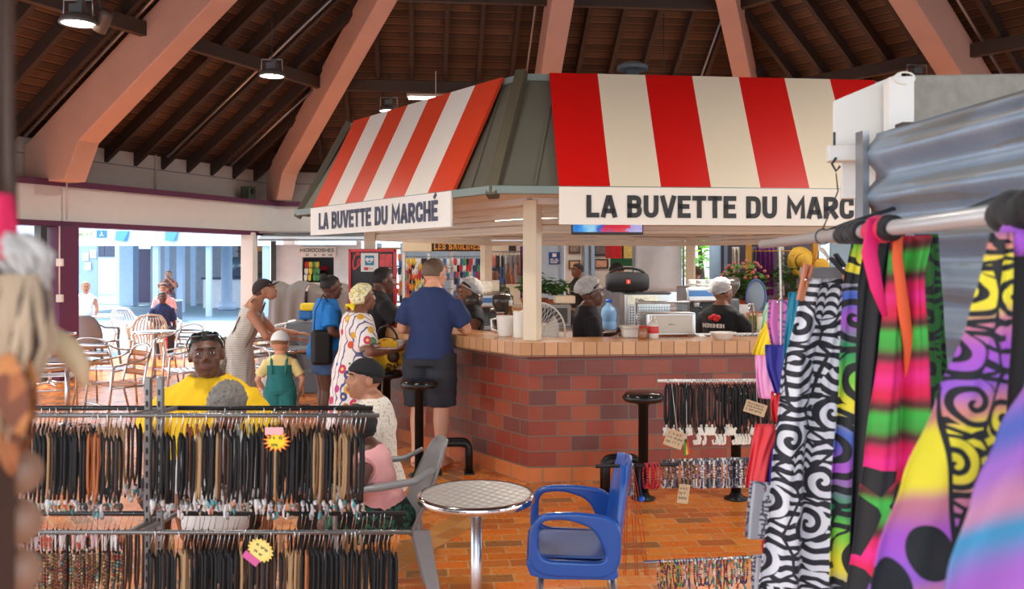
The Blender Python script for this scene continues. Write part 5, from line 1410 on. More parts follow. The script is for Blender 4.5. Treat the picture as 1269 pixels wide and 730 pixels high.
# yellow bag on the stool
p = Vector((-1.1, 7.78, .776)); t = thing('handbag', 'yellow patterned handbag standing on a bar stool by the flowered dress', 'bag', p)
M_YBAG = print_mat('yellow_brown_print', None, [(0, (226, 180, 40)), (.56, (220, 170, 36)), (.6, (96, 54, 30)), (.74, (60, 36, 24))], 9)
m = MB(); m.ell(p + Vector((0, 0, .13)), (.17, .08, .13), None, 24, 16, lambda d: 1 + .2 * abs(d.x) ** 4 * (1 if d.z < 0 else .4) + .1 * abs(d.z) ** 3); m.build('bag_body', M_YBAG, t)
m = MB(); m.tube([p + Vector((.1 * math.cos(a), 0, .22 + .16 * math.sin(a))) for a in [PI * i / 12 for i in range(13)]], .01, 8); m.build('handle', M_BLACK, t)
m = MB(); m.ell(p + Vector((.07, -.08, .12)), (.055, .03, .055), None, 14, 10); m.build('round_flap', pm('dark_brown_leather', (62, 38, 26), .5), t)

# polished steel table
def pol_mat():
    t = NT('polished_steel_scales'); co = t.obj()
    mp = t.n('Mapping'); t.put(mp, 0, co); mp.inputs[2].default_value = (0, 0, R(35)); mp.inputs[3].default_value = (28, 20, 1)
    v = t.n('TexVoronoi', {'Scale': 1.0, 'Randomness': .05}); t.put(v, 0, mp)
    nz = t.noise(co, 5, 4)
    t.set(color=t.mix(v.outputs[0], lin((226, 224, 220)), lin((170, 166, 160))), metal=.4, rough=t.math('ADD', t.math('MULTIPLY', v.outputs[0], .35), t.math('MULTIPLY', nz.outputs[0], .4)), normal=t.bump(v.outputs[0], .9, .006)); return t.m
M_POL = pol_mat()
def steel_table(p, r, h, label, name='round_table', top=None, pole=.02, group=None):
    t = thing(name, label, 'table', p, group=group)
    m = MB(); m.lathe([(0, h - .004), (r - .01, h - .004), (r, h - .008)], n=64, smooth=False); m.build('table_top', top or M_POL, t, world=False)
    m = MB(); m.lathe([(r - .012, h - .002), (r + .002, h - .004), (r + .005, h - .012), (r + .005, h - .03), (r, h - .034), (r - .012, h - .03), (r - .012, h - .012)], n=64, caps=False); m.build('rim', M_CHROME, t, world=False)
    m = MB(); m.lathe([(pole, .03), (pole, h - .03)], n=20); m.lathe([(.1, h - .03), (.1, h - .022), (pole, h - .02)], n=20); m.build('pole', M_ALU, t, world=False)
    for i in range(4):
        a = PI / 4 + i * PI / 2; m = MB(); m.tube([(0, 0, .045), (math.cos(a) * r * .75, math.sin(a) * r * .75, .018)], [.02, .014], 10); m.build('foot', M_ALU, t, world=False)
    return t
P = at(590, 610, 3.82); steel_table(Vector((P.x, 3.82, 0)), .247, .715, 'round polished steel bistro table between the grey and the blue chair', pole=.024)

# blue armchair on aluminium legs, facing left
def frame_prism(m, outer, inner, y0, y1):
    n = len(outer); A = [Vector((x, y0, z)) for x, z in outer]; B = [Vector((x, y0, z)) for x, z in inner]; C = [Vector((p.x, y1, p.z)) for p in A]; D = [Vector((p.x, y1, p.z)) for p in B]
    vs = A + B + C + D; fs = []
    for i in range(n):
        j = (i + 1) % n
        fs += [(i, n + i, n + j, j), (2 * n + i, 2 * n + j, 3 * n + j, 3 * n + i), (i, j, 2 * n + j, 2 * n + i), (n + i, 3 * n + i, 3 * n + j, n + j)]
    m.add(vs, fs)
def rline(pts, n):
    """n points evenly spaced on a closed outline with rounded corners"""
    P = [Vector(p) for p in pts]; out = []
    for i, p in enumerate(P):
        a = P[i - 1]; b = P[(i + 1) % len(P)]
        r = min((a - p).length, (b - p).length) * .42
        A = p + (a - p).normalized() * r; B = p + (b - p).normalized() * r
        for k in range(8): 
            q = k / 7; out.append(A * (1 - q) ** 2 + p * 2 * q * (1 - q) + B * q * q)
    L = [0]
    for i in range(len(out)): L.append(L[-1] + (out[(i + 1) % len(out)] - out[i]).length)
    res = []
    for k in range(n):
        d = L[-1] * k / n; i = max(j for j in range(len(out)) if L[j] <= d); f = (d - L[i]) / max(L[i + 1] - L[i], 1e-6)
        res.append(tuple(out[i].lerp(out[(i + 1) % len(out)], f)))
    return res
M_BLUEP = pm('blue_plastic', (22, 82, 168), .32, var=.05, coat=.15); M_BLUES = pm('blue_grey_seat', (66, 92, 150), .45, var=.08)
t = thing('armchair', 'blue plastic armchair with aluminium legs facing the steel table', 'chair', Vector((.3, 3.93, 0)), R(-2))
sw = .23
m = MB()
prof = [(-.235, .452), (-.225, .462), (-.1, .452), (.06, .446), (.14, .452), (.155, .40), (.13, .385), (-.15, .385), (-.215, .40)]
m.loft([[Vector((x, y, z + (.0 if abs(y) < .2 else -.004))) for x, z in prof] for y in (-sw, -sw * .5, 0, sw * .5, sw)], smooth=False); m.build('seat', M_BLUEP, t, world=False, bevel=.012, seg=3)
m = MB(); m.grid(12, 10, lambda u, v: Vector((-.2 + .32 * u, -.19 + .38 * v, .4645 - .012 * math.sin(PI * u) * math.sin(PI * v) - .006 * u))); m.build('seat_pad', M_BLUES, t, world=False, solid=.006)
m = MB()
def bk(u, v):
    wdt = .225 * (1 - .32 * max(0, v - .35) ** 1.5 / .52) * (1 if v < .93 else .86)
    y = (u - .5) * 2 * wdt; return Vector((.12 + .065 * v + .035 * (1 - (2 * u - 1) ** 2), y, .40 + .44 * v + (.012 * (1 - (2 * u - 1) ** 2) if v > .9 else 0)))
m.grid(14, 16, bk); m.build('backrest', M_BLUEP, t, world=False, solid=.022, bevel=.004)
o_ = rline([(-.228, .40), (-.215, .655), (-.02, .667), (.165, .64), (.16, .39)], 64)
i_ = rline([(-.185, .468), (-.18, .628), (-.07, .638), (.05, .60), (.115, .455)], 64)
for s in (-1, 1):
    m = MB(); frame_prism(m, o_, i_, s * sw - .019, s * sw + .019); m.build('armrest', M_BLUEP, t, world=False, bevel=.012, seg=3)
for sx in (-1, 1):
    for sy in (-1, 1):
        m = MB(); m.tube([(sx * .15 - .02, sy * .2, .40), (sx * .18 - .01, sy * .225, .008)], .0135, 12); q = m.build('leg', M_ALU, t, world=False)
        m = MB(); m.lathe([(.016, 0), (.016, .02)], c=(sx * .18 - .01, sy * .225, 0), n=12); m.build('rubber_foot', M_BLACK, None).parent = q
for i, (x, y) in enumerate(((.12, -.05), (.15, -.03), (.14, -.08))):
    m = MB(); m.ell((x, y, .4625), (.014, .006, .0012), None, 10, 6); m.build('seat_slot', M_BLACK, t, world=False)

# one-piece plastic armchair
def monobloc(mat, p, rz, label, slats=True, group=None, rake=.16, bh=.48):
    """seat and back face local -Y (the front)"""
    t = thing('plastic_armchair', label, 'chair', p, rz, group)
    m = MB(); m.grid(12, 12, lambda u, v: Vector(((u - .5) * (.46 - .04 * v), -.23 + .44 * v, .44 - .02 * math.sin(PI * u) * (1 - .3 * v) - .03 * v - (.03 * (1 - v * 6) if v < .16 else 0)))); m.build('seat', mat, t, world=False, solid=.012)
    def bp(u, v):
        a = (u - .5) * 2; w = .25 * math.sqrt(max(0, 1 - max(0, (v - .45) / .58) ** 2.4)) * (.86 + .14 * min(1, v * 3))
        return Vector((a * w, .2 + rake * v - .05 * a * a * (1 - .3 * v), 0.40 + bh * v))
    if slats:
        n = 9
        for i in range(n):
            u0 = .1 + .8 * i / (n - 1)
            m = MB(); m.tube([bp(.5 + (u0 - .5) * (1 if v > .2 else .9), v) for v in [j / 10 * .86 + .02 for j in range(11)]], .012, 8, flat=.5, ups=(0, 1, 0)); m.build('back_slat', mat, t, world=False)
        m = MB(); pts = [bp(0, v) for v in [j / 10 for j in range(10)]] + [bp(u, .93 + .05 * math.sin(PI * u)) for u in [.0, .15, .3, .5, .7, .85, 1]] + [bp(1, 1 - v) for v in [j / 10 for j in range(1, 11)]]
        m.tube(pts, .02, 10, flat=.7); m.build('back_frame', mat, t, world=False)
    else:
        m = MB(); m.grid(16, 16, lambda u, v: bp(u, v * .985)); m.build('backrest', mat, t, world=False, solid=.014)
    for s in (-1, 1):
        m = MB(); pts = [(s * .25, -.2, .44), (s * .265, -.2, .6), (s * .27, -.17, .645), (s * .275, .0, .655), (s * .26, .17, .67), (s * .235, .26, .72)]
        m.tube(pts, [.022, .026, .03, .034, .03, .022], 10, flat=.5); m.build('armrest', mat, t, world=False)
        for yy, y1 in ((-.2, -.25), (.2, .29)):
            m = MB(); c0 = Vector((s * .225, yy, .43)); c1 = Vector((s * .265, y1, 0)); d = .5
            def L(c, w): return [c + Vector((-w * .5 * s, -w, 0)), c + Vector((w * .5 * s, -w, 0)), c + Vector((w * .6 * s, w, 0)), c + Vector((w * .2 * s, w, 0)), c + Vector((w * .1 * s, -w * .3, 0)), c + Vector((-w * .5 * s, -w * .3, 0))]
            m.loft([L(c1, .026), L(c0.lerp(c1, .5), .033), L(c0, .042)], smooth=False); m.build('leg', mat, t, world=False)
    return t
M_GREYP = pm('grey_plastic', (138, 136, 138), .42, var=.05); M_WHITEP = pm('white_plastic', (232, 232, 234), .4, var=.04); M_BEIGEP = pm('beige_plastic', (204, 196, 186), .45); M_DGREYP = pm('dark_grey_plastic', (98, 104, 112), .45)
monobloc(M_GREYP, Vector((-.68, 4.42, 0)), R(-78), 'grey one-piece plastic armchair that the girl in pink sits on', slats=False, bh=.42)
# courtyard and left seating
def gp(px, Y): return Vector((gx(px, Y), Y, 0))
monobloc(M_WHITEP, gp(354, 12.0), R(10), 'white plastic armchair with slatted back behind the striped dress')
monobloc(M_WHITEP, gp(335, 12.8), R(-60), 'white plastic armchair with its arm behind the mother in dark cap')
monobloc(M_WHITEP, gp(164, 16.3), R(60), 'white plastic armchair at the far side of the courtyard table')
monobloc(M_BEIGEP, gp(183, 14.7), R(-150), 'beige plastic armchair turned to the small round table')
monobloc(M_WHITEP, gp(203, 16.2), R(30), 'white plastic armchair that the boy in blue sits on')
monobloc(M_DGREYP, gp(120, 14.6), R(170), 'dark grey plastic armchair drawn up to the courtyard table', slats=False)
monobloc(M_WHITEP, gp(88, 15.5), R(120), 'white plastic armchair beside the plum column')
monobloc(M_DGREYP, gp(384, 10.6), R(80), 'dark grey plastic armchair between the mother and the woman in blue', slats=False)
# aluminium bistro chairs
def bistro(p, rz, label, wood=False, group=None):
    """front towards local -Y"""
    t = thing('bistro_chair', label, 'chair', p, rz, group); r = .0125
    slat = pm('reddish_wood_slat', (176, 110, 70), .5) if wood else M_ALU
    for s in (-1, 1):
        m = MB(); m.tube([(s * .27, -.24, 0), (s * .26, -.2, .45), (s * .265, -.19, .6), (s * .27, -.15, .655), (s * .27, .0, .67), (s * .255, .16, .70), (s * .2, .25, .76)], r, 8); m.build('front_leg', M_ALU, t, world=False)
        m = MB(); m.tube([(s * .24, .27, 0), (s * .225, .16, .42), (s * .215, .2, .6), (s * .2, .25, .76)], r, 8); m.build('rear_leg', M_ALU, t, world=False)
        m = MB(); m.tube([(s * .255, -.19, .43), (s * .225, .17, .42)], r, 8); m.build('side_rail', M_ALU, t, world=False)
    m = MB(); m.tube([(.2 * math.cos(a), .25 + .045 * math.sin(a), .76 + .075 * math.sin(a)) for a in [PI * i / 14 for i in range(15)]], r, 8); m.build('top_loop', M_ALU, t, world=False)
    for z, y in ((.54, .19), (.64, .215), (.735, .245)):
        m = MB(); m.grid(8, 2, lambda u, v: Vector(((u - .5) * .41, y + .035 * (1 - (2 * u - 1) ** 2) + .012 * v, z - .03 + .06 * v))); m.build('back_slat', slat, t, world=False, solid=.008)
    for i in range(6):
        y = -.18 + i * .065; m = MB(); m.box((0, y, .445 - .012 * math.sin(i / 5 * PI)), (.47 - i * .008, .05, .008)); m.build('seat_slat', M_ALU if not wood else slat, t, world=False, bevel=.002, seg=1)
    m = MB(); m.tube([(-.262, -.215, .24), (.262, -.215, .24)], r * .8, 8); m.build('front_stretcher', M_ALU, t, world=False)
    return t
bistro(gp(146, 9.35), R(-40), 'aluminium bistro chair with reddish slats nearest to the man in yellow', wood=True)
bistro(gp(130, 10.7), R(170), 'aluminium bistro chair with bright back behind the wood-slatted one')
bistro(gp(228, 10.6), R(-62), 'aluminium bistro chair right behind the head of the man in yellow')
bistro(gp(222, 12.4), R(-20), 'aluminium bistro chair at the right of the small round table')
bistro(gp(340, 11.2), R(60), 'aluminium bistro chair next to the mother in the striped dress')
bistro(gp(60, 10.0), R(200), 'aluminium bistro chair at the far left beside the plum column')
M_TT = pm('dull_aluminium_top', (176, 180, 188), .3, .9)
steel_table(gp(83, 9.15), .31, .72, 'round aluminium table by the left edge in front of the plum column', top=M_TT)
steel_table(gp(192, 13.0), .31, .72, 'round aluminium table between the beige armchair and a bistro chair', top=M_TT)
steel_table(gp(62, 12.4), .33, .74, 'round aluminium table at the foot of the plum column', top=M_TT)
steel_table(gp(114, 17.0), .54, .72, 'large round pale blue table in the courtyard', top=pm('pale_blue_table', (178, 206, 226), .35))
steel_table(gp(362, 10.4), .31, .72, 'round aluminium table between mother and the white armchair', top=M_TT)
# ------------------------------------------------------------------ left jewellery stand with its necklaces
RY0, RY1 = 2.9, 3.2
xl = lambda px, Y: (px - CX) / FPX * Y
t = thing('display_stand', 'metal display stand full of cord necklaces at the lower left', 'display stand', Vector((-1.05, 3.05, 0)))
M_ROD = pm('dull_steel_rod', (120, 118, 116), .4, .7); M_RODB = pm('black_rod', (34, 33, 34), .4, .4); M_SLOT = pm('grey_slotted_upright', (140, 137, 136), .5, .4)
TIERS = ((1.205, 1.18, 470), (.823, .80, 512))
for z0, z1, pe in TIERS:
    m = MB(); m.tube([(-1.66, RY0, z0), (xl(pe, RY0), RY0, z0)], .0075, 10); m.build('front_rod', M_ROD, t)
    m = MB(); m.tube([(-1.8, RY1, z1), (xl(pe - 8, RY1), RY1, z1)], .009, 10); m.build('back_rod', M_RODB, t)
for px in (184, 199):
    Y = 3.05; x = xl(px, Y)
    m = MB(); m.box((x, Y, .655), (.02, .025, 1.31)); q = m.build('upright', M_SLOT, t, bevel=.004)
    m = MB()
    for i in range(30): m.box((x, Y - .013, .1 + i * .04), (.007, .003, .02))
    sl_ = m.build('slots', M_BLACK, None); sl_.parent = q
    me = sl_.data; me.transform(Matrix.Translation(-t.location))
    m = MB(); m.bar((x, Y - .35, .015), (x, Y + .35, .015), .04, .03); m.build('foot', M_SLOT, t, bevel=.004)
for z0, z1, pe in TIERS:
    for px in (184, 199):
        x = xl(px, 3.05); m = MB(); m.bar((x, RY0, z0), (x, RY1, z1), .012, .014); m.build('bracket', M_SLOT, t)

def necklace(name, cordmat, wirelen, cordlen, width, pend, pmat, label, cat='necklace', beads=False):
    """hangs from local origin (the rod) down -Z; the loop spreads along local X"""
    r = .0034
    t = thing(name, label, cat)
    m = MB(); m.tube([(0, .012, .006), (0, .0, .012), (0, -.012, .004), (0, -.010, -.015), (0, 0, -wirelen)], .0013, 5); m.build('hanging_hook', M_CHROME, t, world=False)
    m = MB(); w = width / 2; z0 = -wirelen
    pts = [(0, 0, z0), (w * .8, 0, z0 - .02), (w, 0, z0 - cordlen * .4), (w * .8, .003, z0 - cordlen * .8), (0, .003, z0 - cordlen)]
    pl = pts + [(-x, y - .004, z) for x, y, z in reversed(pts[1:-1])]
    if beads:
        for k in range(len(pl)):
            a = Vector(pl[k]); b = Vector(pl[(k + 1) % len(pl)]); n = max(1, int((b - a).length / .011))
            for i in range(n): m.ell(a.lerp(b, i / n), (.0052,) * 3, None, 6, 4)
    else: m.tube(pl, r * 1.35, 6, closed=True)
    m.build('bead_strand' if beads else 'cord', cordmat, t, world=False)
    if pend:
        m = MB(); z = z0 - cordlen
        if pend == 'bead':
            m.ell((0, 0, z - .014), (.009, .007, .012), None, 8, 6); m.ell((0, 0, z - .034), (.006, .005, .008), None, 8, 6)
        elif pend == 'disc': m.lathe([(0, -.002), (.014, -.002), (.014, .002), (0, .002)], c=(0, 0, z - .016), n=12, M=Matrix.Rotation(R(80), 3, 'X'))
        elif pend == 'hook':
            m.tube([(.0, 0, z), (.008, 0, z - .02), (.004, 0, z - .042), (-.010, 0, z - .045), (-.014, 0, z - .03), (-.008, 0, z - .026)], [.004, .006, .007, .006, .004, .002], 8)
        elif pend == 'tooth':
            m.tube([(0, 0, z), (.002, 0, z - .02), (-.004, 0, z - .05)], [.008, .010, .002], 8)
        elif pend == 'turtle':
            m.ell((0, 0, z - .022), (.016, .005, .02), None, 10, 8)
            for a, b in ((-.015, -.01), (.015, -.01), (-.013, -.036), (.013, -.036), (0, .003)): m.ell((a, 0, z + b), (.006, .003, .007), None, 8, 6)
        m.build('pendant', pmat, t, world=False)
    return seal(t)
def rnd_bead_mat(name, stops, rough=.35):
    t = NT(name); oi = t.n('ObjectInfo'); v = t.n('TexVoronoi', {'Scale': 70.0}); t.put(v, 0, t.obj())
    h = t.n('SeparateColor', {0: v.outputs['Color']})
    f = t.math('FRACT', t.math('ADD', t.math('MULTIPLY', h.outputs[0], .45), t.math('MULTIPLY', oi.outputs['Random'], 3.7)))
    t.set(color=t.ramp(f, stops, 'CONSTANT'), rough=rough); return t.m
M_PEND = rnd_bead_mat('pendant_mix', [(0, (210, 206, 202)), (.28, (150, 150, 156)), (.42, (90, 74, 62)), (.52, (196, 120, 84)), (.6, (70, 150, 150)), (.68, (222, 190, 190)), (.8, (40, 40, 46)), (.9, (190, 180, 160))])
M_WARM = rnd_bead_mat('seed_bead_mix', [(0, (120, 84, 54)), (.25, (84, 50, 36)), (.42, (146, 60, 44)), (.55, (176, 140, 90)), (.7, (62, 52, 44)), (.82, (60, 130, 130)), (.88, (200, 180, 160)), (.95, (110, 90, 50))])
M_CB = pm('black_cord', (20, 20, 22), .7); M_CT = pm('tan_leather_cord', (168, 134, 94), .7); M_CBR = pm('brown_cord', (72, 50, 40), .7); M_CPL = pm('pale_cord', (170, 190, 184), .7); M_COR = pm('orange_brown_cord', (176, 104, 60), .7)
nk = {}
for tn, twd in ((0, 'upper'), (1, 'lower')):
    for cn, cm_, cw in (('black', M_CB, 'black'), ('tan', M_CT, 'tan'), ('brown', M_CBR, 'dark brown'), ('pale', M_CPL, 'pale green'), ('orange', M_COR, 'orange brown')):
        for pn in ('bead', 'disc', 'hook', 'tooth'):
            t = necklace('necklace', cm_, .055 + .01 * (pn == 'disc'), .215 + .015 * (pn == 'hook'), .02, pn, M_PEND, '%s cord necklace hanging from the %s rods of the left stand' % (cw, twd))
            t['group'] = '%s cord necklaces on the %s rods' % (cw, twd); nk[(tn, cn, pn)] = t
for tn in (1,):
    t = necklace('necklace', M_WARM, .05, .25, .018, None, None, 'strand of brown and coloured seed beads hanging from the lower rods of the left stand', beads=True)
    m = MB(); m.box((0, 0, -.03), (.018, .002, .05)); m.build('card_label', rnd_bead_mat('card_mix', [(0, (224, 190, 190)), (.3, (232, 228, 224)), (.55, (206, 110, 90)), (.7, (30, 28, 30)), (.9, (200, 190, 200))]), t, world=False)
    t['group'] = 'seed bead strands on the lower rods'; nk['beads'] = seal(t)
t = necklace('necklace', M_CB, .02, .3, .012, 'tooth', M_PEND, 'tmp')
used = set(); RN = random.Random(11)
def hang(proto, loc, rz):
    if proto.name not in used:
        used.add(proto.name); proto.location = loc; proto.rotation_euler = (0, 0, rz); return proto
    return copy_tree(proto, loc, rz)
def pick(run):
    return RN.choices(('black', 'tan', 'brown', 'pale', 'orange'), (.66, .15, .15, .02, .02))[0]
for tn, (z0, z1, pe) in enumerate(TIERS):
    for row, (Y, z, n) in enumerate(((RY0, z0, 82), (RY1, z1, 66))):
        x0 = xl(22 if row == 0 else 30, Y); x1 = xl(pe - (22 if row == 0 else 30), Y); cn = 'black'
        for i in range(n):
            x = x0 + (x1 - x0) * (i + RN.uniform(-.3, .3)) / (n - 1)
            if abs(x - xl(184, 3.05)) < .02 or abs(x - xl(199, 3.05)) < .02: continue
            if tn == 1 and row == 0 and (x - x0) / (x1 - x0) < .3: p = nk['beads']
            else:
                if RN.random() < .6: cn = pick(0)
                p = nk[(tn, cn, RN.choice(('bead', 'disc', 'hook', 'tooth')))]
            hang(p, Vector((x, Y, z - .004)), R(90 + RN.uniform(-55, 55)))
def drop(t):
    for c in list(COL.objects):
        if c.parent == t: bpy.data.objects.remove(c)
    bpy.data.objects.remove(t)
drop(t)
for key, t in list(nk.items()):
    if t.name not in used: drop(t)

# price stars
def star(p, rz, rx, ro, ri, n, cols, label, rot=0, seed=1):
    t = thing('price_tag', label, 'price tag', p)
    u = Vector((math.cos(rot), 0, math.sin(rot))); v = Vector((-math.sin(rot), 0, math.cos(rot))); w = Vector((0, -1, 0))
    def poly(k, sq=1): return [(math.cos(2 * PI * i / (2 * n)) * (ro if i % 2 == 0 else ri) * k, math.sin(2 * PI * i / (2 * n)) * (ro if i % 2 == 0 else ri) * k * sq) for i in range(2 * n)]
    m = MB(); m.prism(poly(1.0, .8), p, u, v, w, .0015); m.build('card', cols[0], t)
    m = MB(); m.prism(poly(.78, .8), p + w * .0015, u, v, w, .0008); m.build('inner_star', cols[1], t)
    m = MB(); m.prism([(-ro * .8, -.012), (ro * .45, -.012), (ro * .45, .012), (-ro * .8, .012)], p + (v * ro * .72 if cols[3] else v * (-ro * .85)) + w * .002, u, v, w, .001); m.build('header_strip', cols[2], t)
    m = MB(); scribble(m, p - u * ro * .5 + v * ro * .1 + w * .0026, u, v, w, ro * .9, ro * .26, .0022, seed); scribble(m, p - u * ro * .35 - v * ro * .35 + w * .0026, u, v, w, ro * .5, ro * .26, .0022, seed + 1); m.build('handwriting', M_BLACK, t)
    m = MB(); m.tube([p + v * ro * .6 + Vector((0, .004, 0)), Vector((p.x, RY0 - .009, 1.205 if p.z > .95 else .823))], .0012, 5); m.build('string', M_DARKG, t)
star(at(343, 547, 2.87), 0, 0, .047, .030, 15, (pm('orange_card', (236, 120, 40), .6), pm('yellow_card', (250, 214, 30), .6), pm('pink_header', (236, 180, 180), .6), True), 'orange and yellow star price tag hung on the upper rod necklaces', seed=4)
star(at(323, 682, 2.87), 0, 0, .046, .038, 18, (pm('pale_yellow_card', (240, 210, 110), .6), pm('cream_yellow_card', (240, 220, 130), .6), pm('magenta_header', (206, 90, 150), .6), False), 'pale yellow star price tag with a pink strip on the lower rod necklaces', rot=R(-38), seed=9)

# ------------------------------------------------------------------ right jewellery rods
t = thing('display_stand', 'metal display stand with three rods of cord necklaces and bracelets at the right', 'display stand', Vector((1.0, 4.0, 0)))
RA = (at(815, 472, 4.0), at(985, 471, 4.0)); RB = (at(738, 578, 4.05), at(985, 572, 4.0)); RC = (at(798, 697, 3.9), at(985, 688, 4.0))
m = MB(); m.tube(RA, .007, 10); m.build('top_rod', pm('white_rod', (214, 208, 200), .4, .3), t)
m = MB(); m.tube([RB[0], RB[0].lerp(RB[1], .42)], .0085, 10); m.build('black_rod', M_RODB, t)
m = MB(); m.tube([RB[0].lerp(RB[1], .4) + Vector((0, .03, .008)), RB[1] + Vector((0, .03, .008))], .0075, 10); m.build('middle_rod', M_ROD, t)
m = MB(); m.tube(RC, .007, 10); m.build('bottom_rod', M_ALU, t)
for y in (3.97, 4.1):
    m = MB(); m.box((1.265, y, .63), (.03, .03, 1.26)); m.build('upright', M_SLOT, t, bevel=.004)
m = MB(); m.bar((1.265, 3.7, .015), (1.265, 4.35, .015), .04, .03); m.bar((1.265, 3.9, 1.24), (1.265, 4.2, 1.24), .02, .02); m.build('foot', M_SLOT, t)
M_BONE = pm('carved_bone', (232, 224, 208), .5)
boneT = necklace('necklace', M_CB, .012, .19, .03, 'turtle', M_BONE, 'black cord necklace with white carved bone pendant on the right top rod'); boneT['group'] = 'bone pendant necklaces on the right top rod'
boneH = necklace('necklace', M_CB, .012, .225, .03, 'hook', M_BONE, 'black cord necklace with white bone hook on the right top rod'); boneH['group'] = 'bone hook necklaces on the right top rod'
plain = necklace('necklace', M_CBR, .012, .2, .03, None, None, 'dark brown cord without pendant on the right top rod'); plain['group'] = 'plain brown cords on the right top rod'
for i in range(46):
    f = (i + RN.uniform(-.3, .3)) / 45; x = RA[0].lerp(RA[1], .06 + .9 * f)
    hang(RN.choice((boneT, boneH, plain, boneT, boneH)), x - Z * .004, R(RN.uniform(-70, 70)))
M_BEADM = rnd_bead_mat('bracelet_mix', [(0, (60, 50, 46)), (.2, (214, 206, 196)), (.36, (120, 84, 50)), (.5, (40, 44, 70)), (.62, (150, 120, 70)), (.74, (90, 100, 140)), (.84, (230, 226, 222)), (.93, (60, 130, 150))])
M_BEADW = rnd_bead_mat('white_navy_mix', [(0, (216, 210, 206)), (.28, (46, 52, 96)), (.5, (170, 166, 170)), (.6, (30, 30, 40)), (.8, (120, 110, 120)), (.9, (226, 222, 220))])
M_CORAL = pm('red_coral', (206, 36, 52), .35); M_SILV = rnd_bead_mat('silver_bead_mix', [(0, (190, 190, 190)), (.4, (110, 110, 110)), (.6, (230, 226, 220)), (.8, (150, 120, 100))])
def bracelet(mat, drop_, label, group, rr=.0052, wd=.032):
    t = thing('bracelet', label, 'bracelet', group=group); m = MB(); n = max(14, int(drop_ * 2.6 / (rr * 2)))
    for i in range(n):
        a = 2 * PI * i / n; m.ell((math.sin(a) * wd * .5, 0, -drop_ / 2 + .006 + math.cos(a) * drop_ / 2), (rr,) * 3, None, 6, 4)
    m.build('beads', mat, t, world=False)
    return seal(t)
bm_ = bracelet(M_BEADM, .125, 'brown and mixed bead bracelet on the right middle rod', 'mixed bead bracelets on the right middle rod')
bw_ = bracelet(M_BEADW, .13, 'white and navy bead bracelet on the right middle rod', 'white and navy bracelets on the right middle rod')
br_ = bracelet(M_CORAL, .11, 'red bead strand on the black part of the right middle rod', 'red bead strands on the right middle rod')
bs_ = bracelet(M_SILV, .14, 'silver bead strand on the black rod behind the blue chair back', 'silver bead strands behind the blue chair')
for px in [800 + i * 3.1 for i in range(6)]: 
    f = (px - 738) / 247; hang(br_, RB[0].lerp(RB[1], f), R(RN.uniform(40, 140)))
for px in [771 + i * 3.4 for i in range(5)]:
    f = (px - 738) / 247; hang(bs_, RB[0].lerp(RB[1], f), R(RN.uniform(50, 130)))
for i in range(44):
    px = 824 + i * 2.95; f = (px - 738) / 247; hang(bm_ if (i < 15 or RN.random() < .2) else bw_, RB[0].lerp(RB[1], f) + Vector((0, .03, .008)), R(RN.uniform(50, 130)))
# thin red cords from the black rod
for i, px in enumerate((772, 776, 780, 784)):
    f = (px - 738) / 247; a = RB[0].lerp(RB[1], f); t = thing('red_ribbon', 'long thin red cord hanging from the black rod by the blue chair back', 'ribbon', a, group='thin red cords by the blue chair')
    m = MB(); dx = (-.05, -.01, .03, .06)[i]
    m.tube([a, a + Vector((dx * .4, 0, -.2)), a + Vector((dx, 0, -.5)), a + Vector((dx + .01, .004, -.5)), a + Vector((dx * .5 + .012, .004, -.2)), a + Vector((.004, .004, 0))], .0022, 5); m.build('strand', pm('red_orange_cord', (216, 82, 56), .6), t)
# bottom rod: colourful friendship bracelets
M_FRIEND = rnd_bead_mat('woven_mix', [(0, (200, 70, 50)), (.14, (60, 140, 140)), (.28, (226, 214, 200)), (.4, (110, 40, 80)), (.52, (226, 150, 60)), (.64, (70, 60, 50)), (.76, (120, 160, 80)), (.88, (60, 70, 130))], .7)
fb = bracelet(M_FRIEND, .12, 'woven coloured bracelet on the right bottom rod', 'woven bracelets on the right bottom rod', rr=.0045)
fc = thing('bracelet', 'knotted orange and dark cord bracelet on the right bottom rod', 'bracelet', group='knotted cord bracelets on the right bottom rod')
m = MB(); m.tube([(math.sin(a) * .03, 0, -.075 + math.cos(a) * .08) for a in [2 * PI * i / 20 for i in range(20)]], .004, 6, closed=True); m.ell((0, 0, -.155), (.008, .008, .01)); m.build('cord_loop', M_FRIEND, fc, world=False); seal(fc)
for i in range(34):
    f = .1 + .72 * i / 33; hang(fb if RN.random() < .6 else fc, RC[0].lerp(RC[1], f), R(RN.uniform(20, 160)))
# cardboard tags
M_CARD = pm('brown_cardboard', (202, 172, 134), .8)
def ctag(p, w, h, rot, label, top, seed):
    t = thing('price_tag', label, 'price tag', p); u = Vector((math.cos(rot), .1, math.sin(rot))).normalized(); v = Vector((-math.sin(rot), 0, math.cos(rot))); n = u.cross(v)
    m = MB(); m.prism([(-w / 2, -h / 2), (w / 2, -h / 2), (w / 2, h / 2), (-w / 2, h / 2)], p, u, v, n, .0015); m.build('card', M_CARD, t)
    m = MB()
    for k in range(3): scribble(m, p - u * w * .4 + v * (h * (.2 - .25 * k)) + n * .0016, u, v, n, w * .7, h * .16, .0016, seed + k)
    m.build('handwriting', M_DARKG, t)
    m = MB(); m.tube([p + v * h * .45 + n * .001, top], .0012, 5); m.build('string', M_OFFW, t)
ctag(at(836, 544, 3.93), .085, .075, R(-20), 'brown cardboard price tag tied to the bone pendants, left end of the rod', RA[0].lerp(RA[1], .1) - Z * .004, 3)
ctag(at(936, 506, 3.93), .1, .055, R(-18), 'brown cardboard price tag among the black cords by the coloured pouches', RA[0].lerp(RA[1], .72) - Z * .004, 13)
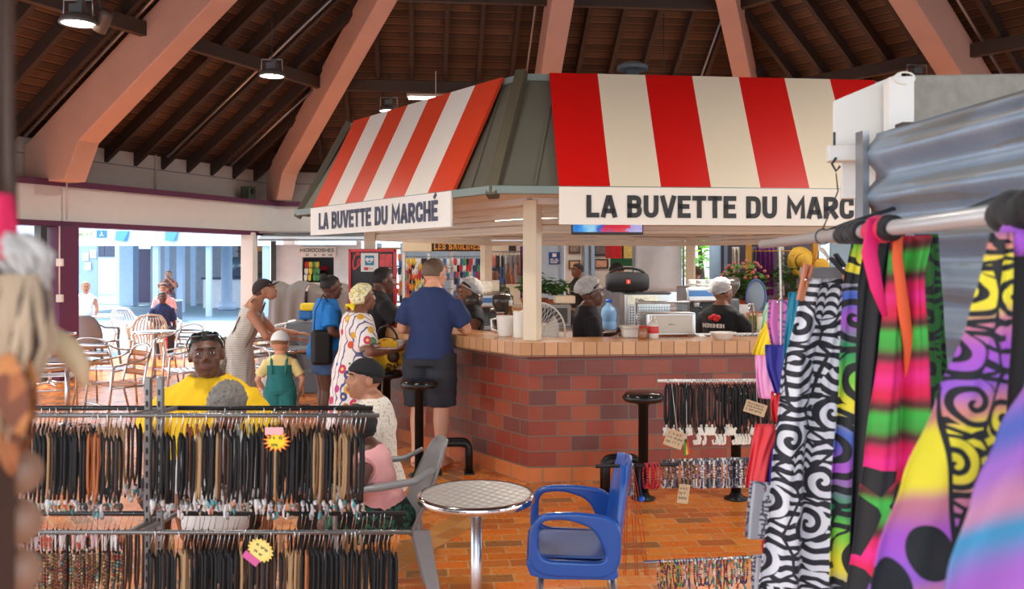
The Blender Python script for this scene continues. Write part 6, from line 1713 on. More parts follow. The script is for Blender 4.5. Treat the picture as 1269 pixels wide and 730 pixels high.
ctag(at(847, 612, 3.94), .05, .085, R(-8), 'brown cardboard price tag hanging under the mixed bead bracelets', RB[0].lerp(RB[1], .44) + Vector((0, .02, 0)), 23)
t = thing('flag_tag', 'small green yellow and red striped tag beside the cardboard tag', 'tag', at(851, 548, 3.95))
m = MB()
for i in range(3): m.cur = i; m.prism([(i * .008, -.05), (i * .008 + .008, -.05 + .004 * i), (i * .004 + .008, .02), (i * .004, .02)], at(848, 550, 3.95), (1, 0, 0), (0, 0, 1), (0, -1, 0), .0015)
m.build('stripes', [pm('flag_green', (40, 140, 60), .6), pm('flag_yellow', (240, 200, 40), .6), pm('flag_red', (220, 70, 40), .6)], t)
m = MB(); m.tube([at(851, 545, 3.95) + Vector((0, 0, .0)), RA[0].lerp(RA[1], .21) - Z * .004], .0012, 5); m.build('string', M_OFFW, t)
t = thing('bead_string', 'dark cord with a blue ball hanging left of the red bead strands', 'necklace', at(792, 578, 4.03))
p0 = RB[0].lerp(RB[1], .225); p1 = at(795, 616, 4.03)
m = MB(); m.tube([p0, p0.lerp(p1, .5) + Vector((-.006, 0, 0)), p1], .004, 6); m.build('cord', pm('navy_cord', (44, 54, 90), .6), t)
m = MB(); m.ell(p1 - Z * .008, (.014,) * 3); m.build('ball', pm('blue_ball', (40, 110, 220), .3), t)

# ------------------------------------------------------------------ right stall: corrugated wall, boards, rail, cloths
M_CORR = NT('galvanised_sheet'); _co = M_CORR.obj(); _n1 = M_CORR.noise(_co, 3.0, 5, .6); _mp = M_CORR.n('Mapping'); M_CORR.put(_mp, 0, _co); _mp.inputs[3].default_value = (1, .6, 14); _n2 = M_CORR.noise(_mp, 2.0, 3)
_c = M_CORR.ramp(_n1.outputs[0], [(.3, (134, 152, 174)), (.6, (160, 176, 194)), (.75, (150, 154, 156))])
_c = M_CORR.mix(M_CORR.math('MULTIPLY', M_CORR.math('GREATER_THAN', _n2.outputs[0], .60), .5), _c, lin((150, 138, 116)))
M_CORR.set(color=_c, rough=.42, metal=.55); M_CORR = M_CORR.m
W0 = Vector((1.038, 2.62, 0)); WD = Vector((.085, -1.0, 0)).normalized(); WN = Vector((-WD.y * -1, WD.x * -1, 0)); WN = Vector((WD.y, -WD.x, 0))
if WN.x > 0: WN = -WN
t = thing('corrugated_wall', 'grey corrugated metal side wall of the cloth stall at the right', 'stall wall', W0); t['kind'] = 'structure'; 
del t['label'], t['category']
m = MB()
def corr(u, v):
    z = 2.085 - 1.6 * v
    return W0 + WD * (2.1 * u) + WN * (-.02 - .02 * math.cos((2.085 - z) / .125 * 2 * PI)) + Z * z
m.grid(24, 160, corr); m.build('sheet', M_CORR, t, solid=.0015)
m = MB(); m.bar(W0 + WN * .004 + Z * .3, W0 + WN * .004 + Z * 2.09, .02, .045, WD); m.build('edge_angle', M_PIPE, t)
for u in (.1, 1.0, 1.9):
    q = W0 + WD * u - WN * .08; m = MB(); m.box((q.x, q.y, 1.05), (.05, .05, 2.1)); m.build('stud', M_WOODB, t)
# white painted boards above it
t = thing('board_end', 'white painted board and bracket above the edge of the corrugated sheet', 'board', at(1060, 160, 2.78))
m = MB(); m.prism([(0, 0), (.19, .0), (.19, .222), (.0, .144)], at(1033, 182, 2.78), (1, -.28, 0), (0, 0, 1), (.28, 1, 0), .035); m.build('upper_board', M_WHITE, t, bevel=.003)
m = MB(); q = at(1119, 94, 2.64); m.box(q + Vector((0, .03, -.145)), (.07, .1, .28), rz=R(-14)); m.build('post_cap', M_WHITE, t, bevel=.003)
m = MB(); q = at(1054, 190, 2.72); m.box(q, (.135, .06, .05), rz=R(-14)); m.build('cross_bar', M_WHITE, t, bevel=.003)
m = MB(); q = at(1062, 220, 2.78); m.box(q + Vector((.01, .02, .0)), (.1, .04, .13), rz=R(-14)); m.build('lower_board', M_WHITE, t, bevel=.003)
m = MB(); q = at(1034, 172, 2.7); m.box(q, (.006, .006, .04)); m.tube([at(1036, 196, 2.7), at(1031, 203, 2.69), at(1036, 212, 2.69), at(1041, 206, 2.69)], .004, 6); m.build('wire_hook', M_DARKG, t)
m = MB(); m.tube([at(1121, 102, 2.62) + Vector((.03 * math.cos(a), 0, .012 + .018 * math.sin(a))) for a in [2 * PI * i / 14 for i in range(14)]], .003, 5, closed=True); m.build('string_loop', M_BONE, t)
t = thing('concrete_beam_end', 'mottled grey concrete block behind the white boards over the corrugated sheet', 'beam', at(1180, 120, 2.75))
m = MB(); q = at(1190, 130, 2.75); m.box(q + Vector((.08, 0, 0)), (.5, .16, .16), rz=R(-4)); m.build('block', pm('mottled_concrete', (150, 144, 134), .8, 0, .3, 30, .3, 60), t, bevel=.006)
m = MB(); m.box(q + Vector((.12, 0, -.9 - .08)), (.1, .1, 1.8)); m.build('post', M_WHITE, t)
# the rail
RP0 = Vector((.93, 3.3, 1.772)); RP1 = Vector((.62, .55, 1.772))
def rail(Y): f = (Y - RP0.y) / (RP1.y - RP0.y); return RP0.lerp(RP1, f)
t = thing('hanging_rail', 'grey metal pipe rail carrying the coloured cloths at the right', 'rail', RP0)
m = MB(); m.tube([RP0, RP1], .0155, 16); m.build('pipe', pm('worn_grey_pipe', (196, 196, 198), .4, .35), t)
for Y in (2.5, 1.5):
    q = rail(Y); m = MB(); m.tube([q, q + Vector((.1, 0, .04)), Vector((W0.x + .04 + (2.62 - Y) * .085, Y, 1.86))], .006, 8); m.build('rail_bracket', M_DARKG, t)
m = MB(); m.tube([rail(2.35) + Vector((.02 * math.cos(a), 0, .02 * math.sin(a))) for a in [2 * PI * i / 14 for i in range(14)]], .002, 5, closed=True); m.tube([rail(2.35) + Z * .02, rail(2.35) + Vector((.04, 0, .12)), at(1036, 215, 2.65)], .002, 5); m.build('wire_tie', M_DARKG, t)

def spiral_mat(name, scale, freq, basef, ink, thr=.15, inv=False, dist=1.0, seed=0.0, rnd=.6, extra=None, tribal=False):
    t = NT(name); uv = t.uv()
    mp = t.n('Mapping'); t.put(mp, 0, uv); mp.inputs[1].default_value = (seed, seed * .7, 0); mp.inputs[3].default_value = (scale, scale, 1)
    v = t.n('TexVoronoi', {'Scale': 1.0, 'Randomness': rnd}, voronoi_dimensions='2D'); t.put(v, 0, mp)
    df = t.n('VectorMath', operation='SUBTRACT'); t.put(df, 0, mp); t.put(df, 1, v.outputs['Position'])
    sp = t.n('SeparateXYZ'); t.put(sp, 0, df)
    ang = t.math('ARCTAN2', sp.outputs[1], sp.outputs[0]); r = v.outputs['Distance']
    s = t.math('SINE', t.math('ADD', t.math('MULTIPLY', r, freq), ang))
    n2 = t.noise(mp, 2.2, 2)
    w = t.n('TexWave', {'Scale': 1.3, 'Distortion': 6.0, 'Detail': 1.0, 'Detail Scale': 1.2}, wave_type='RINGS'); t.put(w, 0, mp)
    far = t.math('GREATER_THAN', r, .43)
    edge = t.n('TexVoronoi', {'Scale': 1.0, 'Randomness': rnd}, voronoi_dimensions='2D', feature='DISTANCE_TO_EDGE'); t.put(edge, 0, mp)
    line = t.math('LESS_THAN', edge.outputs[0], .035)
    if tribal:
        # cells differ: spirals, teeth, arcs
        cr = t.n('SeparateColor', {0: v.outputs['Color']}); ch = cr.outputs[0]
        ox = t.math('SUBTRACT', sp.outputs[0], t.math('MULTIPLY', t.math('SUBTRACT', cr.outputs[1], .5), 1.2)); oy = t.math('ADD', sp.outputs[1], .5)
        arc = t.math('SINE', t.math('MULTIPLY', t.math('SQRT', t.math('ADD', t.math('MULTIPLY', ox, ox), t.math('MULTIPLY', oy, oy))), 24.0))
        teeth = t.math('SINE', t.math('ADD', t.math('MULTIPLY', sp.outputs[1], 30.0), t.math('MULTIPLY', t.math('ABSOLUTE', t.math('SINE', t.math('MULTIPLY', sp.outputs[0], 12.0))), 3.0)))
        pa = t.math('GREATER_THAN', ch, .45); pb = t.math('GREATER_THAN', ch, .74)
        s = t.math('ADD', t.math('MULTIPLY', s, t.math('SUBTRACT', 1.0, pa)), t.math('MULTIPLY', arc, t.math('SUBTRACT', pa, pb))); s = t.math('ADD', s, t.math('MULTIPLY', teeth, pb))
    a = t.math('LESS_THAN', s, thr)
    b = t.math('GREATER_THAN', w.outputs[1], .62 if not inv else .5)
    f = t.math('ADD', t.math('MULTIPLY', far, b), t.math('MULTIPLY', t.math('SUBTRACT', 1.0, far), a))
    f = t.math('MAXIMUM', t.math('MINIMUM', f, 1.0), line)
    base = basef(t, uv)
    if extra: f, base = extra(t, uv, f, base)
    t.set(color=t.mix(f, base, lin(ink)), rough=.75, sheen=.1)
    return t.m
def bands(stops, per, wob=.4, rot=0.0):
    def f(t, uv):
        mp = t.n('Mapping'); t.put(mp, 0, uv); mp.inputs[2].default_value = (0, 0, rot)
        nz = t.noise(mp, 3.5, 2); sp = t.n('SeparateXYZ'); t.put(sp, 0, mp)
        return t.ramp(t.math('FRACT', t.math('ADD', t.math('DIVIDE', sp.outputs[1], per), t.math('MULTIPLY', nz.outputs[0], wob))), stops, 'EASE')
    return f
def solid(c): return lambda t, uv: t.mix(0.0, lin(c), lin(c))
PUR, YEL, PNK, BLU, GRN, BLK = (168, 84, 196), (232, 216, 48), (232, 30, 130), (78, 92, 180), (60, 190, 70), (20, 24, 30)
M_TRIBAL = spiral_mat('black_white_tribal', 8.6, 22, solid((226, 228, 236)), (34, 36, 46), thr=.0, inv=True, rnd=.85, tribal=True)
M_RAINB = spiral_mat('green_yellow_spiral', 6.0, 30, bands([(0, (40, 150, 90)), (.2, (120, 200, 60)), (.4, YEL), (.6, (70, 100, 190)), (.8, PUR), (1, (40, 150, 90))], .34), BLK, thr=-.2, seed=3.1)
def flowers(t, uv, f, base):
    sp = t.n('SeparateXYZ'); t.put(sp, 0, uv)
    low = t.math('GREATER_THAN', sp.outputs[1], .475)
    mp = t.n('Mapping'); t.put(mp, 0, uv); mp.inputs[3].default_value = (9, 9, 1)
    v = t.n('TexVoronoi', {'Scale': 1.0, 'Randomness': .8}, voronoi_dimensions='2D', feature='DISTANCE_TO_EDGE'); t.put(v, 0, mp)
    petal = t.math('GREATER_THAN', v.outputs[0], .09)
    return t.math('MULTIPLY', low, petal), base
M_PINKG = spiral_mat('pink_green_band', 3.0, 10, bands([(0, PNK), (.2, (216, 14, 70)), (.34, (90, 40, 36)), (.46, (60, 176, 64)), (.6, (64, 160, 60)), (.74, (90, 38, 40)), (.86, (214, 18, 90)), (1, PNK)], .165, .3, R(8)), (24, 22, 26), extra=flowers)
def bigflower(t, uv, f, base):
    sp = t.n('SeparateXYZ'); t.put(sp, 0, uv)
    right = t.math('GREATER_THAN', sp.outputs[0], .103); seam = t.math('LESS_THAN', t.math('ABSOLUTE', t.math('SUBTRACT', sp.outputs[0], .101)), .003)
    ff = t.math('MAXIMUM', t.math('MULTIPLY', f, right), seam)
    tot = ff; ring = None
    for cx, cy, rx, ry in ((.075, .415, .026, .033), (.03, .462, .024, .034), (.07, .50, .02, .02)):
        dx = t.math('DIVIDE', t.math('SUBTRACT', sp.outputs[0], cx), rx); dy = t.math('DIVIDE', t.math('SUBTRACT', sp.outputs[1], cy), ry)
        d = t.math('ADD', t.math('MULTIPLY', dx, dx), t.math('MULTIPLY', dy, dy)); tot = t.math('MAXIMUM', tot, t.math('LESS_THAN', d, 1.0))
    return tot, base
M_PURY = spiral_mat('purple_yellow_spiral', 13.0, 26, bands([(0, PUR), (.18, (150, 90, 200)), (.34, (206, 130, 120)), (.44, YEL), (.7, YEL), (.82, (196, 120, 140)), (1, PUR)], .21, .15, R(14)), BLK, thr=-.25, seed=1.7, extra=bigflower)
M_TIE = spiral_mat('purple_blue_tie_dye', 3.0, 10, bands([(0, (140, 78, 160)), (.22, (164, 94, 170)), (.4, (66, 78, 150)), (.55, (140, 84, 160)), (.7, (172, 112, 140)), (.82, (50, 124, 160)), (1, (140, 78, 160))], .3, .5, R(20)), BLK, extra=lambda t, uv, f, b: (0.0, b))
M_BLKC = pm('black_rayon', (20, 22, 27), .7, var=.2)

def drape(name, label, rows, mat, folds=3, amp=.012, cat='cloth', hang_at=None, group=None, nv=50, phase=0.0, uvscale=1.0, planar=None):
    """a hanging cloth: rows of (py, left px, right px, depth) read off its outline at its own distance"""
    c = rows[0]; root = thing(name, label, cat, at((c[1] + c[2]) / 2, c[0], c[3]), group=group)
    ys = [r[0] for r in rows]
    def row(v):
        y = ys[0] + (ys[-1] - ys[0]) * v
        i = 0
        while i < len(rows) - 2 and y > ys[i + 1]: i += 1
        f = (y - ys[i]) / (ys[i + 1] - ys[i]); f = max(0, min(1, f)); f2 = f * f * (3 - 2 * f)
        a, b = rows[i], rows[i + 1]
        return y, [a[k] + (b[k] - a[k]) * (f2 * .5 + f * .5) for k in (1, 2, 3)]
    def P(u, v):
        y, (l, r, Y) = row(v)
        ph = phase + folds * 2 * PI * u + .8 * math.sin(v * 3 + phase)
        d = amp * math.sin(ph) * (.5 + .5 * min(1, v * 3)) + amp * .35 * math.sin(ph * 2.3 + v * 5)
        p = at(l + (r - l) * u, y, Y); p.y += d - (.03 * (u - .5)); return p
    def U(u, v):
        y, (l, r, Y) = row(v); w = (r - l) / FPX * Y
        if planar is not None: return ((l + (r - l) * u - planar) / FPX * Y, (y - ys[0]) / FPX * Y)
        return ((u * w * (1 + .3 * folds / 3)) * uvscale, (y - ys[0]) / FPX * Y * uvscale)
    m = MB(); m.grid(40, nv, P, U); m.build('cloth_panel', mat, root, solid=.002)
    return root
def knot(root, p, r, mat, name='knot'):
    m = MB(); m.ell(p, r, None, 20, 14, lambda d: 1 + .16 * noise.noise(d * 3.2)); return m.build(name, mat, root)
def over(root, Y, w, mat, r=.024):
    """the loop of cloth over the rail"""
    a = rail(Y + w / 2); b = rail(Y - w / 2); m = MB()
    m.tube([a.lerp(b, i / 24) + Vector((0, 0, -.004 * math.sin(i * .5))) for i in range(25)], [r * (.86 + .14 * math.sin(PI * i / 24) + .012 * math.sin(i * .9)) for i in range(25)], 18); return m.build('rail_loop', mat, root)

# black and white pareo on a hanger with wooden pegs
r_ = drape('pareo', 'black and white tribal patterned cloth clipped to a hanger with wooden pegs', [(345, 1000, 1062, 2.42), (372, 993, 1058, 2.42), (470, 972, 1054, 2.4), (600, 960, 1050, 2.38), (780, 938, 1056, 2.36)], M_TRIBAL, folds=2.2, amp=.02, phase=.8)
def peg(p, tilt, mat, label):
    t = thing('clothes_peg', label, 'peg', p); ux = Vector((math.cos(tilt), 0, math.sin(tilt))); dn = Vector((-math.sin(tilt), 0, math.cos(tilt)))
    for s in (-1, 1):
        m = MB(); m.bar(p + ux * (s * .008) + dn * .05, p + ux * (s * .003) - dn * .05, .02, .009, ux); m.build('peg_half', mat, t, bevel=.002)
    m = MB(); m.tube([p - Vector((0, .012, 0)) + dn * .008, p + Vector((0, .012, 0)) + dn * .008], .005, 8); m.build('spring', M_CHROME, t)
M_PEG = pm('orange_wood_peg', (206, 130, 92), .6)
t = thing('clothes_hanger', 'pale wire hanger with grey clip bar hanging from the rail', 'hanger', rail(2.4))
q = rail(2.4); cb = at(1032, 338, 2.4)
m = MB(); m.tube([q + Vector((.0, .018, .0)), q + Vector((0, 0, .018)), q + Vector((0, -.018, .0)), q + Vector((.002, 0, -.03)), Vector((cb.x, 2.4, cb.z + .03))], .004, 8); m.build('hook', M_WHITE, t)
m = MB(); m.bar(cb + Vector((-.08, .02, 0)), cb + Vector((.08, .02, 0)), .02, .03); m.tube([Vector((cb.x, 2.4, cb.z + .035)), cb + Vector((.08, .02, .0))], .006, 8); m.build('clip_bar', M_GREY, t, bevel=.004)
peg(at(997, 350, 2.37), R(-14), M_PEG, 'orange wooden peg at the left end of the hanger'); peg(at(1052, 352, 2.37), R(10), M_PEG, 'orange wooden peg at the right end of the hanger'); peg(at(1047, 335, 2.36), R(40), pm('black_peg', (40, 40, 44), .5), 'small dark peg on top of the right wooden peg')
# green yellow purple cloth
r_ = drape('pareo', 'narrow green yellow and purple spiral cloth beside the black and white one', [(292, 1060, 1076, 2.12), (360, 1048, 1082, 2.1), (470, 1044, 1078, 2.06), (600, 1034, 1072, 2.02), (780, 1030, 1082, 1.98)], M_RAINB, folds=1.2, amp=.012)
over(r_, 2.12, .1, M_RAINB, .022)
# black folded cloth next to it
r_ = drape('pareo', 'black cloth with faint blue edge hanging between the green and the pink cloths', [(282, 1078, 1118, 2.0), (360, 1068, 1112, 1.98), (500, 1064, 1098, 1.95), (780, 1054, 1086, 1.9)], M_BLKC, folds=1.5, amp=.014)
over(r_, 2.02, .09, spiral_mat('black_violet_swirl', 4, 14, bands([(0, BLK), (.6, BLK), (.75, BLU), (.9, PUR), (1, BLK)], .2), BLK, thr=-.5), .025)
# pink green
r_ = drape('pareo', 'bright pink green and black banded cloth knotted over the rail', [(292, 1108, 1150, 1.84), (345, 1104, 1140, 1.84), (430, 1096, 1144, 1.83), (560, 1080, 1146, 1.8), (650, 1068, 1140, 1.78), (790, 1050, 1118, 1.74)], M_PINKG, folds=1.6, amp=.016, phase=2, planar=1050)
over(r_, 1.85, .13, M_PINKG, .026)
m = MB(); a = rail(1.86)
m.tube([a + Vector((-.02, -.03, .02)), a + Vector((-.035, -.04, -.05)), a + Vector((-.02, -.04, -.12)), a + Vector((.0, -.035, -.18))], [.014, .017, .014, .006], 12, flat=.5); m.build('pink_twist', pm('hot_pink_rayon', (230, 30, 110), .7), r_)
m = MB(); m.tube([a + Vector((.03, -.03, .02)), a + Vector((.02, -.045, -.06)), a + Vector((.035, -.04, -.16)), a + Vector((.05, -.03, -.24)), a + Vector((.055, -.02, -.36))], [.010, .011, .013, .012, .006], 12, flat=.5); m.build('orange_twist', pm('orange_red_rayon', (232, 92, 44), .7, 0, .3, 5), r_)
r_ = drape('pareo', 'black cloth tail with small green print behind the pink banded cloth', [(290, 1138, 1160, 1.9), (380, 1134, 1168, 1.9), (470, 1140, 1172, 1.9), (620, 1134, 1164, 1.88), (790, 1110, 1160, 1.86)], spiral_mat('black_green_print', 12, 16, solid((26, 30, 34)), (24, 26, 30), extra=lambda t, uv, f, b: (t.math('SUBTRACT', 1.0, t.math('MULTIPLY', f, 0.25)), t.mix(0.0, lin((60, 190, 50)), lin((60, 190, 50))))), folds=1.3, amp=.012)
over(r_, 1.78, .05, M_BLKC, .024)
# purple yellow
r_ = drape('pareo', 'purple and yellow cloth with black spirals knotted to the near end of the rail', [(288, 1236, 1252, 1.2), (330, 1226, 1252, 1.2), (400, 1208, 1250, 1.2), (500, 1170, 1244, 1.19), (600, 1128, 1232, 1.17), (690, 1096, 1214, 1.15), (800, 1066, 1190, 1.12)], M_PURY, folds=1.1, amp=.010, phase=1, planar=1080)
kq = rail(1.22); over(r_, 1.22, .10, spiral_mat('black_orange_swirl', 5, 14, bands([(0, BLK), (.5, BLK), (.65, (230, 120, 60)), (.8, YEL), (.9, PUR), (1, BLK)], .16), BLK, thr=-.6), .028)
knot(r_, kq + Vector((-.005, -.01, -.035)), (.024, .024, .026), M_PURY)
r_ = drape('pareo', 'black cloth fold with teal edge hanging beside the purple and yellow cloth', [(286, 1248, 1290, 1.22), (380, 1246, 1300, 1.22), (520, 1232, 1300, 1.22), (640, 1206, 1290, 1.2), (800, 1180, 1290, 1.18)], spiral_mat('black_teal_fade', 2, 10, bands([(0, BLK), (.45, BLK), (.62, (24, 110, 110)), (.75, BLK), (1, BLK)], .5, .3, R(70)), BLK, extra=lambda t, uv, f, b: (0.0, b)), folds=1.4, amp=.014)
over(r_, 1.16, .06, M_BLKC, .026)
r_ = drape('pareo', 'purple pink and blue tie-dyed cloth in the lower right corner', [(470, 1286, 1420, 1.0), (540, 1250, 1420, 1.0), (620, 1216, 1420, .99), (720, 1184, 1420, .98), (820, 1160, 1420, .97)], M_TIE, folds=1.4, amp=.012)
m = MB(); m.tube([at(1300, 475, 1.0), rail(.95) - Z * .05, rail(.95) + Z * .02, at(1400, 475, 1.0)], .02, 12, flat=.5); m.build('tied_end', M_TIE, r_)

# folded pouches hanging in a chain left of the tribal cloth
M_PAIS = spiral_mat('grey_paisley', 16, 20, solid((176, 178, 188)), (70, 74, 92), thr=-.2)
pch = [('pink flowered', [(372, 955, 985, 2.75), (400, 953, 986, 2.75), (432, 958, 984, 2.74)], spiral_mat('pink_flowered', 14, 18, solid((216, 120, 186)), (120, 80, 150), thr=-.7)),
       ('yellow', [(398, 952, 962, 2.8), (418, 942, 962, 2.8), (440, 934, 958, 2.79)], pm('yellow_cloth', (240, 210, 30), .7)),
       ('pale green and yellow', [(375, 952, 962, 2.83), (395, 947, 960, 2.83), (412, 944, 958, 2.83)], pm('pale_green_cloth', (170, 214, 180), .7)),
       ('navy blue', [(428, 950, 984, 2.7), (455, 952, 982, 2.7), (488, 962, 982, 2.69)], pm('navy_cloth', (52, 48, 150), .6)),
       ('light pink', [(438, 938, 956, 2.8), (465, 939, 958, 2.8), (494, 942, 962, 2.79)], pm('light_pink_cloth', (236, 160, 208), .7)),
       ('teal and black', [(362, 980, 998, 2.66), (430, 974, 990, 2.66), (500, 970, 980, 2.66)], pm('teal_cloth', (20, 130, 160), .6)),
       ('short red', [(486, 958, 976, 2.72), (505, 958, 974, 2.72), (524, 960, 973, 2.72)], pm('red_cloth', (206, 24, 40), .6)),
       ('tall red', [(527, 938, 962, 2.7), (565, 932, 954, 2.7), (604, 925, 948, 2.69)], pm('coral_red_cloth', (222, 50, 60), .55)),
       ('violet blue', [(545, 956, 974, 2.68), (580, 951, 970, 2.68), (616, 948, 964, 2.67)], pm('violet_blue_cloth', (66, 62, 170), .6)),
       ('wide grey paisley', [(598, 932, 972, 2.66), (635, 928, 972, 2.66), (668, 925, 968, 2.65)], M_PAIS),
       ('lower red', [(660, 948, 974, 2.7), (680, 946, 970, 2.7), (696, 948, 966, 2.7)], pm('scarlet_cloth', (210, 40, 50), .6)),
       ('lower grey paisley', [(690, 936, 966, 2.68), (720, 934, 962, 2.68), (770, 932, 960, 2.67)], M_PAIS)]
chain_x = None
for nm, rows, mt in pch:
    rt = drape('folded_pouch', nm + ' folded cloth pouch hanging in the chain beside the tribal cloth', rows, mt, folds=1.0, amp=.012, cat='pouch', nv=16)
    rows2 = [(y, l + 1.5, r - 1.5, Y + .03) for y, l, r, Y in rows]
    m = MB()
    n = len(rows2); L_ = [at(r[1], r[0], r[3] - .012) for r in rows2]; Rr_ = [at(r[2], r[0], r[3] - .012) for r in rows2]
    m.loft([[L_[i] + Vector((0, -.012, 0)), Rr_[i] + Vector((0, -.012, 0)), Rr_[i] + Vector((.003, .03, 0)), L_[i] + Vector((-.003, .03, 0))] for i in range(n)], smooth=False); m.build('pouch_body', mt, rt, bevel=.006, seg=3)
t = thing('hook_chain', 'thin white chain of hooks holding the folded pouches', 'chain', at(972, 360, 2.74))
a = rail(2.95); m = MB(); m.tube([a + Z * .017, a + Vector((.018, 0, 0)), a - Z * .02, at(968, 372, 2.74), at(968, 480, 2.74), at(962, 600, 2.72), at(960, 700, 2.71)], .0035, 6); m.build('chain_strand', M_WHITE, t)
for py in (372, 430, 486, 527, 598, 660, 690):
    m = MB(); p = at(968 - (py - 372) * .025, py, 2.73); m.tube([p, p + Vector((-.012, -.01, .004)), p + Vector((-.016, -.012, -.012))], .003, 6); m.build('hook', M_CHROME, t)

# ------------------------------------------------------------------ left edge, close to the lens
M_DKW = pm('brown_stained_wood', (70, 46, 34), .6, var=.25, vs=9, bump=.2)
t = thing('wooden_post', 'dark brown wooden post of a stall at the left edge', 'post', Vector((-.381, .6, 0))); t['kind'] = 'structure'
m = MB(); m.box((-.381, .6, 1.2), (.06, .06, 2.4)); m.build('shaft', M_DKW, t, bevel=.004)
def tuft(root, name, p0, p1, r0, r1, mat, n=70, seed=1, sag=.02):
    """a bundle of fibres"""
    rr = random.Random(seed); m = MB(); p0 = Vector(p0); p1 = Vector(p1)
    for i in range(n):
        a = rr.uniform(0, 2 * PI); q = math.sqrt(rr.random())
        o0 = Vector((math.cos(a), math.sin(a), 0)) * q * r0; o1 = Vector((math.cos(a), math.sin(a), rr.uniform(-.4, .4))) * q * r1
        mid = (p0 + o0).lerp(p1 + o1, .5) + Vector((rr.uniform(-1, 1), rr.uniform(-1, 1), 0)) * sag
        m.tube([p0 + o0, mid, p1 + o1 + Vector((0, 0, rr.uniform(-.01, .01)))], [.0022, .002, .0008], 4)
    return m.build(name, mat, root)
hx = lambda px, py, Y=.58: at(px, py, Y)
t = thing('hanging_ornament', 'hanging ornament of grey and tan fibre at the left edge', 'ornament', hx(20, 290))
tuft(t, 'grey_fibre', hx(14, 290), hx(42, 340), .012, .012, pm('grey_fibre', (186, 176, 168), .9), 150, 2, .008)
tuft(t, 'tan_fibre', hx(30, 340), hx(4, 520), .014, .016, pm('tan_fibre', (176, 148, 120), .9), 160, 3, .01)
tuft(t, 'dark_fibre', hx(40, 330), hx(24, 440), .006, .01, pm('dark_fibre', (84, 66, 58), .9), 60, 5, .006)
m = MB(); m.tube([hx(14, 290), hx(10, 200), hx(4, -200)], .003, 6); m.build('string', M_DKW, t)
t = thing('feather_bunch', 'bunch of rust orange feathers at the lower left edge', 'feathers', hx(10, 430))
M_FEA = rnd_bead_mat('rust_feather', [(0, (150, 84, 44)), (.4, (110, 58, 34)), (.7, (176, 110, 60))], .8)
for i, (a, b) in enumerate((((2, 440), (26, 540)), ((10, 430), (40, 520)), ((-4, 450), (14, 590)), ((14, 470), (30, 560)))):
    A = hx(*a, .56 + .012 * i); B = hx(*b, .56 + .012 * i); d = B - A; sd = Vector((d.z, 0, -d.x)).normalized()
    m = MB(); m.grid(6, 14, lambda u, v: A + d * v + sd * ((u - .5) * .022 * math.sin(PI * min(1, .12 + v * .88)) ** .7) + Vector((0, .004 * math.cos(PI * (u - .5)), 0))); m.build('feather', M_FEA, t, solid=.0015)
m = MB(); m.tube([hx(8, 435), hx(10, 300, .585), hx(4, -180)], .002, 5); m.build('string', M_DKW, t)
t = thing('curved_horn', 'pale curved fibre horn hanging over the left necklaces', 'ornament', hx(50, 400))
m = MB(); m.tube([hx(36, 418, .66), hx(62, 420, .66), hx(84, 432, .66), hx(98, 452, .66), hx(106, 480, .66)], [.006, .010, .010, .008, .003], 12); m.build('horn', pm('pale_horn', (196, 164, 126), .7), t)
m = MB(); m.tube([hx(36, 418, .66), hx(20, 330, .64), hx(8, -150, .62)], .002, 5); m.build('string', M_DKW, t)
t = thing('shell_string', 'string of pale round discs against the dark post at the lower left', 'ornament', hx(14, 520))
m = MB(); m.tube([hx(22, 480, .64), hx(16, 760, .64)], .002, 5); m.build('cord', M_DKW, t)
for i in range(4):
    m = MB(); m.lathe([(0, -.003), (.017, -.002), (.017, .002), (0, .003)], c=hx(22 - i, 585 + i * 62, .64), n=20, M=Matrix.Rotation(R(80), 3, 'X') @ Matrix.Rotation(R(30), 3, 'Y')); m.build('shell_disc', pm('pale_shell', (140, 100, 78), .5), t)
t = thing('red_cloth_scrap', 'magenta cloth hanging at the left edge beside the brown post', 'cloth', hx(0, 230))
m = MB(); A = hx(-16, 240, .57); m.grid(8, 12, lambda u, v: A + Vector((u * .014 + .004 * v, .006 * math.sin(u * 7 + v * 2), -v * .042))); m.build('cloth_panel', pm('magenta_cloth', (196, 20, 70), .8), t, solid=.002)
m = MB(); m.tube([hx(-6, 242, .57), hx(-2, -150, .575)], .002, 5); m.build('string', M_DKW, t)
# ------------------------------------------------------------------ stalls along the far side of the hall
def bx(m, c, s, rz=0.0): return m.box(c, s, rz=rz)
RB_ = R(6)
def bk(px, Y=17.6): return Vector((gx(px, Y), Y, 0))
def W(pxl, pxr, Y): return (pxr - pxl) / FPX * Y
M_PALEW = pm('pale_wall', (206, 212, 220), .6); M_BEIGE = pm('beige_board', (222, 204, 172), .6)
# white stall with the sign at the far left corner
Y = 17.3; c = bk(388, Y); t = thing('market_stall', 'white market stall with a serving window and grey roof edge', 'stall', c)
w = W(340, 442, Y)
m = MB()
zl, zw0, zw1, zt = 1.33, 1.32, 1.86, 2.07; wx0, wx1 = gx(375, Y), gx(414, Y); x0, x1 = gx(340, Y), gx(446, Y)
for a, b, c0, c1 in ((x0, wx0, 0, zt), (wx1, x1, 0, zt), (wx0, wx1, 0, zw0), (wx0, wx1, zw1, zt)): m.box(((a + b) / 2, Y, (c0 + c1) / 2), (b - a, .06, c1 - c0))
m.build('front_wall', pm('white_weatherboard', (226, 230, 236), .6, bump=.2, bs=14), t)
m = MB(); m.box(((x0 + x1) / 2, Y + .9, 1.0), (x1 - x0, .06, 2.0)); m.box((x0, Y + .45, 1.0), (.06, .9, 2.0)); m.box((x1, Y + .45, 1.0), (.06, .9, 2.0)); m.build('rear_wall', M_DARKG, t)
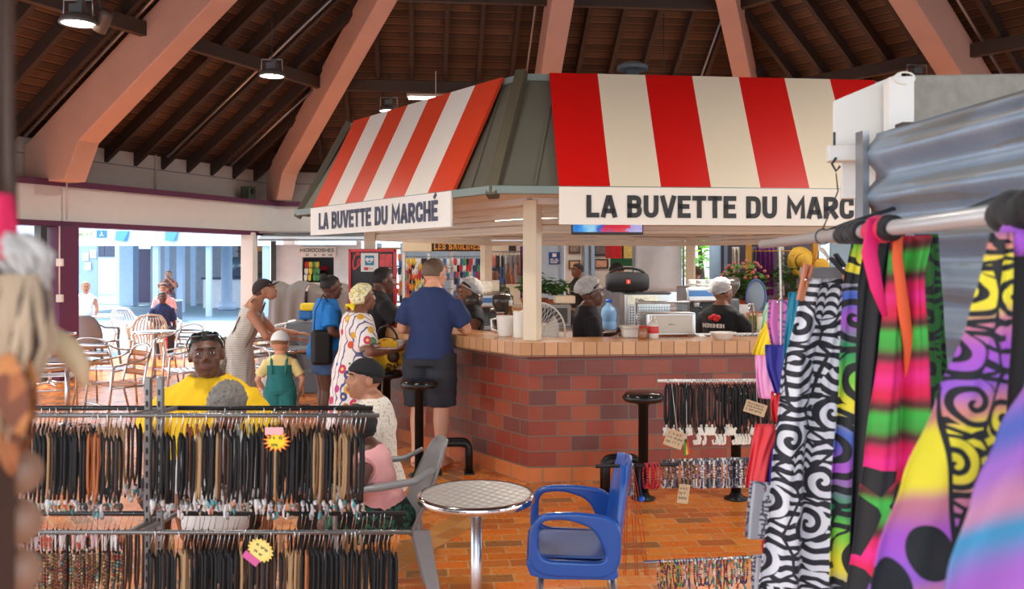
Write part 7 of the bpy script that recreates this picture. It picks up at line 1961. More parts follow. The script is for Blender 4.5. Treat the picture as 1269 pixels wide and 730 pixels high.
for i in range(3):
    m = MB(); m.box(((x0 + x1) / 2 - .05, Y - .28 + .1 * i, 2.16 + .045 * i), (x1 - x0 + .35, .12, .035)); m.build('roof_edge', (M_GREY, M_STEEL, M_OFFW)[i], t)
m = MB(); m.box(((x0 + x1) / 2, Y + .4, 2.30), (x1 - x0 + .4, 1.5, .03)); m.build('roof', M_GREY, t)
for px in (341, 446): m = MB(); m.box((gx(px, Y), Y - .12, 1.07), (.08, .08, 2.14)); m.build('corner_post', M_DARKG if px < 400 else M_WHITE, t)
m = MB(); m.box(((wx0 + wx1) / 2, Y - .06, zw0), (wx1 - wx0 + .1, .2, .03)); m.build('sill', M_OFFW, t)
goods = [(200, 190, 60), (214, 40, 50), (60, 80, 60), (220, 210, 200), (60, 60, 120)]
def hang_goods(region, n, cols, group, name, labelf, cat, sz=(.05, .16), seed=3, flat=True):
    """small goods hung or stood in rows, every one an object of its own"""
    rr = random.Random(seed); px0, px1, py0, py1, Yg = region
    protos = {}
    rows = max(1, int(math.sqrt(n * (py1 - py0) / (px1 - px0) * .6))); per = n // rows
    for r_ in range(rows):
        for i in range(per):
            cl = rr.choice(list(cols.items())); nm, rgb = cl
            p = at(px0 + (px1 - px0) * (i + .5 + rr.uniform(-.25, .25)) / per, py0 + (py1 - py0) * (r_ + .15) / rows, Yg)
            if nm not in protos:
                o = thing(name, labelf % nm, cat, p, R(rr.uniform(-20, 20)), group % nm)
                w_, h_ = sz; m = MB()
                m.grid(4, 8, lambda u, v: Vector(((u - .5) * w_ * (.55 + .45 * math.sin(PI * min(1, .25 + v * .7))), .015 * math.cos((u - .5) * PI) * 1.0, -h_ * v - .02))); m.build('body', pm('goods_' + nm.replace(' ', '_'), rgb, .6, 0, .3, 30), o, world=False, solid=.012)
                m = MB(); m.tube([(0, 0, .012), (0, 0, -.03)], .004, 5); m.build('loop', M_DARKG, o, world=False)
                protos[nm] = seal(o)
            else: copy_tree(protos[nm], p, R(rr.uniform(-25, 25)))
CG = {'red': (206, 50, 50), 'yellow': (232, 196, 60), 'green': (80, 150, 90), 'white': (230, 226, 220), 'blue': (70, 110, 170), 'orange': (226, 120, 60), 'black': (34, 34, 38)}
hang_goods((377, 396, 322, 346, Y - .05), 12, {k: CG[k] for k in ('yellow', 'green', 'red', 'white')}, '%s goods in the stall window', 'small_bag', '%s little bag hanging in the window of the white stall', 'bag', (.07, .12), 5)
t = thing('stall_sign', 'white sign with stall name over the serving window', 'sign', at(392, 312, Y - .1))
m = MB(); q = at(393, 312.5, Y - .09); m.box(q, (W(370, 416, Y), .02, .2)); m.build('sign_board', M_WHITE, t)
m = MB(); text(m, 'MICROCOSMES', q + Vector((-.33, -.011, .0)), (1, 0, 0), Z, (0, -1, 0), .075, length=.66, weight=.2, th=.002); m.build('stall_name', M_DARKG, t)
m = MB()
for i, (a, b) in enumerate(((-.22, .06), (-.06, .05), (.1, .06), (.22, .08))): text(m, ('GI', 'AI', 'ON', 'ME')[i], q + Vector((a, -.011, -.08)), (1, 0, 0), Z, (0, -1, 0), .05, length=b, weight=.22, th=.002)
m.build('small_writing', M_GREY, t)
for px, py, wpx, h, lab, seed in ((362, 345, 44, 1.36, 'grey tarpaulin covering a low stand in front of the white stall', 1), (414, 345, 54, 1.32, 'brown grey tarpaulin covering a stand behind the woman in blue', 2)):
    Yc = 15.8; t = thing('covered_stand', lab, 'covered stand', bk(px, Yc)); ww = wpx / FPX * Yc
    m = MB()
    def cv(u, v, ww=ww, h=h, px=px, seed=seed):
        a = (u - .5) * ww; pr = [(0, .35, h * .98), (.25, -.05, h), (.45, -.35, h * .93), (.6, -.42, h * .6), (1, -.5, .02)]
        for i in range(4):
            if v <= pr[i + 1][0]: f = (v - pr[i][0]) / (pr[i + 1][0] - pr[i][0]); y = pr[i][1] + (pr[i + 1][1] - pr[i][1]) * f; z = pr[i][2] + (pr[i + 1][2] - pr[i][2]) * f; break
        return Vector((gx(px, Yc) + a, Yc + y + .03 * math.sin(u * 17 + seed), z + .04 * math.sin(u * 9 + seed) * (1 if v < .5 else 0)))
    m.grid(24, 24, cv); m.build('tarpaulin', pm('grey_tarpaulin_%d' % seed, (138, 132, 130) if seed == 1 else (124, 114, 110), .6, 0, .12, 3, .3, 12), t, solid=.01)
    m = MB(); m.box((gx(px, Yc), Yc, h * .45), (ww * .9, .5, h * .88)); m.build('stand_frame', M_DARKG, t)
t = thing('cool_bag', 'yellow and blue bag standing behind the woman in blue', 'bag', Vector((gx(381, 11.8), 11.8, 0)))
z0 = gz(396, 11.8); m = MB(); c = Vector((gx(381, 11.8), 11.8, 0)); m.box(c + Vector((0, .1, z0 / 2 - .02)), (.5, .5, z0 - .04)); m.build('crate_under', M_DGREYP if 'M_DGREYP' in globals() else M_GREY, t, bevel=.01)
m = MB(); m.box(c + Vector((-.02, 0, z0 + .07)), (.18, .16, .14)); m.build('blue_side', pm('bag_blue', (40, 110, 180), .6), t, bevel=.03); m = MB(); m.box(c + Vector((.02, -.02, z0 + .17)), (.2, .18, .1)); m.build('yellow_top', pm('bag_yellow', (240, 210, 40), .6), t, bevel=.03)

# stall with the dark orange lettered sign
Y = 16.9; t = thing('market_stall', 'beige souvenir stall with white frame and orange lettered sign', 'stall', bk(550, Y))
m = MB(); m.box(at(550, 303, Y) + Vector((0, .05, 0)), (W(499, 602, Y), .08, .27)); m.build('fascia_board', M_BEIGE, t, bevel=.006)
m = MB(); m.box(at(566, 304.5, Y) + Vector((0, -.005, 0)), (W(536, 598, Y), .02, .21)); sg = m.build('sign_panel', pm('dark_brown_panel', (46, 32, 28), .5), t)
m = MB(); text(m, 'LES SABLINES', at(538, 309.5, Y) + Vector((0, -.016, 0)), (1, 0, 0), Z, (0, -1, 0), .135, length=W(538, 596, Y), weight=.18, gap=.1, th=.004); q = m.build('stall_name', pm('orange_letters', (222, 150, 50), .5), None); q.parent = sg; q.data.transform(Matrix.Translation(-t.location))
for px in (500, 531, 560, 601): m = MB(); m.box((gx(px, Y), Y + .05, 1.02), (.05, .05, 2.04)); m.build('frame_post', M_WHITE, t)
m = MB(); m.box((gx(550, Y), Y + .6, 1.0), (W(498, 604, Y), .05, 2.0)); m.build('back_panel', pm('blue_grey_panel', (160, 178, 198), .6), t)
m = MB(); m.box((gx(550, Y), Y + .1, .92), (W(500, 604, Y), .5, .05)); m.box((gx(550, Y), Y - .14, .45), (W(500, 604, Y), .02, .9)); m.build('stall_table', M_WHITE, t)
for k_, py in enumerate((318, 332, 346, 358)):
    m = MB(); m.tube([at(502, py, Y - .02), at(600, py, Y - .02)], .008, 6); m.build('hanging_wire', M_ROD if 'M_ROD' in globals() else M_GREY, t)
hang_goods((503, 530, 318, 368, Y - .06), 60, CG, '%s souvenirs on the left of the lettered stall', 'souvenir', '%s souvenir hanging on the left panel of the orange lettered stall', 'souvenir', (.055, .13), 8)
hang_goods((562, 600, 318, 366, Y - .06), 60, {k: CG[k] for k in ('black', 'white', 'green', 'red', 'blue')}, '%s souvenirs on the right of the lettered stall', 'souvenir', '%s souvenir hanging on the right panel of the orange lettered stall', 'souvenir', (.055, .13), 9)
hang_goods((533, 558, 318, 345, Y - .02), 18, CG, '%s souvenirs in the middle of the lettered stall', 'souvenir', '%s souvenir hanging behind the head of the man in the navy polo', 'souvenir', (.055, .13), 12)
# shelves left of it
Y = 17.4; t = thing('shelf_unit', 'wooden shelf unit with folded goods right of the menu board', 'shelves', bk(484, Y))
for py in (308, 330, 352, 374): m = MB(); m.box(at(484, py, Y), (W(470, 499, Y), .4, .03)); m.build('shelf', pm('brown_shelf', (150, 112, 78), .6), t)
for px in (470, 499): m = MB(); m.box((gx(px, Y), Y, 1.05), (.04, .4, 2.1)); m.build('side_panel', M_BLUEW, t)
hang_goods((472, 498, 312, 372, Y - .22), 36, {'blue': (60, 90, 150), 'white': (226, 226, 226), 'black': (40, 40, 46), 'orange': (220, 140, 70), 'green': (90, 130, 90)}, '%s packets on the wooden shelves', 'packet', '%s packet on the wooden shelves beside the menu board', 'packet', (.06, .14), 14)

# clothes and goods behind the left posts
Y = 16.2; t = thing('clothes_stall', 'stall with beige back wall, picture and purple curtain behind the left posts', 'stall', bk(630, Y))
m = MB(); m.box((gx(630, Y), Y + .6, 1.05), (W(606, 664, Y), .05, 2.1)); m.build('back_wall', M_CREAM, t)
m = MB(); m.box(at(635, 308, Y + .5), (.14, .02, .16)); m.build('dark_picture', pm('dark_picture', (60, 40, 44), .5, 0, .4, 20), t)
m = MB(); m.grid(14, 6, lambda u, v: at(645 + 13 * u, 305 + 65 * v, Y) + Vector((0, .05 * math.sin(u * 22), 0))); m.build('purple_curtain', pm('purple_curtain', (120, 60, 130), .8), t, solid=.01)
m = MB(); m.box((gx(628, Y), Y + .1, .95), (W(608, 650, Y), .4, .05)); m.box((gx(628, Y), Y - .08, .47), (W(608, 650, Y), .03, .92)); m.build('stall_table', M_OFFW, t)
m = MB(); m.tube([at(609, 312, Y), at(645, 312, Y)], .012, 8); m.build('rail', M_GREY, t)
hang_goods((609, 626, 313, 342, Y - .03), 8, {'white': (226, 222, 214), 'pink': (214, 130, 120), 'blue': (100, 130, 160), 'black': (50, 44, 46)}, '%s dresses behind the left posts', 'hanging_dress', '%s dress hanging on the rail behind the left far post', 'dress', (.13, .42), 4)
hang_goods((626, 644, 313, 336, Y - .03), 8, {'orange': (206, 130, 100), 'brown': (130, 100, 84), 'grey': (150, 150, 156)}, '%s dresses behind the left posts', 'hanging_dress', '%s dress hanging on the rail beside the purple curtain', 'dress', (.13, .36), 6)

# blue-grey panel with the notice, white pillar and framed pictures
Y = 17.9; t = thing('partition', 'blue grey partition with a blue notice behind the far counter', 'partition', bk(683, Y))
m = MB(); m.box((gx(683, Y), Y, 1.15), (W(666, 699, Y), .06, 2.3)); m.build('panel', pm('grey_blue_panel', (172, 188, 206), .6), t)
q = at(687, 320, Y - .04); m = MB(); m.box(q, (.22, .012, .24)); m.build('blue_notice', pm('notice_blue', (40, 72, 140), .5), t)
m = MB(); m.box(q + Vector((0, -.008, .06)), (.08, .004, .07)); [m.box(q + Vector((dx, -.007, dz)), (w_, .003, .016)) for dx, dz, w_ in ((-.05, -.02, .06), (.04, -.02, .06), (0, -.055, .17), (-.01, -.09, .14))]; m.build('notice_print', M_WHITE, t)
t = thing('picture_stall', 'white stall wall with framed pictures behind the far counter', 'stall', bk(745, 17.7)); Y = 17.7
m = MB(); m.box((gx(742, Y), Y, 1.15), (W(700, 784, Y), .08, 2.3)); m.build('wall_panel', M_OFFW, t)
for px, py, w_, h_, cl in ((712, 308, 14, 12, (90, 70, 60)), (745, 310, 18, 14, (60, 48, 44)), (745, 327, 18, 12, (150, 100, 70)), (712, 328, 14, 11, (170, 120, 80))):
    m = MB(); m.box(at(px, py, Y - .06), (w_ / FPX * Y, .03, h_ / FPX * Y)); fr = m.build('picture_frame', pm('frame_%d' % px, cl, .5), t); m = MB(); m.box(at(px, py, Y - .08) - t.location, (w_ / FPX * Y * .75, .01, h_ / FPX * Y * .7)); m.build('picture', pm('pict_%d_%d' % (px, py), tuple(min(255, x + 50) for x in cl), .5, 0, .5, 16), None).parent = fr
for px in (726, 734): m = MB(); m.box((gx(px, Y), Y - .12, 1.15), (.07, .07, 2.3)); m.build('post', M_BLUEW, t)
Y = 15.6; t = thing('poster_board', 'green framed board of red and yellow posters above the loudspeaker', 'board', at(772, 311, Y))
m = MB(); m.box(at(776, 315, Y) + Vector((0, .03, 0)), (W(757, 796, Y), .04, .42)); m.box((gx(794, Y), Y + .03, .85), (.05, .05, 1.7)); m.box((gx(760, Y), Y + .03, .85), (.05, .05, 1.7)); m.build('green_frame', pm('green_frame', (36, 110, 70), .5), t)
for px, w_, cl in ((752, 9, (196, 40, 44)), (762, 11, (216, 30, 40)), (776, 12, (226, 196, 110)), (788, 8, (40, 120, 80))): m = MB(); m.box(at(px + 3, 311, Y - .005), (w_ / FPX * Y, .012, .26)); m.build('poster', pm('poster_%d' % px, cl, .5, 0, .4, 14), t)
# white sheet
Y = 14.4; t = thing('plastic_sheet', 'white translucent plastic sheet hanging behind the bar with grey reflections painted in', 'sheet', at(815, 300, Y))
m = MB(); m.grid(16, 10, lambda u, v: at(787 + 58 * u, 296 + 66 * v, Y) + Vector((0, .04 * math.sin(u * 9), 0)))
_t = NT('white_plastic_sheet'); _n = _t.noise(_t.obj(), 2.2, 3); _t.set(color=_t.ramp(_n.outputs[0], [(.35, (236, 240, 242)), (.55, (228, 232, 234)), (.68, (190, 194, 194))]), rough=.35); _tr = _t.n('BsdfTranslucent', {0: lin((244, 246, 248))}); _mx = _t.n('MixShader', {0: .6}); _t.t.links.new(_t.b.outputs[0], _mx.inputs[1]); _t.t.links.new(_tr.outputs[0], _mx.inputs[2]); _t.t.links.new(_mx.outputs[0], _t.o.inputs[0]); m.build('sheet', _t.m, t, solid=.004)  # grey clouds in the colour stand for reflections on the sheet
m = MB(); m.tube([at(785, 296, Y), at(847, 296, Y)], .015, 8); m.build('top_bar', M_GREY, t)
for px in (785, 847): m = MB(); p = at(px, 296, Y); m.tube([p, (p.x, p.y, 0)], .02, 8); m.build('pole', M_GREY, t)
# right: pale column, plants, stall with yellow posts
Y = 15.5; m = MB(); m.lathe([(.1, 0), (.1, 2.6)], c=(gx(886, Y), Y, 0), n=24); struct('column_8', m, M_BLUEW)
m = MB(); m.box((gx(899, Y), Y, 1.2), (.06, .06, 2.4)); struct('column_9', m, M_BLUEW)
M_LEAF = rnd_bead_mat('leaf_green', [(0, (60, 110, 50)), (.35, (84, 140, 62)), (.6, (44, 84, 44)), (.8, (120, 160, 70))], .5)
def plant(c, h, w_, label, pot, flowers=None, seed=1, n=160):
    rr = random.Random(seed); t = thing('potted_plant', label, 'plant', c)
    m = MB(); m.lathe([(0, 0), (w_ * .3, 0), (w_ * .4, h * .25), (w_ * .43, h * .27), (w_ * .38, h * .25), (0, h * .22)], n=18); m.build('pot', pot, t, world=False)
    m = MB()
    for i in range(n):
        d = Vector((rr.gauss(0, 1), rr.gauss(0, 1), rr.gauss(0, .8))).normalized() * rr.random() ** .4; p = Vector((d.x * w_ * .5, d.y * w_ * .5, h * .62 + d.z * h * .36)); a = rr.uniform(0, 6.28); L = w_ * .16; s = Vector((math.cos(a), math.sin(a), rr.uniform(-.5, .5))) * L; q = Vector((-math.sin(a), math.cos(a), rr.uniform(-.4, .4))) * L * .45
        m.add([p - s, p + q, p + s, p - q], [(0, 1, 2, 3)])
    f = m.build('foliage', M_LEAF, t, world=False); 
    m = MB()
    for i in range(6): m.tube([(0, 0, h * .22), (rr.uniform(-.15, .15) * w_, rr.uniform(-.15, .15) * w_, h * .7)], .006, 5)
    m.build('stems', pm('stem_brown', (90, 80, 50), .7), t, world=False)
    if flowers:
        for i in range(26):
            m = MB()
            d = Vector((rr.gauss(0, 1), rr.gauss(0, 1), abs(rr.gauss(0, 1)))).normalized(); m.ell((d.x * w_ * .5, d.y * w_ * .5, h * .62 + d.z * h * .38), (.03, .03, .025), None, 8, 6)
            m.build('flower', flowers, t, world=False)
    return t
M_POT = pm('terracotta_pot', (170, 96, 66), .7)
def tablep(name, px, Y, w_, h, label, mat):
    t = thing(name, label, 'table', Vector((gx(px, Y), Y, 0))); m = MB(); m.box((0, 0, h - .02), (w_, .5, .04)); m.build('table_top', mat, t, world=False); 
    for sx in (-1, 1):
        for sy in (-1, 1): m = MB(); m.box((sx * w_ * .46, sy * .2, (h - .04) / 2), (.04, .04, h - .04)); m.build('leg', M_WOODB, t, world=False)
    m = MB(); m.box((0, -.24, h - .12), (w_ * .96, .02, .16)); m.build('apron', mat, t, world=False)
    return t
M_ORW = pm('orange_wood', (206, 140, 84), .5, var=.15)
tablep('stall_table', 926, 14.2, .8, .9, 'wooden stall table carrying the flowering plant', M_ORW); tablep('stall_table', 979, 13.8, .9, .88, 'wooden stall table with bowls and baskets by the yellow posts', M_ORW)
tablep('stall_table', 666, 14.0, 1.1, 1.0, 'wooden table with potted plants behind the corner post', M_ORW)
plant(Vector((gx(923, 14.2), 14.2, .9)), .85, .75, 'bushy green potted plant with pink flowers right of the pale column', M_POT, pm('pink_petals', (222, 130, 120), .6), 3)
plant(Vector((gx(905, 14.3), 14.3, .9)), .6, .45, 'smaller leafy potted plant at the foot of the pale column', M_POT, None, 4, 110)
plant(Vector((gx(662, 14.0), 14.0, 1.0)), .6, .55, 'dense green potted plant right of the corner post', M_POT, None, 5)
plant(Vector((gx(690, 13.9), 13.9, 1.0)), .5, .5, 'light green potted plant beside the shopper in black', M_POT, None, 6, 120)
plant(Vector((gx(975, 14.6), 14.6, .88)), 1.0, .5, 'green potted plant under the straw hat', M_POT, None, 7, 120)
Y = 15.0; t = thing('market_stall', 'stall with yellow wooden posts and purple cloth at the right', 'stall', bk(965, Y)); M_YW = pm('yellow_wood', (214, 156, 50), .5)
for px in (922, 1002): m = MB(); m.box((gx(px, Y), Y - .3, 1.1), (.08, .08, 2.2)); m.build('post', M_YW, t)
m = MB(); m.box((gx(960, Y), Y - .3, 2.08), (W(916, 1008, Y), .08, .07)); m.build('cross_beam', pm('blue_beam', (110, 150, 176), .5), t)
m = MB(); m.box((gx(962, Y), Y + .5, 1.1), (W(900, 1030, Y), .05, 2.2)); m.build('back_wall', pm('slate_back', (84, 82, 100), .6, 0, .3, 3), t)
for px, w_, cl in ((944, 12, (110, 40, 120)), (955, 10, (130, 60, 140)), (968, 8, (226, 216, 200)), (912, 9, (216, 206, 196)), (934, 6, (96, 96, 112)), (984, 9, (110, 100, 96))):
    m = MB(); m.grid(8, 6, lambda u, v: at(px - w_ / 2 + w_ * u, 306 + 60 * v, Y) + Vector((0, .03 * math.sin(u * 14), 0))); m.build('hanging_cloth', pm('stallcloth_%d' % px, cl, .8), t, solid=.01)
q = at(940, 312, Y - .3); m = MB(); m.tube([at(924, 311, Y - .3), at(1000, 311, Y - .3)], .012, 6); m.build('rail', M_YW, t)
t = thing('straw_hat', 'yellow straw hat hanging on the right yellow post', 'hat', at(994, 325, Y - .42)); M_STRAW = pm('yellow_straw', (230, 180, 60), .7, 0, .2, 40, .3, 80)
Hm = Matrix.Rotation(R(80), 3, 'X') @ Matrix.Rotation(R(15), 3, 'Y'); m = MB(); m.lathe([(.13, 0), (.26, -.02), (.265, -.015), (.13, .012)], n=32, M=Hm, caps=False); m.build('brim', M_STRAW, t, world=False); m = MB(); m.lathe([(.13, 0), (.12, .1), (.08, .13), (0, .135)], n=28, M=Hm); m.build('crown', M_STRAW, t, world=False); m = MB(); m.lathe([(.132, .002), (.13, .03), (.133, .03)], n=28, M=Hm, caps=False); m.build('hat_band', M_BLACK, t, world=False)
t = thing('straw_bag', 'yellow woven bag hanging right of the straw hat', 'bag', at(1018, 335, Y - .4)); m = MB(); m.ell((0, 0, 0), (.16, .07, .2), None, 18, 12); m.build('bag_body', M_STRAW, t, world=False); m = MB(); m.tube([(.1 * math.cos(a), 0, .16 + .2 * math.sin(a)) for a in [PI * i / 10 for i in range(11)]], .012, 6); m.build('handle', M_STRAW, t, world=False)
# bowls on the table
for i, (px, cl, nm) in enumerate(((950, (60, 44, 36), 'dark wooden'), (962, (200, 150, 90), 'light wooden'), (974, (150, 60, 44), 'red brown'), (986, (90, 70, 50), 'brown'), (996, (210, 190, 160), 'pale'))):
    Yb = 13.7; t = thing('carved_bowl', nm + ' bowl of small goods on the stall table by the yellow posts', 'bowl', Vector((gx(px, Yb), Yb, .88))); m = MB(); m.lathe([(0, 0), (.05, 0), (.1, .06), (.115, .1), (.1, .095), (.05, .03), (0, .025)], n=18); m.build('bowl_wall', pm('bowl_%d' % px, cl, .5), t, world=False); m = MB()
    rr = random.Random(px)
    for j in range(7): m.ell((rr.uniform(-.06, .06), rr.uniform(-.06, .06), .09), (.03, .03, .03), None, 8, 6)
    m.build('goods', pm('bowlgoods_%d' % px, (rr.randint(90, 230), rr.randint(60, 180), rr.randint(50, 120)), .5), t, world=False)
t = thing('mirror', 'oval mirror with blue rim standing on the stall table', 'mirror', Vector((gx(937, 13.6), 13.6, .9))); m = MB(); m.ell((0, 0, .3), (.14, .012, .25), None, 24, 14); m.build('glass', pm('dull_mirror', (120, 130, 140), .3, .5), t, world=False); m = MB(); m.tube([(.145 * math.cos(a), 0, .3 + .255 * math.sin(a)) for a in [2 * PI * i / 28 for i in range(28)]], .016, 8, closed=True); m.build('rim', pm('blue_rim', (90, 130, 200), .4), t, world=False); m = MB(); m.box((0, .03, .02), (.16, .12, .04)); m.build('stand', M_WOODB, t, world=False)
# pale blue panel at the right edge of the view
Y = 12.8; t = thing('partition', 'plain pale blue partition panel right of the straw hat', 'partition', Vector((gx(1046, Y), Y, 0))); m = MB(); m.box((gx(1046, Y), Y, 1.02), (W(1029, 1063, Y), .05, 2.04)); m.build('panel', pm('ice_blue_panel', (176, 212, 232), .5), t); m = MB(); m.box((gx(1064, Y), Y, 1.03), (.04, .07, 2.06)); m.build('edge_post', M_DARKG, t)
# far wall parts closing the far side of the hall
m = MB(); Yw = 27.0
m.box((gx(590, Yw), Yw, 1.5), (W(340, 850, Yw), .1, 3.0)); struct('wall_far', m, pm('far_wall_paint', (214, 220, 226), .6))
m = MB(); m.box((15.5, 27.0, 1.5), (17.2, .1, 3.0)); struct('wall_far_right', m, pm('far_wall_paint2', (190, 190, 196), .6, 0, .2, 1.0))
# planting and roofs seen past the far right post
t = thing('garden_tree', 'bright green tree outside seen past the far right post', 'tree', Vector((gx(866, 24), 24, 0)))
rr = random.Random(4); m = MB(); m.tube([(0, 0, 0), (.1, 0, 1.2), (0, 0, 2.4)], [.12, .09, .05], 8); m.build('trunk', M_WOODB, t, world=False); m = MB()
for i in range(500):
    d = Vector((rr.gauss(0, 1), rr.gauss(0, 1), rr.gauss(0, 1))).normalized() * rr.random() ** .4; p = Vector((d.x * 1.2, d.y * 1.2, 2.2 + d.z * 1.1)); a = rr.uniform(0, 6.28); s = Vector((math.cos(a), math.sin(a), rr.uniform(-.6, .6))) * .13; q = Vector((-math.sin(a), math.cos(a), rr.uniform(-.5, .5))) * .07; m.add([p - s, p + q, p + s, p - q], [(0, 1, 2, 3)])
m.build('foliage', pm('bright_leaf', (130, 190, 60), .5, 0, .3, 4), t, world=False)

# ------------------------------------------------------------------ courtyard and the next pavilion at the left
M_PW = pm('pavilion_white', (226, 232, 240), .6); M_PB = pm('pavilion_blue', (172, 196, 226), .55); M_PD = pm('pavilion_dark', (76, 84, 104), .7)  # M_PD is a plain dark blue grey
Yp = 28.5
m = MB(); m.box((gx(215, Yp), Yp, 3.2), (W(40, 345, Yp) + 3, .25, 1.85)); struct('wall_pavilion_fascia', m, M_PW)
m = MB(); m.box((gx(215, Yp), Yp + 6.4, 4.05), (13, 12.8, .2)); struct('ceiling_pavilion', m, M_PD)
for i, (px, Y, sx, kind) in enumerate(((194, 28.6, .18, 0), (259, 28.6, .16, 0), (224, 31, .22, 0), (160, 36, .55, 0), (281, 33, .2, 1), (305, 29.2, .15, 0), (60, 28.6, .2, 0), (208, 34, .18, 0), (240, 36, .2, 0), (330, 28.6, .2, 0))):
    m = MB(); x = gx(px, Y)
    if kind: m.lathe([(.34, 0), (.3, .28), (.2, .3), (.2, 4)], c=(x, Y, 0), n=24)
    else: m.box((x, Y, 2.0), (sx, sx, 4.0))
    struct('column_%d' % (20 + i), m, M_PB)
Y = 38.5
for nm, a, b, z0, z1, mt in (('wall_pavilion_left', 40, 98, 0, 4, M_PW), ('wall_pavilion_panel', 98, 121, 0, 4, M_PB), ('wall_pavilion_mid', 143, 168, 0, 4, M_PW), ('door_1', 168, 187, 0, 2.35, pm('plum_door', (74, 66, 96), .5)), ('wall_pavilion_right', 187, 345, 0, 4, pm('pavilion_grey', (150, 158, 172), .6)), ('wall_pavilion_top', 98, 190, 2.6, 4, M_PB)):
    m = MB(); m.box(((gx(a, Y) + gx(b, Y)) / 2, Y + (0.1 if 'top' in nm else 0), (z0 + z1) / 2), (W(a, b, Y), .1, z1 - z0)); struct(nm, m, mt)
m = MB(); m.box((gx(87, Y), Y - .1, 2.0), (W(79, 95, Y), .08, 1.05)); w_ = struct('window_1', m, pm('dark_window', (40, 48, 60), .15)); m = MB(); 
for a, b, s in ((79, 305, 0),): m.box((gx(87, Y), Y - .15, 1.45), (W(77, 97, Y), .08, .08))
m.build('window_sill', M_PB, w_)
m = MB(); m.box((gx(60, 50), 50, 3), (30, .2, 6)); struct('wall_distant', m, pm('distant_white', (222, 226, 232), .6))
for px in (122, 138):
    Yd = 49.8; m = MB(); m.box((gx(px, Yd), Yd, 2.6), (.7, .1, 1.0)); tag(m.build('window_%d' % px, M_PD), kind='structure')
t = thing('wall_notice', 'white notice sheets on the blue pavilion panel', 'notice', at(108, 321, 38.3)); 
for i, (dx, dz) in enumerate(((0, 0), (.32, .12), (.1, -.42))): m = MB(); m.box(at(106, 318, 38.4) + Vector((dx, 0, dz)), (.28, .02, .36)); m.build('paper', M_WHITE, t)
# signs and awnings on the fascia
Yf = Yp - .15
t = thing('fascia_sign', 'pale yellow and green sign on the white pavilion fascia', 'sign', at(98, 290, Yf)); m = MB(); m.box(at(99, 290.5, Yf), (W(83, 116, Yf), .03, .26)); m.build('sign_board', pm('pale_lime', (226, 232, 170), .5), t); m = MB(); scribble(m, at(94, 293, Yf - .03), (1, 0, 0), Z, (0, -1, 0), .5, .14, .03, 5); m.build('sign_words', pm('green_words', (120, 160, 120), .5), t)
t = thing('fascia_sign', 'square blue sign with white mark on the pavilion fascia', 'sign', at(126, 290, Yf)); m = MB(); m.box(at(126, 290, Yf), (.32, .03, .24)); m.build('sign_board', pm('sign_blue', (60, 130, 200), .5), t); m = MB(); m.box(at(126, 290, Yf - .03), (.04, .02, .14)); m.box(at(126, 292, Yf - .03), (.12, .02, .04)); m.build('white_mark', M_WHITE, t)
for i, (px, lab) in enumerate(((153, 'small blue awning on the pavilion fascia above the wide blue pillar'), (214, 'small blue awning on the pavilion fascia above the thin posts'))):
    t = thing('small_awning', lab, 'awning', at(px, 293, Yf)); q = at(px, 291, Yf); m = MB(); m.loft([[q + Vector((a * .2, b, -.2)) for a, b in ((-.7, -.02), (.7, -.02), (.7, -.3), (-.7, -.3))], [q + Vector((a * .2, b, .12)) for a, b in ((-1, .0), (1, .0), (1, -.1), (-1, -.1))]], smooth=False); m.build('awning_cloth', pm('awning_blue', (80, 150, 210), .6), t); m = MB(); m.bar(q + Vector((.2, -.02, .14)), q + Vector((.2, -.02, -.3)), .03, .03); m.build('bracket', M_DARKG, t)
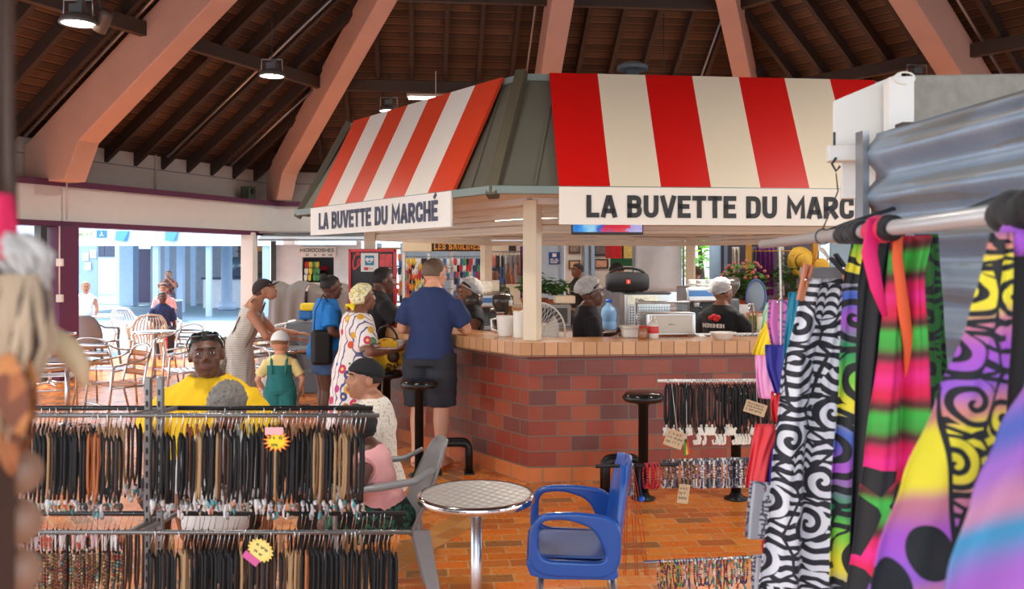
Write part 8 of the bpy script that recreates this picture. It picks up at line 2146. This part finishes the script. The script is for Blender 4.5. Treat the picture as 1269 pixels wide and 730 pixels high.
t = thing('fascia_sign', 'faint pale sign at the middle of the pavilion fascia', 'sign', at(176, 290, Yf)); m = MB(); m.box(at(176, 290, Yf), (W(167, 186, Yf), .02, .2)); m.build('sign_board', pm('faint_cream', (236, 234, 214), .5), t); m = MB(); scribble(m, at(171, 292, Yf - .02), (1, 0, 0), Z, (0, -1, 0), .28, .11, .025, 6); m.build('sign_words', pm('faint_words', (186, 200, 190), .5), t)
# cafe counter in the pavilion
Y = 34.4; t = thing('cafe_counter', 'white cafe counter with dark top across the courtyard', 'counter', Vector((gx(300, Y), Y, 0))); m = MB(); m.box((gx(300, Y), Y, .55), (W(255, 345, Y), .6, 1.1)); m.build('front_panel', M_PW, t); m = MB(); m.box((gx(300, Y), Y - .02, 1.14), (W(252, 345, Y), .75, .08)); m.build('counter_top', M_PD, t)
t = thing('cafe_shelves', 'brown back shelves with an orange sign behind the cafe counter', 'shelves', Vector((gx(318, 36), 36, 0))); m = MB(); m.box((gx(318, 36), 36.2, 1.6), (W(298, 345, 36), .3, 3.2)); m.build('back_board', pm('shelf_brown', (104, 78, 64), .6), t)
for z in (1.3, 1.75, 2.2): m = MB(); m.box((gx(318, 36), 36, z), (W(298, 345, 36), .35, .05)); m.build('shelf', M_WOODB, t)
m = MB(); m.box((gx(322, 35.8), 35.8, 2.35), (1.0, .04, .3)); m.build('orange_sign', pm('orange_sign', (214, 130, 60), .5), t)
t = thing('coffee_dome', 'dark domed machine on the cafe counter across the courtyard', 'machine', Vector((gx(292, Y), Y, 1.18))); m = MB(); m.box((0, 0, .2), (.6, .4, .4)); m.build('base', M_PD, t, world=False, bevel=.03); m = MB(); m.ell((0, 0, .45), (.32, .22, .34), None, 18, 12); m.build('dome', pm('glass_dome', (110, 130, 140), .15, .4), t, world=False)
t = thing('stool_block', 'low dark block seat under the person seated far across the courtyard', 'seat', Vector((gx(209, 26.5), 26.55, 0))); m = MB(); m.box((0, 0, .3), (.6, .5, .58)); m.build('block', M_PD, t, world=False, bevel=.02); m = MB(); m.box((0, 0, .6), (.62, .52, .04)); m.build('seat_slab', M_PB, t, world=False)
